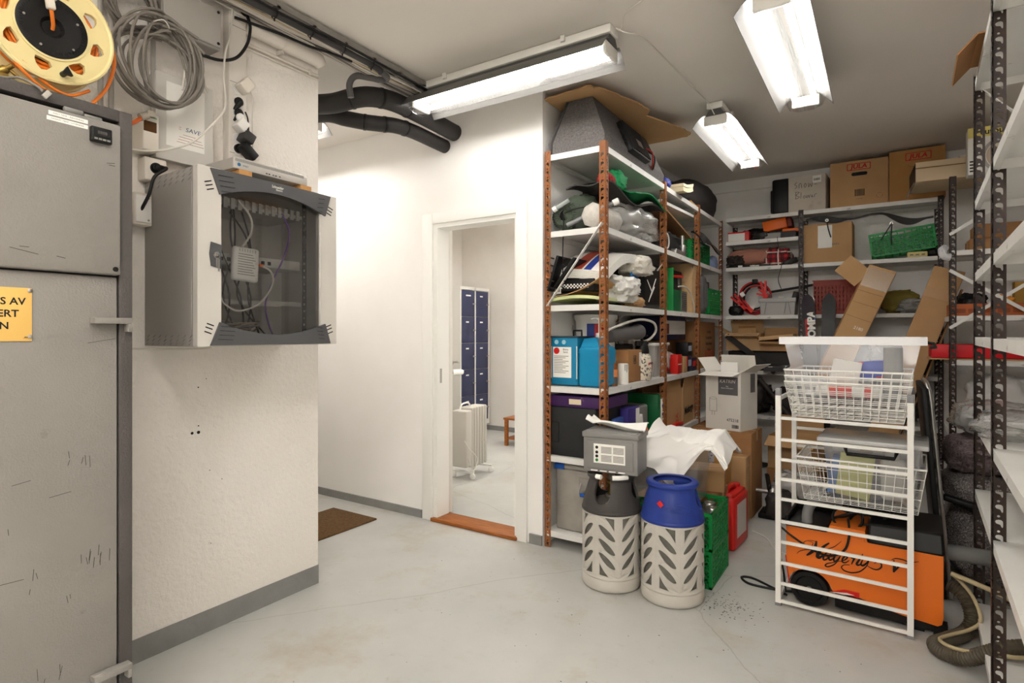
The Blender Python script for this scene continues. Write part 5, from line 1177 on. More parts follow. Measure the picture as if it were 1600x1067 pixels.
# bottom shelf
ALU = mat('brushed_aluminium', (176, 172, 164), .4, .35, var=(150, 145, 136), vscale=9, vamt=.8, bump=.08, bscale=80)
o = thing('aluminium_case', 'scuffed aluminium transport case with blue handle on the bottom shelf', 'case', (-1.525, 3.32, .102)); k = MB(); k.box((0, 0, .185), (.32, .46, .37), bev=.012); part('body', k, ALU, o)
k = MB(); k.box((0, 0, .385), (.326, .466, .03), bev=.01); part('lid', k, ALU, o)
for x in (-.134, .134): k = MB(); k.box((x, -.214, .385), (.065, .05, .036), bev=.004); part('corner', k, mat('corner_blue', (30, 84, 170), .4), o)
k = MB(); k.b2((.0, -.236, .24), (.13, -.23, .33), bev=.002); hd = part('handle_plate', k, STEEL, o); k = MB(); k.tube([(.012, -.237, .30), (.012, -.255, .27), (.012, -.255, .235), (.118, -.255, .235), (.118, -.255, .27), (.118, -.237, .30)], .005, 8); part('bail', k, STEEL, hd); k = MB(); k.cyl((.018, -.255, .235), .011, .094, 14, axis='x'); part('grip', k, mat('corner_blue', (30, 84, 170), .4), hd)
k = MB(); k.box((0, 0, .15), (.28, .50, .30), bev=.01); solo('plastic_box', k, mat('dim_grey_box', (110, 108, 104), .6), 'grey storage box at the back of the bottom shelf', 'box', (-1.53, 3.82, .102))
carton('cardboard_box', 'brown carton on the bottom shelf behind the cylinders', (.50, .30, .32), (-1.54, 4.6, .102), 90, CARDD)
carton('cardboard_box', 'brown carton at the far end of the bottom shelf', (.50, .30, .36), (-1.54, 5.35, .102), 90, CARDD)
# ------------------------------------------------------------------ goods on the back run
def frame_mark(o, u0, v0, u1, v1, off, m, w=.006, name='logo_frame'):
    k = MB()
    for a, b in (((u0, v0), (u1, v0)), ((u0, v1), (u1, v1)), ((u0, v0), (u0, v1)), ((u1, v0), (u1, v1))): k.bar((a[0], -off, a[1]), (b[0], -off, b[1]), .0016, w, up=(0, 1, 0))
    return part(name, k, m, o)
ZT = 2.4205
o = thing('equipment_case', 'tall black plastic case standing upright on the back top shelf', 'case', (-.815, 6.04, ZT)); k = MB(); k.box((0, 0, .165), (.15, .26, .33), bev=.02, seg=3); part('body', k, BLACK, o); k = MB(); k.box((0, 0, .17), (.158, .06, .315), bev=.01); part('seam_band', k, mat('case_black', (34, 33, 33), .5), o); k = MB(); k.box((-.08, 0, .13), (.03, .18, .22), bev=.012); part('side_pocket', k, BLACK, o)
WCARD = mat('white_corrugated', (206, 198, 186), .75, var=(186, 176, 162), vscale=4, vamt=.7, spots=(150, 138, 122), sscale=5, slo=.62, shi=.75)
o = carton('cardboard_box', 'off-white worn carton with handwriting on the back top shelf', (.31, .28, .33), (-.585, 6.04, ZT), -4, WCARD, tape=False)
def hand(o, strokes, off, s, u0, v0, name='handwriting', w=.0035):
    k = MB()
    for st in strokes:
        p = spline([(u0 + x * s, -off - .0008, v0 + y * s) for x, y in st], 5)
        for a, b in zip(p, p[1:]): k.bar(a, b, .0012, w, up=(0, 1, 0))
    part(name, k, mat('pen_ink', (60, 56, 54), .6), o)
hand(o, [[(1, 8), (0, 7), (1, 6), (0, 5)], [(1.8, 5), (2, 7), (2.8, 7), (3, 5)], [(4, 6), (4.6, 7), (5, 6), (4.4, 5), (4, 6)], [(5.8, 7), (6, 5), (6.6, 6.5), (7.2, 5), (7.6, 7)], [(8.4, 6), (9.4, 6)],
         [(.4, 0), (.5, 3.4)], [(.5, 3.4), (2, 3), (.6, 1.8), (2, .8), (.4, 0)], [(2.6, 0), (2.8, 3)], [(3.6, .6), (4.2, 1.2), (4.6, .4), (4, 0), (3.6, .6)], [(5, 1.4), (5.2, 0), (5.8, 1.2), (6.2, 0), (6.6, 1.4)], [(7, .8), (7.6, 1), (7.4, .2), (7, .4), (8, 0)], [(8.4, 0), (8.6, 1.2), (9.4, 1.4)]], .14, .0195, -.10, .12)
patch(o, 'sticker', .05, .25, .12, .315, PAPER, '-y', .14); barcode(o, .06, .27, .05, .02, '-y', .1405)
DRED = mat('logo_red', (190, 26, 30), .55)
o = carton('cardboard_box', 'brown moving carton with punched handle hole and barcode on the back top shelf', (.44, .33, .40), (-.19, 6.065, ZT), 2, CARD, tape=False)
k = MB(); k.prism(rrect(-.19, .335, -.01, .395, .008), 0, .0012, face((.10, -.166, -.02), '-y')); lp = part('logo_panel', k, DRED, o); k = MB(); k.prism(rrect(-.184, .341, -.016, .389, .006), 0, .0006, face((.10, -.1672, -.02), '-y')); part('logo_ground', k, CARD, lp); text('JULA', .052, DRED, lp, face((0, -.1681, .345), '-y'), depth=.0003, shear=.15, off=.0016, sx=1.1)
k = MB(); k.prism(rrect(-.055, .265, .065, .295, .014), 0, .001, face((0, -.166, 0), '-y')); part('handle_hole', k, BLACK, o)
barcode(o, -.03, .085, .075, .06, '-y', .165); text('4 125 030', .012, INK, o, face((.005, -.1655, .06), '-y'), depth=.0003)
k = MB()
for i in range(3): 
    a = PI / 2 + i * 2 * PI / 3; k.tube([(.155 + .022 * math.cos(a + t), -.1658, .075 + .022 * math.sin(a + t)) for t in (-.8, -.4, 0, .4, .8)], .0016, 5)
part('recycling_mark', k, CARDIN, o)
o = carton('cardboard_box', 'tall brown moving carton touching the ceiling corner on the back top shelf', (.39, .33, .43), (.235, 6.065, ZT), 0, mat('ochre_cardboard', (178, 132, 80), .8, var=(162, 118, 68), vscale=4, vamt=.6), tape=False)
k = MB(); k.prism(rrect(-.08, .335, .10, .40, .008), 0, .0012, face((0, -.166, 0), '-y')); lp = part('logo_panel', k, DRED, o); k = MB(); k.prism(rrect(-.074, .341, .094, .394, .006), 0, .0006, face((0, -.1672, 0), '-y')); part('logo_ground', k, mat('ochre_cardboard', (0, 0, 0)), lp); text('JULA', .052, DRED, lp, face((.01, -.1681, .367), '-y'), depth=.0003, shear=.15, off=.0016, sx=1.1)
k = MB(); k.tube([(-.06, -.166, .30), (-.055, -.166, .285), (.06, -.166, .285), (.065, -.166, .30)], .002, 5); part('handle_cut', k, CARDIN, o)
CREAMC = mat('pale_box_board', (214, 192, 160), .75, var=(200, 176, 142), vscale=4, vamt=.5)
o = thing('flat_pack', 'long pale flat-packed carton lying on the corner of the top shelves', 'box', (.50, 5.52, 2.435), 3); k = MB(); k.box((0, 0, .05), (.62, .44, .10), bev=.004); k.box((0, 0, .125), (.62, .44, .045), bev=.003); part('body', k, CREAMC, o); k = MB(); k.b2((-.31, -.2225, .098), (.31, -.2195, .104)); part('gap', k, CARDIN, o)
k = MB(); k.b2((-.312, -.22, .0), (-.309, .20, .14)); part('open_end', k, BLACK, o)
k = MB(); k.sheet(lambda u, v: (-.31 - .05 * u, -.20 + .05 * v, .01 - .11 * u + .01 * math.sin(v * 8)), 6, 3, .003); part('loose_tape', k, WRAP, o)
o = thing('hand_brush', 'pale bristled brush head on the flat pack near the ceiling', 'brush', (.56, 5.62, 2.584)); k = MB(); k.box((0, 0, .075), (.14, .06, .03), bev=.006); part('stock', k, PAPER, o); k = MB()
for i in range(14):
    for j in range(4): k.cyl((-.065 + i * .01, -.022 + j * .015, 0), .004, .065, 6)
part('bristles', k, mat('bristle', (196, 170, 126), .8), o)
o = carton('lamp_box', 'white and yellow lamp carton with a round picture, high in the far corner', (.34, .12, .325), (.665, 5.16, 2.4005), 0, PAPER, tape=False)
patch(o, 'yellow_band', -.17, .255, .17, .325, mat('yellow_band', (222, 206, 120), .55), '-y', .06); text('cutout', .055, INK, o, face((-.03, -.0615, .288), '-y'), depth=.0003, off=.001); k = MB(); k.lathe([(.105, 0), (.125, 0), (.125, .002), (.105, .002)], 36, XF((.03, -.0602, .12), 90, 0, 0), closed=True); part('ring_print', k, mat('print_grey', (176, 172, 166), .5), o); k = MB(); k.lathe([(0, 0), (.10, 0), (.10, .0015), (0, .0015)], 36, XF((.03, -.0602, .12), 90, 0, 0)); part('disc_print', k, mat('print_beige', (206, 188, 168), .5), o)
k = MB()
for i in range(4): k.b2((-.16, -.0615, .02 + i * .022), (-.14, -.0602, .03 + i * .022))
part('symbol', k, INK, o)
# second level, first bay
o = thing('drill_box', 'red and white tool carton beside the orange corner post', 'box', (-1.20, 6.03, 2.1905)); k = MB(); k.box((0, 0, .05), (.20, .18, .10), bev=.003); part('body', k, RED, o); patch(o, 'white_panel', -.095, .01, .06, .085, PAPER, '-y', .09)
bag('dark_cable_heap', 'dark heap of cables behind the red tool carton', (.34, .20, .14), (-1.05, 6.13, 2.1905), BLACK, 61, 'cables', amp=.25, fold=.4, freq=4)
bag('black_bin_bag', 'small black plastic bag next to the red tool carton', (.17, .16, .09), (-1.005, 6.0, 2.1905), mat('bin_bag', (44, 42, 41), .25, bump=.6, bscale=40), 62, amp=.25, fold=.4)
k = MB(); k.box((0, 0, .03), (.19, .18, .06), bev=.004); bx = solo('grey_box', k, mat('grey_box', (152, 150, 146), .5), 'low grey box under the orange tool case', 'box', (-.905, 6.02, 2.1905))
o = thing('power_tool_case', 'orange tool case tilted on the upper back shelf', 'case', (-.87, 6.06, 2.285), 0, rx=0, ry=-9); k = MB(); k.box((0, 0, .052), (.21, .17, .10), bev=.008); part('body', k, ORANGE, o); k = MB(); k.box((.125, .01, .05), (.05, .15, .09), bev=.008); part('end_cap', k, mat('dark_red_plastic', (110, 34, 26), .5), o)
k = MB(); k.b2((-.93, 6.0, 2.2505), (-.80, 6.14, 2.272)); solo('dark_tray', k, BLACK, 'thin dark tray carrying the tilted orange tool case', 'tray')
o = thing('battery_charger', 'dark grey and orange charger case beside the brown post', 'case', (-.755, 6.02, 2.1905)); k = MB(); k.box((0, 0, .033), (.14, .18, .065), bev=.005); part('body', k, DG, o); k = MB(); k.box((.02, .03, .082), (.15, .13, .035), bev=.004); part('lid', k, ORANGE, o)
# third level, first bay
bag('pink_cloth', 'folded pinkish brown cloth bundle on the back shelf', (.42, .26, .17), (-1.10, 6.04, 1.953), mat('pink_brown_cloth', (168, 116, 98), .85, bump=.2, bscale=60), 64, 'cloth', amp=.14, fold=.3)
bag('black_strap', 'black tangled strap lying against the pink cloth', (.16, .12, .10), (-1.22, 5.93, 1.953), mat('strap_black', (54, 44, 40), .7), 65, 'strap', amp=.3, fold=.6, freq=4)
o = thing('keyboard_case', 'flat black case with white lettering under the pink cloth', 'case', (-1.10, 6.0, 1.9345)); k = MB(); k.box((0, 0, .009), (.40, .24, .018), bev=.002); part('body', k, BLACK, o); text('racket.com', .018, PAPER, o, face((.06, -.1208, .009), '-y'), depth=.0003, off=.001); patch(o, 'sticker', -.09, .0, -.05, .018, PAPER, '-y', .12)
def plaid():
    m = bpy.data.materials.new('red_plaid'); m.use_nodes = True; N, L = m.node_tree.nodes, m.node_tree.links; b = N['Principled BSDF']; b.inputs['Roughness'].default_value = .85
    tc = N.new('ShaderNodeTexCoord'); c = None
    for ax, sc_, col, th in (('X', 60, (28, 24, 26), .0), ('Z', 60, (28, 24, 26), .0), ('X', 30, (220, 214, 200), .93), ('Z', 30, (220, 214, 200), .93)):
        s = N.new('ShaderNodeSeparateXYZ'); L.new(tc.outputs['Object'], s.inputs[0]); ml = N.new('ShaderNodeMath'); ml.operation = 'MULTIPLY'; ml.inputs[1].default_value = sc_ * 2; L.new(s.outputs[ax], ml.inputs[0])
        si = N.new('ShaderNodeMath'); si.operation = 'SINE'; L.new(ml.outputs[0], si.inputs[0]); gt = N.new('ShaderNodeMath'); gt.operation = 'GREATER_THAN'; gt.inputs[1].default_value = th; L.new(si.outputs[0], gt.inputs[0])
        mu = N.new('ShaderNodeMath'); mu.operation = 'MULTIPLY'; mu.inputs[1].default_value = .6 if th < .5 else .9; L.new(gt.outputs[0], mu.inputs[0])
        x = N.new('ShaderNodeMix'); x.data_type = 'RGBA'; L.new(mu.outputs[0], x.inputs[0]); 
        if c is None: x.inputs[6].default_value = lin((178, 30, 38))
        else: L.new(c, x.inputs[6])
        x.inputs[7].default_value = lin(col); c = x.outputs[2]
    L.new(c, b.inputs['Base Color']); return m
bag('plaid_cloth', 'red and black plaid cloth bundle on the back shelf', (.27, .2, .17), (-.865, 6.02, 1.9345), plaid(), 66, 'cloth', amp=.25, fold=.5, freq=3)
o = thing('spray_gun', 'dark tool with pale nozzle lying beside the plaid cloth', 'tool', (-.72, 5.98, 1.9345), 30); k = MB(); k.cyl((-.08, 0, .03), .028, .13, 16, XF((0, 0, .012), 0, -18, 0), axis='x', bev=.005); part('body', k, DG, o); k = MB(); k.cyl((.05, 0, .05), .012, .05, 12, axis='x'); k.b2((.03, -.03, .05), (.05, .03, .075)); part('nozzle', k, STEEL, o)
# fourth level, first bay
jc = thing('jumper_cables', 'red and black jumper cables coiled against the back wall', 'jumper cables', (-1.06, 5.99, 1.466))
RCAB = mat('red_cable', (196, 30, 30), .4)
for m_, ph, r in ((RCAB, 0, .145), (BLKC, .5, .135), (RCAB, 1.1, .115), (BLKC, 2.0, .10)):
    k = MB(); k.tube([(r * 1.0 * math.cos(a + ph), .03 + .03 * math.sin(ph * 2) + .02 * math.sin(a * 2), max(.012, .172 + r * 1.08 * math.sin(a + ph))) for a in [2 * PI * i / 40 for i in range(36)]], .0095, 9); part('cable', k, m_, jc)
def clamp(a, b):
    a, b = Vector(a), Vector(b); k = MB(); n = Vector((0, 1, 0)).cross(b - a).normalized() * .022
    k.bar(a + n * .3, b + n, .022, .018, up=(0, 1, 0)); k.bar(a - n * .3, b - n, .022, .018, up=(0, 1, 0)); k.bar(a - (b - a) * .35, a, .03, .035, up=(0, 1, 0)); part('clamp', k, RED, jc)
clamp((-.10, -.06, .10), (-.19, -.06, .20)); clamp((-.03, -.06, .06), (-.10, -.06, .13)); clamp((.10, -.04, .20), (.085, -.04, .33)); clamp((.11, -.05, .19), (.04, -.05, .23))
k = MB(); k.box((0, .03, .335), (.05, .04, .045), bev=.006); part('joint', k, BLACK, jc); k = MB(); k.box((-.01, -.03, .085), (.04, .004, .05), ry=35); k.box((-.11, -.01, .21), (.04, .004, .045), ry=-35); part('tag', k, PAPER, jc)
bag('black_pouch', 'black pouch on the back shelf beside the orange corner post', (.14, .14, .10), (-1.23, 6.0, 1.466), BLACK, 68, 'pouch', amp=.1)
o = thing('storage_bin', 'grey plastic storage bin with ribbed front on the back shelf', 'bin', (-.84, 6.0, 1.466)); k = MB(); w0, w1, d0, d1, h = .145, .155, .12, .13, .155
k.add([(-w0, -d0, 0), (w0, -d0, 0), (w0, d0, 0), (-w0, d0, 0), (-w1, -d1, h), (w1, -d1, h), (w1, d1, h), (-w1, d1, h), (-w0 + .004, -d0 + .004, .004), (w0 - .004, -d0 + .004, .004), (w0 - .004, d0 - .004, .004), (-w0 + .004, d0 - .004, .004), (-w1 + .004, -d1 + .004, h), (w1 - .004, -d1 + .004, h), (w1 - .004, d1 - .004, h), (-w1 + .004, d1 - .004, h)],
      [(3, 2, 1, 0), (0, 1, 5, 4), (1, 2, 6, 5), (2, 3, 7, 6), (3, 0, 4, 7), (8, 9, 10, 11), (9, 8, 12, 13), (10, 9, 13, 14), (11, 10, 14, 15), (8, 11, 15, 12), (4, 5, 13, 12), (5, 6, 14, 13), (6, 7, 15, 14), (7, 4, 12, 15)]); part('body', k, mat('bin_grey', (172, 170, 168), .45), o)
k = MB(); k.b2((-.16, -.137, .118), (.16, -.126, .158), bev=.003); part('rim', k, mat('bin_grey', (0, 0, 0)), o); k = MB()
for x, s in ((-.11, .3), (.06, .3), (.115, -.3)): k.bar((x, -.125, .01), (x + s * .06, -.134, .118), .006, .008, up=(0, 1, 0))
part('rib', k, mat('bin_rib', (140, 138, 136), .45), o)
for i, (x, r, h, m_, lb) in enumerate(((-.94, .03, .20, STEEL, 'chrome nozzle standing in the grey storage bin'), (-.82, .026, .175, PAPER, 'white roll standing in the grey storage bin'), (-.74, .03, .22, DG, 'dark tube leaning in the grey storage bin'))):
    k = MB(); k.cyl((0, 0, 0), r, h, 16, bev=.004); solo(['nozzle', 'paper_roll', 'dark_tube'][i], k, m_, lb, 'part', (x, 6.0, 1.471), 0, ry=(0, 0, 14)[i])
k = MB(); k.cyl((0, 0, 0), .012, .42, 12, axis='x'); solo('black_rod', k, BLACK, 'black rod propped between grey bin and brown post', 'rod', (-.93, 6.12, 1.70), 0, ry=-8)
k = MB(); k.tube(spline([(-.84, 5.885, 2.20), (-.83, 5.865, 2.12), (-.80, 5.865, 1.95), (-.83, 5.868, 1.80), (-.80, 5.872, 1.70)], 8), .003, 6); solo('thin_wire', k, BLKC, 'thin black wire dangling over two back shelves', 'wire')
# second bay
o = carton('cardboard_box', 'large plain tan carton with white note hanging over it', (.40, .26, .36), (-.43, 6.05, 1.9345), -2, CARD, tape=False); text('SAINT-GOBAIN', .026, mat('print_slate', (84, 88, 110), .6), o, face((.01, -.131, .165), '-y'), depth=.0003); k = MB(); k.b2((-.07, -.138, .135), (.045, -.1345, .34)); part('note', k, PAPER, o)
BVIN = mat('black_vinyl', (34, 32, 31), .5)
k = MB(); k.sheet(lambda u, v: (-.60 + .95 * u, 5.90 + .02 * math.sin(u * 9), 2.345 - .08 * u ** 2.2 + .02 * math.sin(u * 13) - v * (.018 + .045 * max(0, math.sin(u * 10.5 - .4)))), 40, 4, .004); cv = solo('black_strap_cover', k, BVIN, 'black vinyl cover with eyelets draped across the upper back bay', 'cover', smooth=60)
for x, z in ((-.43, 2.315), (.055, 2.235)):
    k = MB(); k.lathe([(.006, 0), (.014, 0), (.014, .004), (.006, .004)], 16, XF((x, 5.893, z), 90, 0, 0), closed=True); part('eyelet', k, STEEL, cv)
for p in ([(-.43, 5.895, 2.31), (-.42, 5.90, 2.24), (-.40, 5.905, 2.16)], [(.055, 5.89, 2.23), (.02, 5.90, 2.17), (-.02, 5.905, 2.10)], [(.06, 5.89, 2.23), (.055, 5.90, 2.14), (.058, 5.905, 2.05)]):
    k = MB(); k.tube(spline(p, 5), .005, 6); part('cord', k, BLKC, cv)
crate('folding_crate', 'bright green folding crate tilted on the upper back shelf', (.47, .28, .20), (.145, 6.06, 1.985), 0, mat('bright_green_plastic', (28, 150, 72), .42), ry=-7, n=9, rows=4)
o = carton('small_box', 'low pale yellow carton propping the tilted crate', (.14, .20, .05), (.24, 6.02, 1.9345), 0, mat('pale_yellow_card', (220, 204, 140), .7), tape=False); k = MB()
for x in (-.04, 0, .04): k.b2((x - .012, -.1012, .018), (x + .012, -.1002, .03))
part('print_mark', k, GREYP, o)
bag('dark_bundle', 'dark bundle at the shelf end behind the tilted crate', (.12, .22, .10), (.35, 6.10, 1.9345), BLACK, 71, 'bundle')
o = thing('plastic_basket', 'red-brown perforated plastic basket behind the skis', 'basket', (-.33, 6.06, 1.466))
BRK = mat('red_brown_plastic', (140, 52, 38), .5); W, Hh, D = .42, .31, .30
for i, (L, M) in enumerate(((W, XF((0, -D / 2, 0))), (W, XF((0, D / 2, 0), 0, 0, 180)), (D, XF((W / 2, 0, 0), 0, 0, 90)), (D, XF((-W / 2, 0, 0), 0, 0, -90)))):
    k = MB(); nx = int(L / .028); cs = []
    for r in range(6):
        for c in range(nx):
            u0, u1 = -L / 2 + L * c / nx, -L / 2 + L * (c + 1) / nx; v0, v1 = .02 + r * .040, .02 + (r + 1) * .040
            if r == 5: v1 = .255
            cm, cw = (u0 + u1) / 2, .0055; cs.append((u0, v0, u1, v1, [(cm - cw, v0 + .008), (cm + cw, v0 + .008), (cm + cw, v0 + .032), (cm - cw, v0 + .032)]))
    cs.append((-L / 2, 0, L / 2, .02, None)); cs.append((-L / 2, .255, L / 2, Hh, None))
    k.cells(cs, lambda u, v, w: tuple(M @ Vector((u, w * .004, v)))); part('side_panel', k, BRK, o, smooth=0)
k = MB(); k.b2((-W / 2 - .008, -D / 2 - .008, .262), (W / 2 + .008, -D / 2, .275)); k.b2((-W / 2 - .008, -D / 2 - .008, Hh - .01), (W / 2 + .008, -D / 2 + .006, Hh)); k.b2((-W / 2 - .008, D / 2 - .006, Hh - .01), (W / 2 + .008, D / 2 + .008, Hh)); part('rim', k, BRK, o)
k = MB(); k.b2((-W / 2 + .005, -D / 2 + .006, 0), (W / 2 - .005, D / 2 - .006, .006)); part('base', k, BRK, o)
def ski(label, x0, x1, y, col, lettered):
    o = thing('ski', label, 'ski', (x1, y, .02), 0)
    ang = math.atan2(x0 - x1, 1.62); M = Matrix.Rotation(ang, 4, 'Y')
    k = MB(); w = .056
    k.sheet(lambda u, v: ((v - .5) * 2 * w * (1 if u < .93 else math.sqrt(max(.02, 1 - ((u - .93) / .07) ** 2))) * (1 - .18 * math.sin(PI * u)), -.012 - .07 * max(0, u - .86) ** 1.5 * 8, u * 1.62), 60, 6, .014, M); part('blade', k, col, o)
    if lettered:
        t = text('OMPAND', .082, PAPER, o, M @ face((.022, -.034, 1.42), '-y', 90, -6), depth=.001, off=.004, sx=1.05)
        k = MB(); k.b2((-.03, -.0265, 1.25), (-.008, -.025, 1.40), M); k.b2((-.02, -.0265, 1.33), (.03, -.0256, 1.36), M); part('graphic', k, RED, o); k = MB(); k.b2((.042, -.0265, 1.38), (.05, -.025, 1.50), M); part('graphic', k, mat('ski_blue', (70, 110, 200), .4), o)
    else:
        k = MB(); k.tube([M @ Vector((.048, -.018, .7)), M @ Vector((.047, -.018, 1.2)), M @ Vector((.0555, -.02, 1.5))], .002, 5); part('metal_edge', k, STEEL, o)
ski('dark ski with white vertical lettering standing in front of the back shelf', -.565, -.50, 5.72, mat('ski_dark', (46, 38, 48), .3, spots=(110, 40, 60), sscale=9, slo=.62, shi=.7), True)
ski('plain black ski base standing beside the lettered ski', -.395, -.455, 5.70, mat('ski_base', (52, 52, 54), .3), False)
# leaning cartons
o = carton('cardboard_box', 'tall scuffed narrow carton with open flap leaning to the wall shelf', (.20, .13, 1.971), (-.757, 5.396, .002), 0, CARD, tape=False, ry=22.5, rx=-5)
k = MB(); k.box((-.19, -.06, 1.881), (.20, .004, .17), ry=22); part('flap', k, CARD, o)
k = MB()
for z in (1.751, 1.651, 1.531, 1.291, 1.171): k.box((0, -.0655, z), (.19, .001, .003), ry=random.uniform(-2, 2))
part('crease', k, CARDIN, o); bgm = MB(); bgm.b2((-.095, -.0665, 1.791), (.095, -.0652, 1.951)); part('clear_tape', bgm, clear('tape_film', (236, 226, 206), .1, .15, .12), o); text('2180', .035, PAPER, o, face((.03, -.066, 1.451), '-y'), depth=.0003)
k = MB(); k.box((-.105, -.05, 1.471), (.012, .02, .84)); part('torn_edge', k, CARDIN, o)
o = carton('cardboard_box', 'long smooth tan carton leaning beside the far corner post', (.205, .05, 1.897), (-.163, 5.603, .002), 0, CARD, tape=False, ry=18.5, rx=-2)
k = MB(); k.b2((-.1028, -.026, 1.647), (.1028, -.0248, 1.727)); part('tape', k, TAPE, o)
k = MB(); k.box((.13, .02, .90), (.012, .10, 1.72)); solo('wood_strip', k, CARDIN, 'thin brown board leaning behind the long smooth carton', 'board', (-.163, 5.645, .01), 0, ry=18.5, rx=-2)
bag('yellow_bag', 'dull yellow-green sack on the back shelf between the leaning cartons', (.28, .22, .20), (.12, 6.1, 1.466), mat('olive_yellow', (120, 104, 40), .7), 74, 'sack', amp=.2)
bag('grey_film', 'grey crumpled plastic on the back shelf between the leaning cartons', (.30, .24, .12), (.26, 6.0, 1.466), mat('grey_film', (140, 138, 134), .4, bump=.5, bscale=40), 75, 'plastic', amp=.25, fold=.5)
random.seed(77)
# fifth level: flattened and open cartons, then dark odds and ends
o = carton('cardboard_box', 'open pale carton with small box on top, lower back shelf by the corner post', (.31, .30, .17), (-1.15, 6.03, 1.126), 2, CARDL, flaps=(-100, None, 30, -60))
carton('small_box', 'small open carton sitting on the pale carton', (.16, .14, .05), (-1.13, 5.99, 1.2975), 12, CARD, flaps=(-70, None, None, None))
o = carton('cardboard_box', 'flat opened carton with light edge, lower back shelf beside the skis', (.30, .28, .09), (-.84, 6.0, 1.125), 0, CARD, flaps=(-95, -60, 10, -40)); 
k = MB(); k.box((0, 0, .02), (.30, .26, .035), bev=.003, ry=-6); solo('carton_lid', k, CARDL, 'pale shallow carton lid tilted on the opened carton', 'lid', (-.85, 5.98, 1.235))
k = MB(); k.b2((-1.29, 5.91, .9345), (-.70, 6.2, 1.12), bev=.01); solo('black_storage_box', k, mat('dull_black', (36, 34, 33), .6), 'long black box on the lower back shelf under the opened cartons', 'box')
k = MB(); k.box((0, 0, 0), (.05, .03, .55), ry=-52); solo('black_channel', k, mat('dull_black', (0, 0, 0)), 'black plastic channel leaning on the long black box', 'channel', (-1.06, 5.80, 1.10))
slabstack('magazine_pile', 'loose dark and white papers at the edge of the lower back shelf', (.30, .20, .05), (-.80, 5.86, .9345), mat('dark_paper', (60, 58, 60), .5, spots=(220, 218, 214), sscale=14, slo=.58, shi=.62), 8, seed=8, layers=5, bend=.03)
JUNK = mat('dark_machine', (40, 37, 35), .55, var=(58, 50, 46), vscale=12, vamt=.7)
for i, (x, s, lb) in enumerate(((-1.08, (.32, .26, .32), 'dark engine-like lump on the low back shelf'), (-.78, (.24, .24, .26), 'dark tool bag on the low back shelf near the brown post'), (-.40, (.42, .28, .34), 'dark bundle on the low back shelf behind the wire baskets'), (.05, (.40, .28, .36), 'second dark bundle on the low back shelf behind the wire baskets'))):
    bag('dark_bundle', lb, s, (x, 6.05, .5105), JUNK, 80 + i, 'bundle', amp=.22, fold=.5, freq=3)
for i, (x, s, lb) in enumerate(((-.35, (.5, .28, .30), 'dark crumpled tarpaulin on the mid back shelf behind the skis'), (.12, (.42, .28, .28), 'dark crumpled tarpaulin on the mid back shelf behind the leaning cartons'))):
    bag('tarpaulin', lb, s, (x, 6.05, .9345), JUNK, 90 + i, 'tarpaulin', amp=.2, fold=.5, freq=3)
k = MB(); k.tube([(-.98, 5.80, .86), (-.60, 5.72, .40), (-.40, 5.60, .16)], .022, 10); solo('black_pipe', k, JUNK, 'black pipe slanting down in front of the low back shelf', 'pipe')
# ------------------------------------------------------------------ gas cylinders and what stands round them
SLEEVE = mat('pale_sleeve', (196, 192, 184), 0.5, var=(182, 177, 168), vscale=7, vamt=.7, spots=(140, 134, 124), sscale=9, slo=.66, shi=.76, bump=.06, bscale=200)
INNERC = mat('composite_inner', (112, 110, 102), 0.5, var=(94, 92, 85), vscale=40, vamt=.6)
def shell(mb, prof, th, n, hole):
    """double-walled turned shell, prof = [(r, z)]; hole(i, k) drops a panel"""
    K = len(prof); vs = []
    for t in (0, th):
        for r, z in prof:
            for j in range(n):
                a = 2 * PI * j / n - PI / 2; vs.append(((r - t) * math.cos(a), (r - t) * math.sin(a), z))
    ix = lambda s, k, j: s * K * n + k * n + (j % n)
    fs = []
    H_ = [[hole(j, k) for j in range(n)] for k in range(K - 1)]
    for k in range(K - 1):
        for j in range(n):
            if H_[k][j]: continue
            fs.append((ix(0, k, j), ix(0, k, j + 1), ix(0, k + 1, j + 1), ix(0, k + 1, j))); fs.append((ix(1, k, j + 1), ix(1, k, j), ix(1, k + 1, j), ix(1, k + 1, j + 1)))
            if H_[k][(j + 1) % n]: fs.append((ix(0, k, j + 1), ix(1, k, j + 1), ix(1, k + 1, j + 1), ix(0, k + 1, j + 1)))
            if H_[k][j - 1]: fs.append((ix(1, k, j), ix(0, k, j), ix(0, k + 1, j), ix(1, k + 1, j)))
            if k == K - 2 or H_[k + 1][j]: fs.append((ix(0, k + 1, j), ix(0, k + 1, j + 1), ix(1, k + 1, j + 1), ix(1, k + 1, j)))
            if k == 0 or H_[k - 1][j]: fs.append((ix(1, k, j), ix(1, k, j + 1), ix(0, k, j + 1), ix(0, k, j)))
    return mb.add(vs, fs)
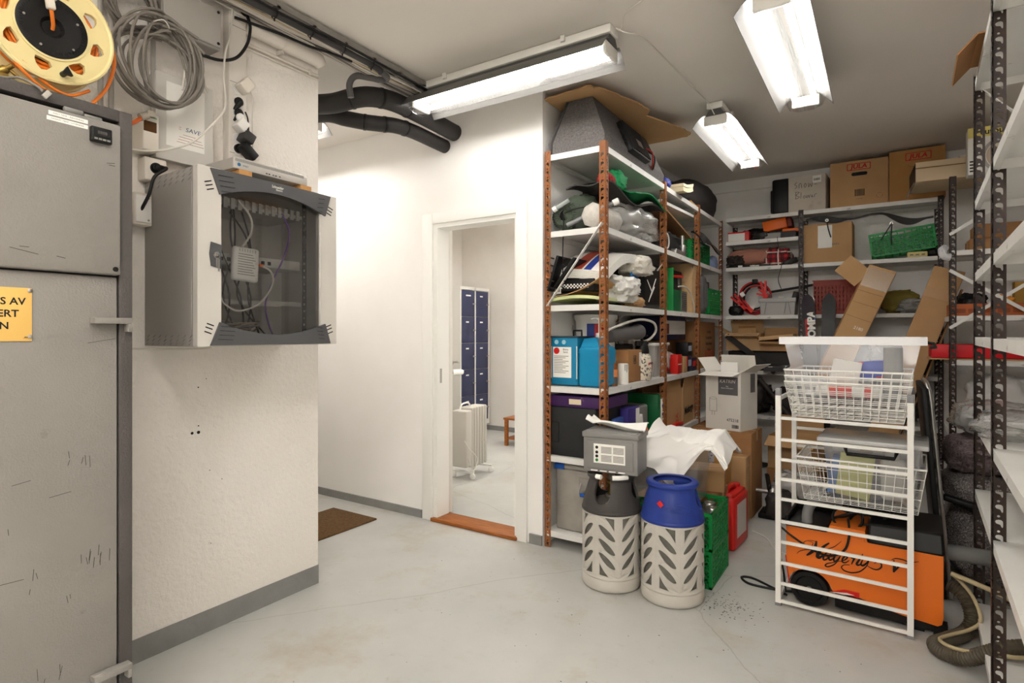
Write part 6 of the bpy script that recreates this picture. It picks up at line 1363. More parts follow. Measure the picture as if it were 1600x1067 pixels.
def cylinder(label, loc, rz, col, windows, cut):
    o = thing('gas_cylinder', label, 'gas cylinder', loc, rz); R = .150
    k = MB(); k.lathe([(.138, 0), (.149, .008), (.151, .02), (.151, .060), (.148, .064)], 72); k.lathe([(.148, .064), (.152, .068), (.152, .074), (R, .078)], 72); part('foot_ring', k, SLEEVE, o)
    k = MB(); k.lathe([(.138, .02), (.140, .40)], 64); part('inner_bottle', k, INNERC, o)
    z0, z1, s = .078, .385, .10; cw = PI / 4; va, vb = z0 + s / 2, z1 - s / 2; k = MB()
    for c in range(8):
        sg = 1 if c % 2 else -1; a0 = -PI / 2 + (c - .70) * cw
        P = lambda u, z, w: ((R - w * .006) * math.cos(a0 + (u + .5) * cw), (R - w * .006) * math.sin(a0 + (u + .5) * cw), z)
        ph = (vb - va) / 3
        leaf = [(.36 * math.cos(t), .30 * math.copysign(abs(math.sin(t)) ** 1.25, math.sin(t))) for t in [2 * PI * i / 20 for i in range(20)]]
        for r in range(3):
            k.cells([(-.5, 0, .5, 1, [(x, .5 + y) for x, y in leaf])], lambda u, v, w: P(u, va + (r + v) * ph + sg * s * u, w), 40)
        tri = [(-.28 * -sg, .30), (.30 * -sg, .22), (.30 * -sg, .86), (.20 * -sg, .86)]
        tri = [(-sg * .32, .12), (-sg * .32, .86), (sg * .10, .86), (-sg * .02, .60)]
        if sg > 0: tri = tri[::-1]
        k.cells([(-.5, 0, .5, 1, tri)], lambda u, v, w: P(u, (1 - v) * (vb + sg * s * u) + v * z1, w), 48)
        tb = [(sg * .32, .88), (sg * .32, .14), (-sg * .10, .14), (sg * .02, .40)]
        if sg < 0: tb = tb[::-1]
        k.cells([(-.5, 0, .5, 1, tb)], lambda u, v, w: P(u, (1 - v) * z0 + v * (va + sg * s * u), w), 48)
    part('sleeve', k, SLEEVE, o, smooth=25)
    k = MB(); k.lathe([(.148, .383), (.153, .388), (.153, .398), (.149, .404)], 72); part('shoulder_band', k, col, o)
    prof = [(.150, .402)] + [(.150 - .034 * (i / 44) ** 1.25, .402 + .13 * i / 44) for i in range(1, 45)] + [(.114, .545), (.117, .552), (.124, .556), (.1255, .564), (.123, .572), (.115, .576), (.106, .574)]
    def hole(j, q):
        z = (prof[q][1] + prof[q + 1][1]) / 2; d = 360 * (j + .5) / 360
        for wa, wd_, zc, zh, thru in windows:
            da = (d - wa + 180) % 360 - 180; top = .60 if thru else .54
            if z > top: continue
            if z < zc: 
                f = 1 - ((zc - z) / zh) ** 2
                if f > 0 and abs(da) < wd_ * math.sqrt(f): return True
            elif abs(da) < wd_ * (1.0 if thru else (1 - .3 * (z - zc) / .05)): return True
        return False
    k = MB(); shell(k, prof, .014, 360, hole); part('collar', k, col, o, smooth=40)
    k = MB(); k.lathe([(.138, .40), (.12, .42), (.05, .445), (.03, .445), (.03, .46), (0, .46)], 32); part('dome', k, mat('dome_dark', (90, 86, 80), .5), o)
    k = MB(); k.cyl((0, 0, .46), .016, .05, 16); k.cyl((0, 0, .51), .024, .02, 16, bev=.004); k.cyl((0, 0, .485), .01, .04, 12, axis='y'); part('valve', k, mat('brass', (0, 0, 0)), o)
    return o
BLKCOL = mat('charcoal_collar', (62, 59, 57), .5, var=(72, 68, 66), vscale=8, vamt=.5)
BLUCOL = mat('blue_collar', (36, 58, 138), .42, var=(30, 48, 120), vscale=8, vamt=.5)
g1 = cylinder('pale gas cylinder with charcoal collar carrying a grey battery', (-1.19, 2.785, 0), 23, BLKCOL, [(-22 % 360, 20, .50, .06, True), (75, 22, .50, .05, False), (190, 26, .50, .06, False)], True)
g2 = cylinder('pale gas cylinder with blue collar beside the green crates', (-.875, 2.80, 0), 17.4, BLUCOL, [(82, 22, .50, .055, False), (200, 30, .50, .055, False)], False)
k = MB(); k.box((-.055, -.139, .488), (.026, .003, .026), ry=45, rx=15, rz=-20); part('hazard_tag', k, RED, g2)
text('GAZ', .03, BLUCOL, g2, face((.0, -.1465, .47), '-y', 0, -14), depth=.0015, sx=1.2); k = MB(); k.tube([(.03 + .055 * math.cos(a), -.1425 - .0, .47 + .018 * math.sin(a)) for a in [2 * PI * i / 24 - 2.2 for i in range(17)]], .0018, 6); part('embossed_swirl', k, BLUCOL, g2)
for a0, a1 in ((-40, -26), (2, 42)):
    k = MB(); k.tube([(.116 * math.sin(math.radians(a)), -.116 * math.cos(math.radians(a)), .569) for a in [a0 + (a1 - a0) * i / 10 for i in range(11)]], .0125, 10); part('rim_guard', k, PAPER, g1, 'pale guard on the collar rim')
BATG = mat('battery_grey', (132, 130, 128), .5, var=(122, 120, 118), vscale=8, vamt=.5)
o = thing('battery', 'grey battery block with a multilingual label on the charcoal cylinder', 'battery', (-1.175, 2.80, .583), 6)
k = MB(); k.box((0, 0, .09), (.285, .185, .18), bev=.006); k.b2((-.12, -.097, .02), (.12, -.09, .165), bev=.003); part('case', k, BATG, o)
k = MB(); k.box((0, 0, .192), (.297, .197, .028), bev=.005); k.box((0, 0, .2075), (.27, .17, .006), bev=.002); part('lid', k, BATG, o)
l = patch(o, 'sticker', -.085, .05, .08, .148, PAPER, '-y', .0972)
for i in range(2):
    for j in range(2):
        g = MB()
        for q in range(5): g.b2((-.045 + i * .063, -.0988, .060 + j * .043 + q * .0068), (.010 + i * .063, -.0980, .0638 + j * .043 + q * .0068))
        part('printed_text', g, GREYP, l)
for z, m_ in ((.13, INK), (.105, INK), (.085, INK), (.065, GREEN)): g = MB(); g.cyl((-.068, -.0992, z), .008, .001, 12, axis='y'); part('symbol', g, m_, l)
k = MB()
for i in range(4): k.b2((-.10 + i * .048, -.0985, .008), (-.065 + i * .048, -.092, .013))
part('scrape_mark', k, WHITE, o)
k = MB(); k.sheet(lambda u, v: (-.155 + .30 * u, -.06 + .13 * v + .01 * math.sin(u * 7), .016 + .010 * math.sin(u * 5 + v * 2) + .03 * max(0, .12 - u) / .12 + .012 * math.sin(v * 6 + u * 3)), 24, 18, .005); solo('white_rag', k, mat('white_cloth', (236, 234, 230), .75), 'folded white rag with curled edge on top of the battery', 'rag', (-1.17, 2.82, .80), 6, smooth=60)
CLOTH = mat('white_cloth', (0, 0, 0))
def drape(u, v):
    x = -1.135 + .475 * u; n = noise.noise(Vector((u * 3.2, v * 2.6, 1.3))); n2 = noise.noise(Vector((u * 7 + 3, v * 6, 4.7)))
    L = .255 * max(.10, 1 - abs(u - .46) * (1.25 if u < .46 else 2.6)); cr = abs(noise.noise(Vector((u * 4.5 - v * 2.2, v * 3.5 + u, 9.1))))
    if v < .5:
        f = 1 - v / .5; y = 2.985 - .012 * f + .03 * n * f - .045 * cr * f; z = .742 - L * f + .012 * n2 - .05 * cr * (1 - f)
    else:
        f = (v - .5) / .5; y = 2.985 + .40 * f; z = .75 + .035 * math.sin(f * PI) * u + .02 * n + .012 * n2 - .07 * cr
    if u > .86: z -= (u - .86) / .14 * .10
    if u < .12: z += (.12 - u) * .3
    return (x + .012 * n, y, z)
k = MB(); k.sheet(drape, 80, 70, .004); solo('white_sheet', k, CLOTH, 'white cloth draped over the clear box behind the blue cylinder', 'cloth', smooth=70)
CB = clear('clear_box', (226, 228, 230), .2, .12)
def clear_box(name, label, d, loc, rz=0, m=CB, taper=.03, rim=True):
    w, dp, h = d; o = thing(name, label, 'box', loc, rz); k = MB(); t = .003; a, b = w / 2 - taper, dp / 2 - taper; A, B = w / 2, dp / 2
    P = [(-a, -b, 0), (a, -b, 0), (a, b, 0), (-a, b, 0), (-A, -B, h), (A, -B, h), (A, B, h), (-A, B, h)]
    k.add(P, [(3, 2, 1, 0), (0, 1, 5, 4), (1, 2, 6, 5), (2, 3, 7, 6), (3, 0, 4, 7)]); part('body', k, m, o, smooth=0)
    if rim:
        k = MB()
        for p, q in ((4, 5), (5, 6), (6, 7), (7, 4)): k.bar(Vector(P[p]) - Vector((0, 0, .006)), Vector(P[q]) - Vector((0, 0, .006)), .014, .012)
        part('rim', k, clear('rim_plastic', (236, 236, 236), .65, .2), o)
    return o
clear_box('clear_box', 'clear plastic box under the white cloth on the green crates', (.40, .27, .315), (-1.0, 3.15, .392), 0)
cr1 = crate('folding_crate', 'lower green folding crate on the floor beside the blue cylinder', (.42, .37, .19), (-.935, 3.15, .001), 0, n=8, rows=4)
cr2 = crate('folding_crate', 'upper green folding crate holding metal cans, on the lower one', (.42, .37, .19), (-.935, 3.15, .1925), 0, n=8, rows=4)
for i, (x, y) in enumerate(((-.80, 3.05), (-.765, 3.13), (-.80, 3.22))):
    k = MB(); k.lathe([(.03, 0), (.034, .004), (.034, .165), (.030, .172), (.026, .172), (.026, .168), (0, .168)], 22); solo('metal_can', k, STEEL, 'silver metal can in the upper green crate', 'can', (x, y, .2), group='silver cans in the green crate')
jerry('jerry_can', 'red plastic jerry can with pale label standing on the floor', (.30, .13, .365), (-.79, 3.70, .001), RED, 86, RED)
jl = bpy.data.objects['jerry_can.001']; 
lbl = MB(); lbl.b2((-.10, -.0662, .07), (.09, -.0652, .27)); part('label_sheet', lbl, mat('pale_label', (214, 206, 200), .6), jl)
carton('cardboard_box', 'torn small carton stacked behind the green crates', (.30, .22, .12), (-.93, 3.49, .3815), 10, CARD, flaps=None)
carton('cardboard_box', 'low brown carton on the floor under the torn small carton', (.34, .26, .38), (-.96, 3.49, .001), 0, CARDD)
o = carton('cardboard_box', 'brown carton with yellow printed straps beside the white cloth', (.26, .22, .64), (-.97, 3.86, .001), 4, mat('yellow_carton', (190, 142, 74), .7), tape=False)
for x in (.02, .09): patch(o, 'printed_strap', x, .36, x + .04, .63, mat('strap_print', (196, 190, 190), .6, spots=(120, 110, 130), sscale=60, slo=.5, shi=.55), '-y', .11)
carton('cardboard_box', 'tall plain brown carton under the white appliance carton', (.44, .34, .592), (-.985, 4.43, .001), -2, CARDD)
carton('cardboard_box', 'narrower brown carton with folded top in front of the tall plain one', (.24, .12, .45), (-.90, 4.175, .001), -2, CARD)
o = carton('appliance_box', 'white printed carton with open flaps on the tall brown carton', (.27, .25, .42), (-.9455, 4.44, .594), -16, mat('white_box_board', (226, 222, 214), .65), flaps=(-100, -60, 15, -35))
pn = patch(o, 'grey_panel', -.035, .255, .115, .385, mat('slate_print', (104, 102, 104), .6), '-y', .125); text('KATRIN', .034, PAPER, pn, face((.035, -.1265, .352), '-y'), depth=.0003, shear=.2); text('Plus\nSystem toilet paper', .012, PAPER, pn, face((.035, -.1265, .31), '-y'), depth=.0003)
text('475218', .030, INK, o, face((.075, -.1258, .075), '-y'), depth=.0003); barcode(o, .07, .02, .05, .025, '-y', .125)
k = MB(); k.tube([(-.075 + .028 * math.cos(a), -.1258, .225 + .008 * math.sin(a)) for a in [2 * PI * i / 16 for i in range(16)]], .001, 5, closed=True)
for p, q in (((-.103, .225), (-.103, .13)), ((-.047, .225), (-.047, .13)), ((-.103, .13), (-.047, .13)), ((-.085, .13), (-.085, .10)), ((-.065, .13), (-.065, .10))): k.bar((p[0], -.1258, p[1]), (q[0], -.1258, q[1]), .001, .0022, up=(0, 1, 0))
part('outline_print', k, GREYP, o); sp = patch(o, 'grey_panel', .02, .27, .09, .405, mat('slate_print', (0, 0, 0)), '+x', .135)
k = MB(); k.b2((-.03, -.10, .40), (.10, -.085, .49)); part('inner_box', k, WHITE, o)
# low open carton, plastic bag and a motor on the floor behind
carton('cardboard_box', 'open low carton on the floor in front of the back shelving', (.36, .30, .26), (-.60, 5.20, .20), -6, CARD, flaps=(-115, -50, 10, None))
carton('cardboard_box', 'closed brown carton on the floor under the open low carton', (.38, .32, .198), (-.60, 5.22, .001), -6, CARDD)
bag('plastic_bag', 'clear plastic bag slumped on the floor behind the white rack', (.34, .30, .26), (-.53, 4.72, .001), mat('foggy_plastic', (0, 0, 0)), 95, amp=.25, fold=.6)
o = thing('trailer_motor', 'black greasy motor part lying on the floor by the brown cartons', 'motor', (-.60, 4.40, .001)); k = MB(); k.lump((.20, .24, .18), 97, .2, 2.6, 18); part('housing', k, JUNK, o); k = MB(); k.cyl((-.17, 0, .17), .016, .12, 14, axis='x'); k.cyl((-.08, 0, .17), .05, .05, 18, axis='x', bev=.01); part('shaft', k, STEEL, o); k = MB(); k.bar((-.07, -.02, .15), (-.09, -.03, .30), .04, .02); k.b2((-.14, -.10, 0), (.10, .10, .035), bev=.01); part('bracket', k, BLACK, o)
# cords on the floor
k = MB(); k.tube(spline([(-.40, 3.10, .008), (-.48, 3.16, .006), (-.58, 3.22, .006), (-.63, 3.20, .006), (-.58, 3.14, .006), (-.46, 3.14, .006), (-.38, 3.16, .008)], 8), .006, 8); solo('floor_cable', k, BLKC, 'black cord looped on the floor at the foot of the white rack', 'cord')
k = MB(); k.tube(spline([(-.72, 4.0, .004), (-.62, 3.9, .004), (-.55, 3.74, .004), (-.52, 3.70, .004), (-.42, 3.66, .004), (-.36, 3.62, .004)], 8), .0035, 7); solo('floor_cable', k, WHITEC, 'thin pale cord on the floor between red jerry can and rack', 'cord')
# ------------------------------------------------------------------ white rack with wire baskets
RWH = mat('white_enamel', (232, 230, 225), .35)
RX, RY, RZ = -.153, 3.185, -2.6
rk2 = thing('basket_rack', 'white metal ladder rack holding wire baskets', 'rack', (RX, RY, 0), RZ)
hw, hd = .259, .21
for x in (-hw, hw):
    for y in (-hd, hd):
        k = MB(); k.b2((x - .0115, y - .0115, .012), (x + .0115, y + .0115, 1.02)); lg = part('leg', k, RWH, rk2)
        c = MB(); c.b2((x - .0125, y - .0125, 1.0), (x + .0125, y + .0125, 1.035), bev=.003); part('cap', c, mat('cap_grey', (136, 136, 138), .5), lg); c = MB(); c.b2((x - .013, y - .013, 0), (x + .013, y + .013, .014)); part('foot', c, mat('cap_grey', (0, 0, 0)), lg)
for y in (-hd, hd):
    for z in (.02, .105, .203, .303, .40, .507, .602, .695, .79, .893):
        k = MB(); k.b2((-hw + .0115, y - .004, z - .007), (hw - .0115, y + .006, z + .007)); part('rung', k, RWH, rk2)
for x in (-hw, hw):
    for z in (.03, .985): k = MB(); k.b2((x - .006, -hd + .0115, z - .009), (x + .006, hd - .0115, z + .009)); part('cross_bar', k, RWH, rk2)
def basket(label, d, loc, rz, low=0.0):
    w, dp, h = d; o = thing('wire_basket', label, 'basket', loc, rz); tp = .03
    def P(x, y, z): f = 1 - tp * 2 * (1 - z / h) / w; return (x * f, y * (1 - tp * 2 * (1 - z / h) / dp), z)
    k = MB(); k.tube([P(-w / 2, -dp / 2, h), P(w / 2, -dp / 2, h), P(w / 2, dp / 2, h), P(-w / 2, dp / 2, h)], .0045, 8, closed=True); part('rim', k, RWH, o)
    k = MB(); r = .0017
    nx, ny = int(w / .034), int(dp / .034)
    for i in range(nx + 1):
        x = -w / 2 + w * i / nx; k.tube([P(x, -dp / 2, h), P(x, -dp / 2, 0), P(x, dp / 2, 0), P(x, dp / 2, h)], r, 5)
    for j in range(ny + 1):
        y = -dp / 2 + dp * j / ny; k.tube([P(-w / 2, y, h), P(-w / 2, y, 0), P(w / 2, y, 0), P(w / 2, y, h)], r, 5)
    for q in range(1, 5):
        z = h * (q - .5) / 4.5; k.tube([P(-w / 2, -dp / 2, z), P(w / 2, -dp / 2, z), P(w / 2, dp / 2, z), P(-w / 2, dp / 2, z)], r, 5, closed=True)
    part('mesh', k, RWH, o, smooth=60)
    return o
for i, z in enumerate((.902, .930, .958)):
    basket(['lowest of the three nested wire baskets on the white rack', 'middle one of the three nested wire baskets on the white rack', 'uppermost of the three nested wire baskets on the white rack'][i], (.50, .385, .165), (RX + .015, RY - .005, z), RZ)
basket('wire basket pulled out halfway up the white rack', (.50, .385, .20), (RX + .065, RY, .515), RZ)
tb = clear_box('storage_tub', 'large clear tub with white rim standing in the nested top baskets', (.54, .40, .31), (RX + .03, RY, .966), RZ, clear('tub_clear', (228, 230, 238), .17, .2), .06, rim=False)
tb['category'] = 'tub'
k = MB()
for a, b in (((-.275, -.205), (.275, -.205)), ((.275, -.205), (.275, .205)), ((.275, .205), (-.275, .205)), ((-.275, .205), (-.275, -.205))): k.bar((a[0], a[1], .296), (b[0], b[1], .296), .026, .034)
part('rim', k, mat('white_rim', (232, 232, 234), .35), tb); k = MB(); k.tube([(.285, -.08, .29), (.31, -.09, .285), (.315, -.14, .27), (.30, -.19, .27)], .007, 8); part('clip', k, BLACK, tb)
def inside(name, label, mb, m, loc, rz=0, cat='bottle', **kw): return solo(name, mb, m, label, cat, (loc[0], loc[1], loc[2]), rz, None, 40, **kw)
k = MB(); k.cyl((0, 0, 0), .038, .26, 24, bev=.006); inside('tall_can', 'tall grey canister with white lid inside the large clear tub', k, mat('can_grey', (150, 150, 148), .4), (RX + .19, RY - .02, .975))
o = thing('sealant_tube', 'white and red cartridge lying inside the large clear tub', 'cartridge', (RX - .10, RY - .07, 1.02), RZ); k = MB(); k.cyl((-.02, 0, 0), .026, .27, 20, axis='x', bev=.003); part('body', k, PAPER, o); k = MB(); k.cyl((.03, 0, 0), .0267, .10, 20, axis='x'); k.cyl((.18, 0, 0), .0267, .03, 20, axis='x'); part('red_band', k, mat('bright_red', (220, 50, 40), .45), o)
k = MB(); k.box((0, 0, .06), (.12, .06, .12), bev=.004, ry=10); inside('white_box', 'white label box tilted inside the large clear tub', k, PAPER, (RX + .0, RY, 1.045), 0, 'box')
k = MB(); k.box((0, 0, .05), (.13, .05, .09), bev=.004, ry=-6); inside('blue_box', 'blue and red packet behind the white box in the large clear tub', k, mat('packet_blue', (54, 84, 190), .45, spots=(200, 50, 50), sscale=14, slo=.55, shi=.58), (RX + .12, RY + .04, 1.07), 0, 'packet')
bag('clear_packet', 'small clear bags at the bottom of the large clear tub', (.20, .24, .10), (RX - .13, RY + .05, .975), mat('pale_film', (206, 206, 208), .25, bump=.7, bscale=50), 101, 'packet', amp=.25, fold=.5)
k = MB()
for i in range(14): k.b2((-.20 + i * .029, -.14, 0), (-.185 + i * .029, .14, .012))
inside('grid_mat', 'brown slatted mat under the things in the large clear tub', k, mat('brown_slat', (128, 112, 100), .6), (RX + .03, RY, .969), RZ, 'mat')
mb_ = clear_box('storage_box', 'clear storage box with black handle in the pulled-out basket', (.38, .28, .27), (RX + .11, RY + .005, .519), RZ, clear('tub_clear', (0, 0, 0), .3), .03, rim=False)
k = MB(); k.box((0, 0, .28), (.43, .315, .022), bev=.006); part('lid', k, clear('lid_clear', (236, 236, 236), .60, .25), mb_); k = MB(); k.tube([(-.10, -.140, .255), (-.09, -.160, .225), (.09, -.160, .225), (.10, -.140, .255)], .009, 8); part('handle', k, BLACK, mb_)
k = MB(); k.box((-.17, -.06, .262), (.05, .03, .02)); k.box((.19, -.03, .262), (.03, .03, .02)); part('latch', k, mat('latch_blue', (40, 90, 180), .4), mb_)
k = MB(); k.box((0, 0, .10), (.14, .05, .20), bev=.004, ry=7); inside('yellow_folder', 'pale yellow-green packet in the clear storage box', k, mat('pale_lime', (206, 206, 130), .6), (RX + .04, RY - .03, .525), 0, 'packet')
k = MB(); k.box((0, 0, .10), (.10, .06, .19), bev=.02, seg=3); k.cyl((0, 0, .19), .03, .05, 18, bev=.004); inside('white_jar', 'white plastic jar in the clear storage box', k, mat('jar_white', (206, 204, 198), .4), (RX + .19, RY - .02, .523), 0, 'jar')
k = MB(); k.box((0, 0, .09), (.05, .10, .17), ry=8); inside('blue_folder', 'blue folder edge in the clear storage box', k, mat('folder_blue', (90, 130, 190), .5), (RX - .04, RY + .01, .525), 0, 'folder')
k = MB(); k.box((0, 0, .08), (.05, .12, .16), ry=-8); inside('grey_folder', 'dark grey folder in the clear storage box', k, mat('folder_grey', (112, 110, 110), .5), (RX + .12, RY + .02, .525), 0, 'folder')
# ------------------------------------------------------------------ orange carpet cleaner
mo = thing('carpet_cleaner', 'orange carpet-cleaning machine with black script lettering between the rack ladders', 'cleaning machine', (-.085, 3.185, 0), RZ)
MORG = mat('machine_orange', (224, 116, 36), .4, var=(212, 104, 28), vscale=3, vamt=.6, spots=(150, 66, 14), sscale=10, slo=.70, shi=.76)
F = -.145; Bk = .145
arch = [(-.205 + .098 * math.cos(a), .075 + .098 * math.sin(a)) for a in [PI * (1 - i / 12) * .86 + .25 for i in range(13)]]
poly = [(-.305, .365), (-.305, .21), (-.292, .12)] + arch + [(-.06, .10), (.0, .094), (.08, .075), (.16, .062), (.285, .05), (.30, .06), (.305, .09), (.305, .35), (.03, .352), (.02, .40), (-.12, .40), (-.125, .365)]
k = MB(); k.prism(poly, -Bk, -F, face((0, 0, 0), '-y')); b_ = part('body', k, MORG, mo, smooth=20); md = b_.modifiers.new('Bevel', 'BEVEL'); md.width = .012; md.segments = 2; md.limit_method = 'ANGLE'; md.angle_limit = 1.0
k = MB(); k.prism([(-.12, .353), (.02, .353), (.015, .366), (-.115, .366)], 0, .007, face((0, F, 0), '-y')); part('ledge', k, MORG, mo)
k = MB(); k.b2((-.31, F - .004, .365), (-.13, Bk, .385), bev=.006); k.b2((-.31, F - .004, .385), (-.295, Bk, .415), bev=.005); k.b2((-.30, Bk - .02, .385), (-.13, Bk, .43), bev=.005); part('tray', k, BLACK, mo)
k = MB(); k.add([(.028, F - .005, .350), (.309, F - .005, .350), (.309, Bk, .350), (.028, Bk, .350), (.035, F + .02, .435), (.305, F + .02, .44), (.305, Bk, .455), (.035, Bk, .45)], [(3, 2, 1, 0), (0, 1, 5, 4), (1, 2, 6, 5), (2, 3, 7, 6), (3, 0, 4, 7), (4, 5, 6, 7)]); l_ = part('lid', k, BLACK, mo, smooth=20); md = l_.modifiers.new('Bevel', 'BEVEL'); md.width = .01; md.segments = 2; md.limit_method = 'ANGLE'; md.angle_limit = .6
k = MB(); k.b2((.24, F + .018, .418), (.252, F + .022, .424)); part('badge', k, PAPER, l_)
k = MB(); k.lathe([(0, 0), (.078, 0), (.083, .008), (.083, .04), (.078, .05), (.06, .05), (.055, .044), (0, .044)], 40, XF((-.205, F + .044, .084), 90, 0, 0)); w_ = part('wheel', k, BLACK, mo); k = MB(); k.cyl((-.205, F - .012, .084), .012, .01, 16, axis='y'); part('hub_cap', k, STEEL, w_); md = None
k = MB(); k.lathe([(0, 0), (.078, 0), (.083, .008), (.083, .04), (.078, .05), (0, .05)], 40, XF((-.205, Bk + .006, .084), 90, 0, 0)); part('wheel', k, BLACK, mo)
k = MB(); k.prism([(-.305, .22), (-.293, .12), (-.28, .06), (-.297, .115), (-.309, .22)], 0, .003, face((0, F - .001, 0), '-y')); part('red_trim', k, RED, mo)
k = MB(); k.prism([(-.122, .092), (-.06, .118), (.0, .118), (.0, .094), (-.06, .098)], 0, .003, face((0, F - .003, 0), '-y')); rt_ = part('red_trim', k, RED, mo); k = MB(); k.prism([(-.118, .094), (-.05, .106), (-.02, .103), (-.06, .095)], 0, .001, face((0, F - .006, 0), '-y')); part('white_trim', k, PAPER, rt_)
k = MB(); k.b2((-.10, F + .02, .02), (.28, Bk - .02, .075)); k.b2((.27, F + .01, .0), (.32, F + .06, .055)); k.b2((.20, F + .03, 0), (.24, Bk - .03, .03)); part('chassis', k, BLACK, mo)
def ribbon(mb, pts, wid, y):
    """flat pen stroke that swells in the middle"""
    P = spline([(p[0], 0, p[1]) for p in pts], 8); n = len(P); vs = []; fs = []
    for i in range(n):
        t = (P[min(i + 1, n - 1)] - P[max(i - 1, 0)]).normalized(); q = Vector((-t.z, 0, t.x)) * wid * .5 * (.35 + .65 * math.sin(PI * (i + .3) / n))
        for w in (-1, 1):
            for d in (0, -.0012): vs.append((P[i].x + q.x * w, y + d, P[i].z + q.z * w))
    for i in range(n - 1):
        a, b = i * 4, i * 4 + 4; fs += [(a + 1, a + 3, b + 3, b + 1), (a, b, b + 2, a + 2), (a, a + 1, b + 1, b), (a + 2, b + 2, b + 3, a + 3)]
    mb.add(vs, fs)
k = MB()
def hp(x, y): return (-.305 + (x - 115) / 1475 * .61, .345 - (y - (330 + .215 * (x - 115))) / 2140 - .006)
S = [([(432, 446), (420, 500), (388, 552), (330, 590)], 27), ([(425, 450), (370, 438), (310, 450), (290, 490), (320, 517), (370, 505), (395, 475), (385, 455), (350, 450)], 6), ([(230, 570), (260, 545), (330, 530), (420, 532), (520, 532), (600, 512), (650, 480), (680, 455)], 7), ([(560, 470), (505, 505), (458, 560), (440, 600), (462, 614), (505, 588)], 28),
     ([(572, 568), (530, 570), (502, 610), (507, 637), (540, 625), (577, 572)], 15), ([(577, 572), (556, 620), (570, 640), (602, 622)], 15), ([(667, 590), (630, 590), (605, 625), (612, 652), (640, 640), (672, 598)], 15), ([(672, 598), (650, 640), (608, 684), (550, 706), (520, 695), (540, 675), (600, 664), (665, 650)], 11),
     ([(668, 655), (712, 640), (737, 615), (715, 604), (690, 632), (692, 662), (722, 666), (755, 645)], 14), ([(765, 612), (787, 624), (812, 610), (792, 650), (776, 685)], 15), ([(884, 585), (850, 640), (826, 680), (842, 692), (872, 678)], 17), ([(818, 615), (860, 625), (908, 625)], 10),
     ([(885, 638), (866, 680), (882, 697), (917, 675), (945, 636)], 15), ([(948, 634), (925, 690), (900, 722), (850, 756), (780, 766), (710, 746), (680, 712), (705, 690), (760, 690)], 11), ([(925, 698), (962, 722), (1012, 737), (1052, 716), (1052, 680), (1020, 664), (988, 676)], 11),
     ([(1145, 645), (1180, 632), (1240, 642), (1310, 668), (1384, 664)], 9), ([(1165, 648), (1172, 700), (1164, 762)], 22), ([(1164, 762), (1215, 705), (1270, 688), (1330, 684)], 18)]
for pts, w in S: ribbon(k, [hp(*p) for p in pts], w * .00043 * 1.25, F - .0006)
part('lettering', k, INK, mo)
BRAID = mat('black_hose', (34, 33, 32), .5)
k = MB(); k.tube(spline([(-.22, -.10, .372), (-.22, -.09, .43), (-.20, -.07, .475), (-.14, -.04, .495), (-.08, -.02, .49)], 8), .024, 14); part('elbow_pipe', k, mat('elbow_grey', (118, 118, 118), .5), mo)
def ribbed(pts, r, pitch, rise=.10):
    P = spline(pts, 40); out = []; acc = 0.0; rad = []
    out.append(P[0]); rad.append(r); tgl = 0
    for a, b in zip(P, P[1:]):
        acc += (b - a).length
        if acc >= pitch / 2: out.append(b); tgl ^= 1; rad.append(r * (1 + rise * (1 if tgl else -1))); acc = 0
    return out, rad
k = MB(); p, r = ribbed([(-.08, -.02, .49), (.0, .0, .48), (.07, .03, .475), (.14, .05, .48), (.2, .08, .47)], .024, .010); k.tube(p, r, 12); part('ribbed_hose', k, BRAID, mo)
random.seed(41)
for i in range(7):
    c = (random.uniform(-.12, .05), random.uniform(-.10, .08)); k = MB(); R1 = random.uniform(.035, .07)
    k.tube([(c[0] + R1 * 1.5 * math.cos(a), c[1] + R1 * math.sin(a), .425 + .045 * math.sin(a + i) + .01 * i) for a in [2 * PI * q / 20 for q in range(20)]], .006, 7, closed=True); part('cable_loop', k, BLKC, mo)
k = MB(); k.tube(spline([(-.05, -.09, .43), (-.04, -.152, .37), (-.06, -.156, .30), (-.12, -.157, .262), (-.19, -.157, .275), (-.24, -.158, .30), (-.29, -.16, .33), (-.34, -.14, .35), (-.355, -.10, .26), (-.33, -.08, .12), (-.32, -.08, .02)], 10), .005, 8); part('power_cord', k, BLKC, mo)
wt = MB(); wt.tube(spline([(-.16, .17, .44), (-.17, .14, .50), (-.12, .12, .56), (-.05, .11, .585)], 8), .014, 10); solo('white_tube', wt, RWH, 'curved white tube rising behind the orange machine', 'tube', (-.085, 3.185, 0), RZ)
HOSE = mat('ribbed_brown_hose', (74, 66, 54), .5, var=(92, 84, 66), vscale=30, vamt=.6)
GOLD = mat('amber_tube', (176, 160, 124), .4)
k = MB(); p, r = ribbed([(.24, 3.14, .20), (.29, 3.11, .17), (.312, 3.07, .10), (.285, 3.04, .045), (.22, 2.96, .033), (.175, 2.89, .033), (.20, 2.83, .033), (.265, 2.79, .05), (.32, 2.755, .10), (.38, 2.74, .145), (.46, 2.78, .155), (.56, 2.84, .16)], .027, .009, .08); k.tube(p, r, 14); ho = solo('suction_hose', k, HOSE, 'thick ribbed suction hose looping out to the dark-post shelving', 'hose', smooth=60)
k = MB(); k.tube(spline([(.25, 3.10, .26), (.31, 3.06, .20), (.335, 3.02, .12), (.30, 3.0, .08), (.23, 2.93, .068), (.19, 2.87, .066), (.215, 2.82, .068), (.275, 2.775, .085), (.33, 2.735, .12), (.39, 2.70, .135), (.47, 2.74, .14)], 8), .0075, 8); part('amber_tube', k, GOLD, ho)
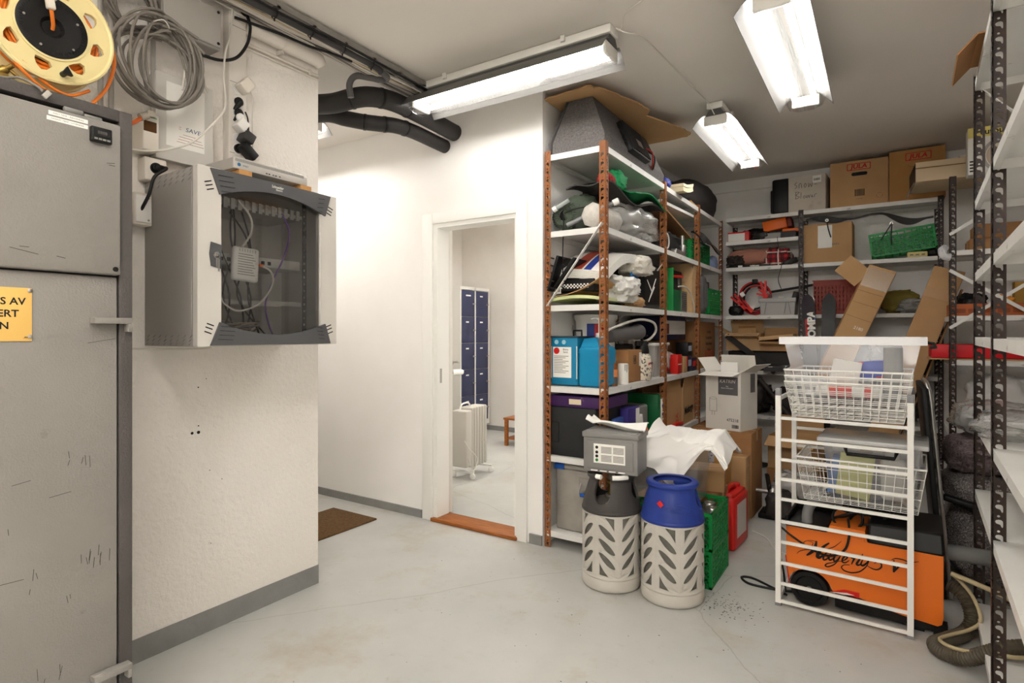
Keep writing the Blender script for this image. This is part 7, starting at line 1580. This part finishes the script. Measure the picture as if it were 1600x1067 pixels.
k = MB(); k.cyl((0, 0, 0), .034, .15, 18, XF((.235, 3.16, .335), 0, 88, -6), bev=.004); co_ = solo('hose_coupling', k, mat('coupling_grey', (104, 104, 102), .5), 'grey hose coupling sticking out of the orange machine', 'hose')
k = MB(); p, r = ribbed([(.385, 3.145, .336), (.43, 3.13, .31), (.45, 3.10, .25), (.44, 3.07, .18)], .026, .012, .12); k.tube(p, r, 14); part('ribbed_hose', k, HOSE, co_)
k = MB(); k.tube(spline([(.24, 3.06, .275), (.33, 3.04, .255), (.42, 3.0, .235), (.50, 2.95, .20)], 8), .010, 10); solo('pale_hose', k, GOLD, 'thin pale hose below the grey coupling', 'hose')
# folding panel with tube frame behind the rack
o = thing('folding_table', 'black folded table with silver tube edge leaning behind the white rack', 'table', (.27, 3.78, .002), 0, ry=-4.5); k = MB(); k.b2((-.035, -.30, 0), (-.008, .26, 1.03), bev=.006); part('table_top', k, BLACK, o); k = MB(); k.tube(spline([(.004, -.28, 0), (.004, -.28, .5), (.002, -.28, .95), (-.004, -.25, 1.03), (-.004, -.16, 1.045), (-.004, .1, 1.045)], 8), .010, 10); part('tube_frame', k, STEEL, o)

# flakes of dark paint on the floor by the blue cylinder
random.seed(71); k = MB()
for i in range(130):
    x = -.62 + random.gauss(0, .07); y = 2.84 + random.gauss(0, .06); a = random.uniform(0, PI); r = random.uniform(.0015, .005)
    k.prism([(x + r * math.cos(a + t), y + r * .5 * math.sin(a + t * 1.3)) for t in (0, 1.6, 3.0, 4.4)], .0003, .0012)
for i in range(70):
    x = random.uniform(-2.2, .2); y = random.uniform(.9, 2.9); r = random.uniform(.001, .004); k.prism([(x - r, y), (x, y - r * .4), (x + r, y + r * .3), (x, y + r * .6)], .0003, .0012)
solo('paint_flakes', k, INK, 'dark flakes and grit scattered on the floor by the blue cylinder', 'flakes', kind='stuff')
# ------------------------------------------------------------------ right side and far corner
BLANK = mat('speckled_blanket', (150, 142, 139), .95, var=(60, 54, 56), vscale=120, vamt=1.0, spots=(176, 170, 166), sscale=150, slo=.56, shi=.6, bump=.4, bscale=150)
for i, (s, loc, lb) in enumerate((((.44, .62, .40), (.50, 3.96, .001), 'grey speckled moving blanket heaped on the floor, lowest of the three'), ((.42, .58, .22), (.49, 3.95, .37), 'grey speckled moving blanket folded in the middle of the heap'), ((.40, .52, .20), (.48, 3.95, .55), 'grey speckled moving blanket with pinkish folds on top of the heap'))):
    bag('moving_blanket', lb, s, loc, BLANK if i < 2 else mat('pink_blanket', (132, 118, 116), .95, var=(76, 60, 64), vscale=90, vamt=1.0, bump=.4, bscale=150), 110 + i, 'blanket', amp=.13, fold=.35, freq=2.2, n=30)
k = MB(); k.box((0, 0, 0), (.34, .05, .03), bev=.008, ry=14); solo('black_strap', k, BLACK, 'black strap across the front of the blanket heap', 'strap', (.42, 3.66, .42))
bag('plastic_wrapped_bundle', 'clear plastic bundle on top of the blanket heap', (.36, .46, .18), (.50, 4.02, .745), mat('foggy_plastic', (0, 0, 0)), 115, 'plastic', amp=.16, fold=.2, n=30)
# far corner shelving
for i, (z, h, lb) in enumerate(((1.8775, .085, 'lower brown carton on the far corner shelf behind the cross brace'), (1.963, .10, 'upper brown carton on the far corner shelf behind the cross brace'))):
    carton('cardboard_box', lb, (.30 - i * .03, .26, h), (.66 + i * .02, 5.30, z), 3 * i, CARDD)
k = MB(); k.tube(spline([(.37, 5.10, 1.90), (.35, 5.06, 1.88), (.36, 5.05, 1.84), (.39, 5.06, 1.83)], 5), .028, 10); solo('rolled_film', k, mat('pale_film', (0, 0, 0)), 'roll of clear film tied at the end of the far corner shelf', 'roll')
o = thing('plastic_tray', 'orange-brown plastic tray on the far corner shelf', 'tray', (.69, 5.275, 1.4175)); k = MB(); k.b2((-.29, -.15, 0), (.27, .15, .008)); k.b2((-.29, -.15, .008), (.27, -.142, .085)); k.b2((-.29, .142, .008), (.27, .15, .085)); k.b2((-.29, -.142, .008), (-.282, .142, .085)); k.b2((.262, -.142, .008), (.27, .142, .085)); part('body', k, mat('tray_orange', (178, 92, 44), .5), o); k = MB()
for i in range(7): k.b2((-.27 + i * .08, -.1512, .02), (-.205 + i * .08, -.1502, .05))
part('groove', k, mat('tray_groove', (140, 68, 32), .5), o)
bag('black_tools', 'black tools sticking out of the orange-brown tray', (.16, .16, .15), (.53, 5.26, 1.4265), BLACK, 120, 'tools', amp=.35, fold=.5, freq=4)
bag('orange_gloves', 'orange gloves lying in the orange-brown tray', (.12, .14, .13), (.70, 5.23, 1.4265), mat('glove_orange', (236, 158, 60), .6), 121, 'gloves', amp=.3, fold=.4)
o = thing('paper_cup', 'white plastic cup lying on its side in the orange-brown tray', 'cup', (.84, 5.2, 1.52), 20, ry=70); k = MB(); k.lathe([(.03, 0), (.042, .10), (.039, .10), (.028, .004), (0, .004)], 24); part('body', k, PAPER, o)
k = MB(); k.b2((.78, 5.34, 1.4265), (.92, 5.44, 1.66)); solo('ochre_box', k, mat('ochre_box', (176, 136, 62), .7), 'ochre carton standing at the back of the orange-brown tray', 'box')
k = MB(); k.box((0, 0, .05), (.52, .32, .095), bev=.004); solo('red_box', k, mat('deep_red', (206, 24, 34), .45), 'flat bright red box on the far corner shelf beside the long carton', 'box', (.55, 5.29, 1.1165))
k = MB(); k.b2((.28, 5.115, 1.1065), (.82, 5.42, 1.116)); solo('thin_board', k, CARD, 'thin board under the flat bright red box', 'board')
bag('white_sack', 'white plastic sack with blue print on the far corner shelf', (.40, .30, .40), (.70, 5.27, .6005), mat('sack_white', (206, 204, 202), .4, bump=.5, bscale=30), 124, 'sack', amp=.14, fold=.2, n=30)
# near shelving (local frame turned by the unit)
NR = math.radians(-92.5)
def nl(a, d, z): return (.333 + math.cos(NR) * a - math.sin(NR) * d, 3.235 + math.sin(NR) * a + math.cos(NR) * d, z)
o = thing('cardboard_flap', 'folded brown cardboard hanging over the top edge of the dark-post shelving', 'cardboard', nl(.30, -.005, 2.4055), -91.7); k = MB(); k.sheet(lambda u, v: (-.17 + .34 * u, .14 - .15 * v, .02), 4, 3, .006); part('top_sheet', k, CARDD, o); k = MB(); k.sheet(lambda u, v: (-.17 + .34 * u - .01 * v, -.01 - .06 * v, .02 - .06 * v), 4, 3, .006); part('hanging_flap', k, CARDD, o)
bag('clear_packet', 'crumpled clear packaging on the middle shelf of the dark-post shelving', (.34, .30, .10), nl(.55, .14, .917), WRAP, 130, 'packaging', amp=.2, fold=.5, n=20)
bag('yellow_packet', 'pale yellow packet beside the crumpled clear packaging', (.10, .14, .06), nl(.80, .16, .917), mat('pale_yellow', (226, 206, 150), .5), 131, 'packet')
o = thing('flat_screen', 'black flat screen standing at the back of the dark-post shelving', 'screen', nl(.27, .30, .917), -91.7 + 90); k = MB(); k.box((0, 0, .15), (.20, .025, .30), bev=.005); part('panel', k, BLACK, o); k = MB(); k.b2((-.09, -.0135, .015), (.09, -.0126, .285)); part('glass', k, mat('screen_glass', (14, 15, 18), .1), o)
# ------------------------------------------------------------------ room beyond the door
NAVYD = mat('navy_locker_door', (52, 56, 84), .4, var=(46, 50, 76), vscale=4, vamt=.5)
LOCK = mat('locker_grey', (206, 204, 198), .4)
lo = thing('locker_cabinet', 'ten-door metal locker with navy doors in the room beyond the doorway', 'locker', (-4.88, 5.90, 0), 0)
k = MB(); k.b2((0, -.31, .10), (.47, .31, 1.88)); part('body', k, LOCK, lo); k = MB(); k.b2((.01, -.30, 0), (.45, .30, .10)); part('plinth', k, mat('plinth_grey', (150, 148, 144), .5), lo)
k = MB()
for y0, y1 in ((-.31, -.288), (-.011, .011), (.288, .31)): k.b2((.47, y0, .10), (.488, y1, 1.88))
k.b2((.47, -.288, .10), (.488, .288, .16)); k.b2((.47, -.288, 1.84), (.488, .288, 1.88)); part('face_frame', k, LOCK, lo)
for c in range(2):
    for r in range(5):
        y0 = -.284 + c * .297; z0 = .164 + r * .335; k = MB(); k.b2((.47, y0, z0), (.486, y0 + .271, z0 + .328), bev=.002); d = part('door', k, NAVYD, lo)
        k = MB(); k.cyl((.486, y0 + .235, z0 + .16), .012, .014, 12, axis='x'); k.cyl((.5, y0 + .245, z0 + .16), .006, .02, 10, axis='x'); part('lock', k, STEEL, d); k = MB(); k.b2((.486, y0 + .09, z0 + .255), (.4872, y0 + (.19 if (c, r) == (0, 4) else .15), z0 + .272)); part('name_label', k, PAPER, d)
ra = thing('oil_radiator', 'white finned oil radiator on castors seen through the doorway', 'radiator', (-3.16, 4.22, 0), 95); 
for i in range(6):
    k = MB(); k.box((-.12 + i * .046, 0, .36), (.030, .14, .54), bev=.014, seg=3); k.cyl((-.135 + i * .046, 0, .57), .026, .03, 14, axis='x'); k.cyl((-.135 + i * .046, 0, .13), .026, .03, 14, axis='x'); part('fin', k, mat('radiator_grey', (196, 192, 184), .4), ra)
k = MB(); k.box((-.195, 0, .36), (.10, .15, .50), bev=.012); cb2 = part('control_box', k, mat('radiator_grey', (0, 0, 0)), ra); k = MB(); k.tube(spline([(-.24, 0, .60), (-.20, 0, .66), (-.10, 0, .665), (-.06, 0, .63)], 6), .008, 8); part('handle', k, RWH, ra)
for x in (-.18, .14):
    k = MB(); k.b2((x - .01, -.11, .055), (x + .01, .11, .07)); ft = part('foot_bar', k, RWH, ra)
    for y in (-.10, .10): k = MB(); k.cyl((x - .01, y, .028), .027, .02, 16, axis='x', bev=.004); part('castor', k, RWH, ft)
k = MB(); k.tube(spline([(-.25, -.06, .35), (-.23, -.10, .28), (-.15, -.10, .22), (-.10, -.10, .16), (-.18, -.11, .08), (-.24, -.09, .20)], 8), .005, 7); part('cord', k, WHITEC, ra)
st = thing('wooden_stool', 'low orange wooden bench partly hidden by the door jamb', 'bench', (-3.45, 5.62, 0), 0)
for x in (-.19, .19):
    for y in (-.13, .13): k = MB(); k.b2((x - .018, y - .018, 0), (x + .018, y + .018, .30)); part('leg', k, OAK, st)
k = MB(); k.b2((-.215, -.16, .30), (.215, .16, .322)); part('seat', k, OAK, st); k = MB(); k.b2((-.20, -.14, .075), (.20, .14, .092)); part('shelf', k, OAK, st)
k = MB(); k.box((.05, 0, 0), (.26, .42, .06), bev=.025, seg=3); wb = solo('wall_mounted_basin', k, mat('ceramic_white', (236, 235, 231), .2), 'corner of a white wash basin on the locker room wall', 'basin', (-4.1, 4.86, .86)); k = MB(); k.b2((-.80, -.15, -.10), (-.10, .15, .04)); part('bracket', k, WHITE, wb)
k = MB(); k.cyl((-4.3, 5.85, HB - .045), .05, .04, 20, bev=.006); solo('smoke_detector', k, WHITE, 'small white smoke detector on the locker room ceiling', 'detector')
k = MB(); k.b2((-4.899, 5.50, 1.18), (-4.87, 5.58, 1.30), bev=.004); solo('wall_switch', k, WHITE, 'white switch on the wall beside the lockers', 'switch')
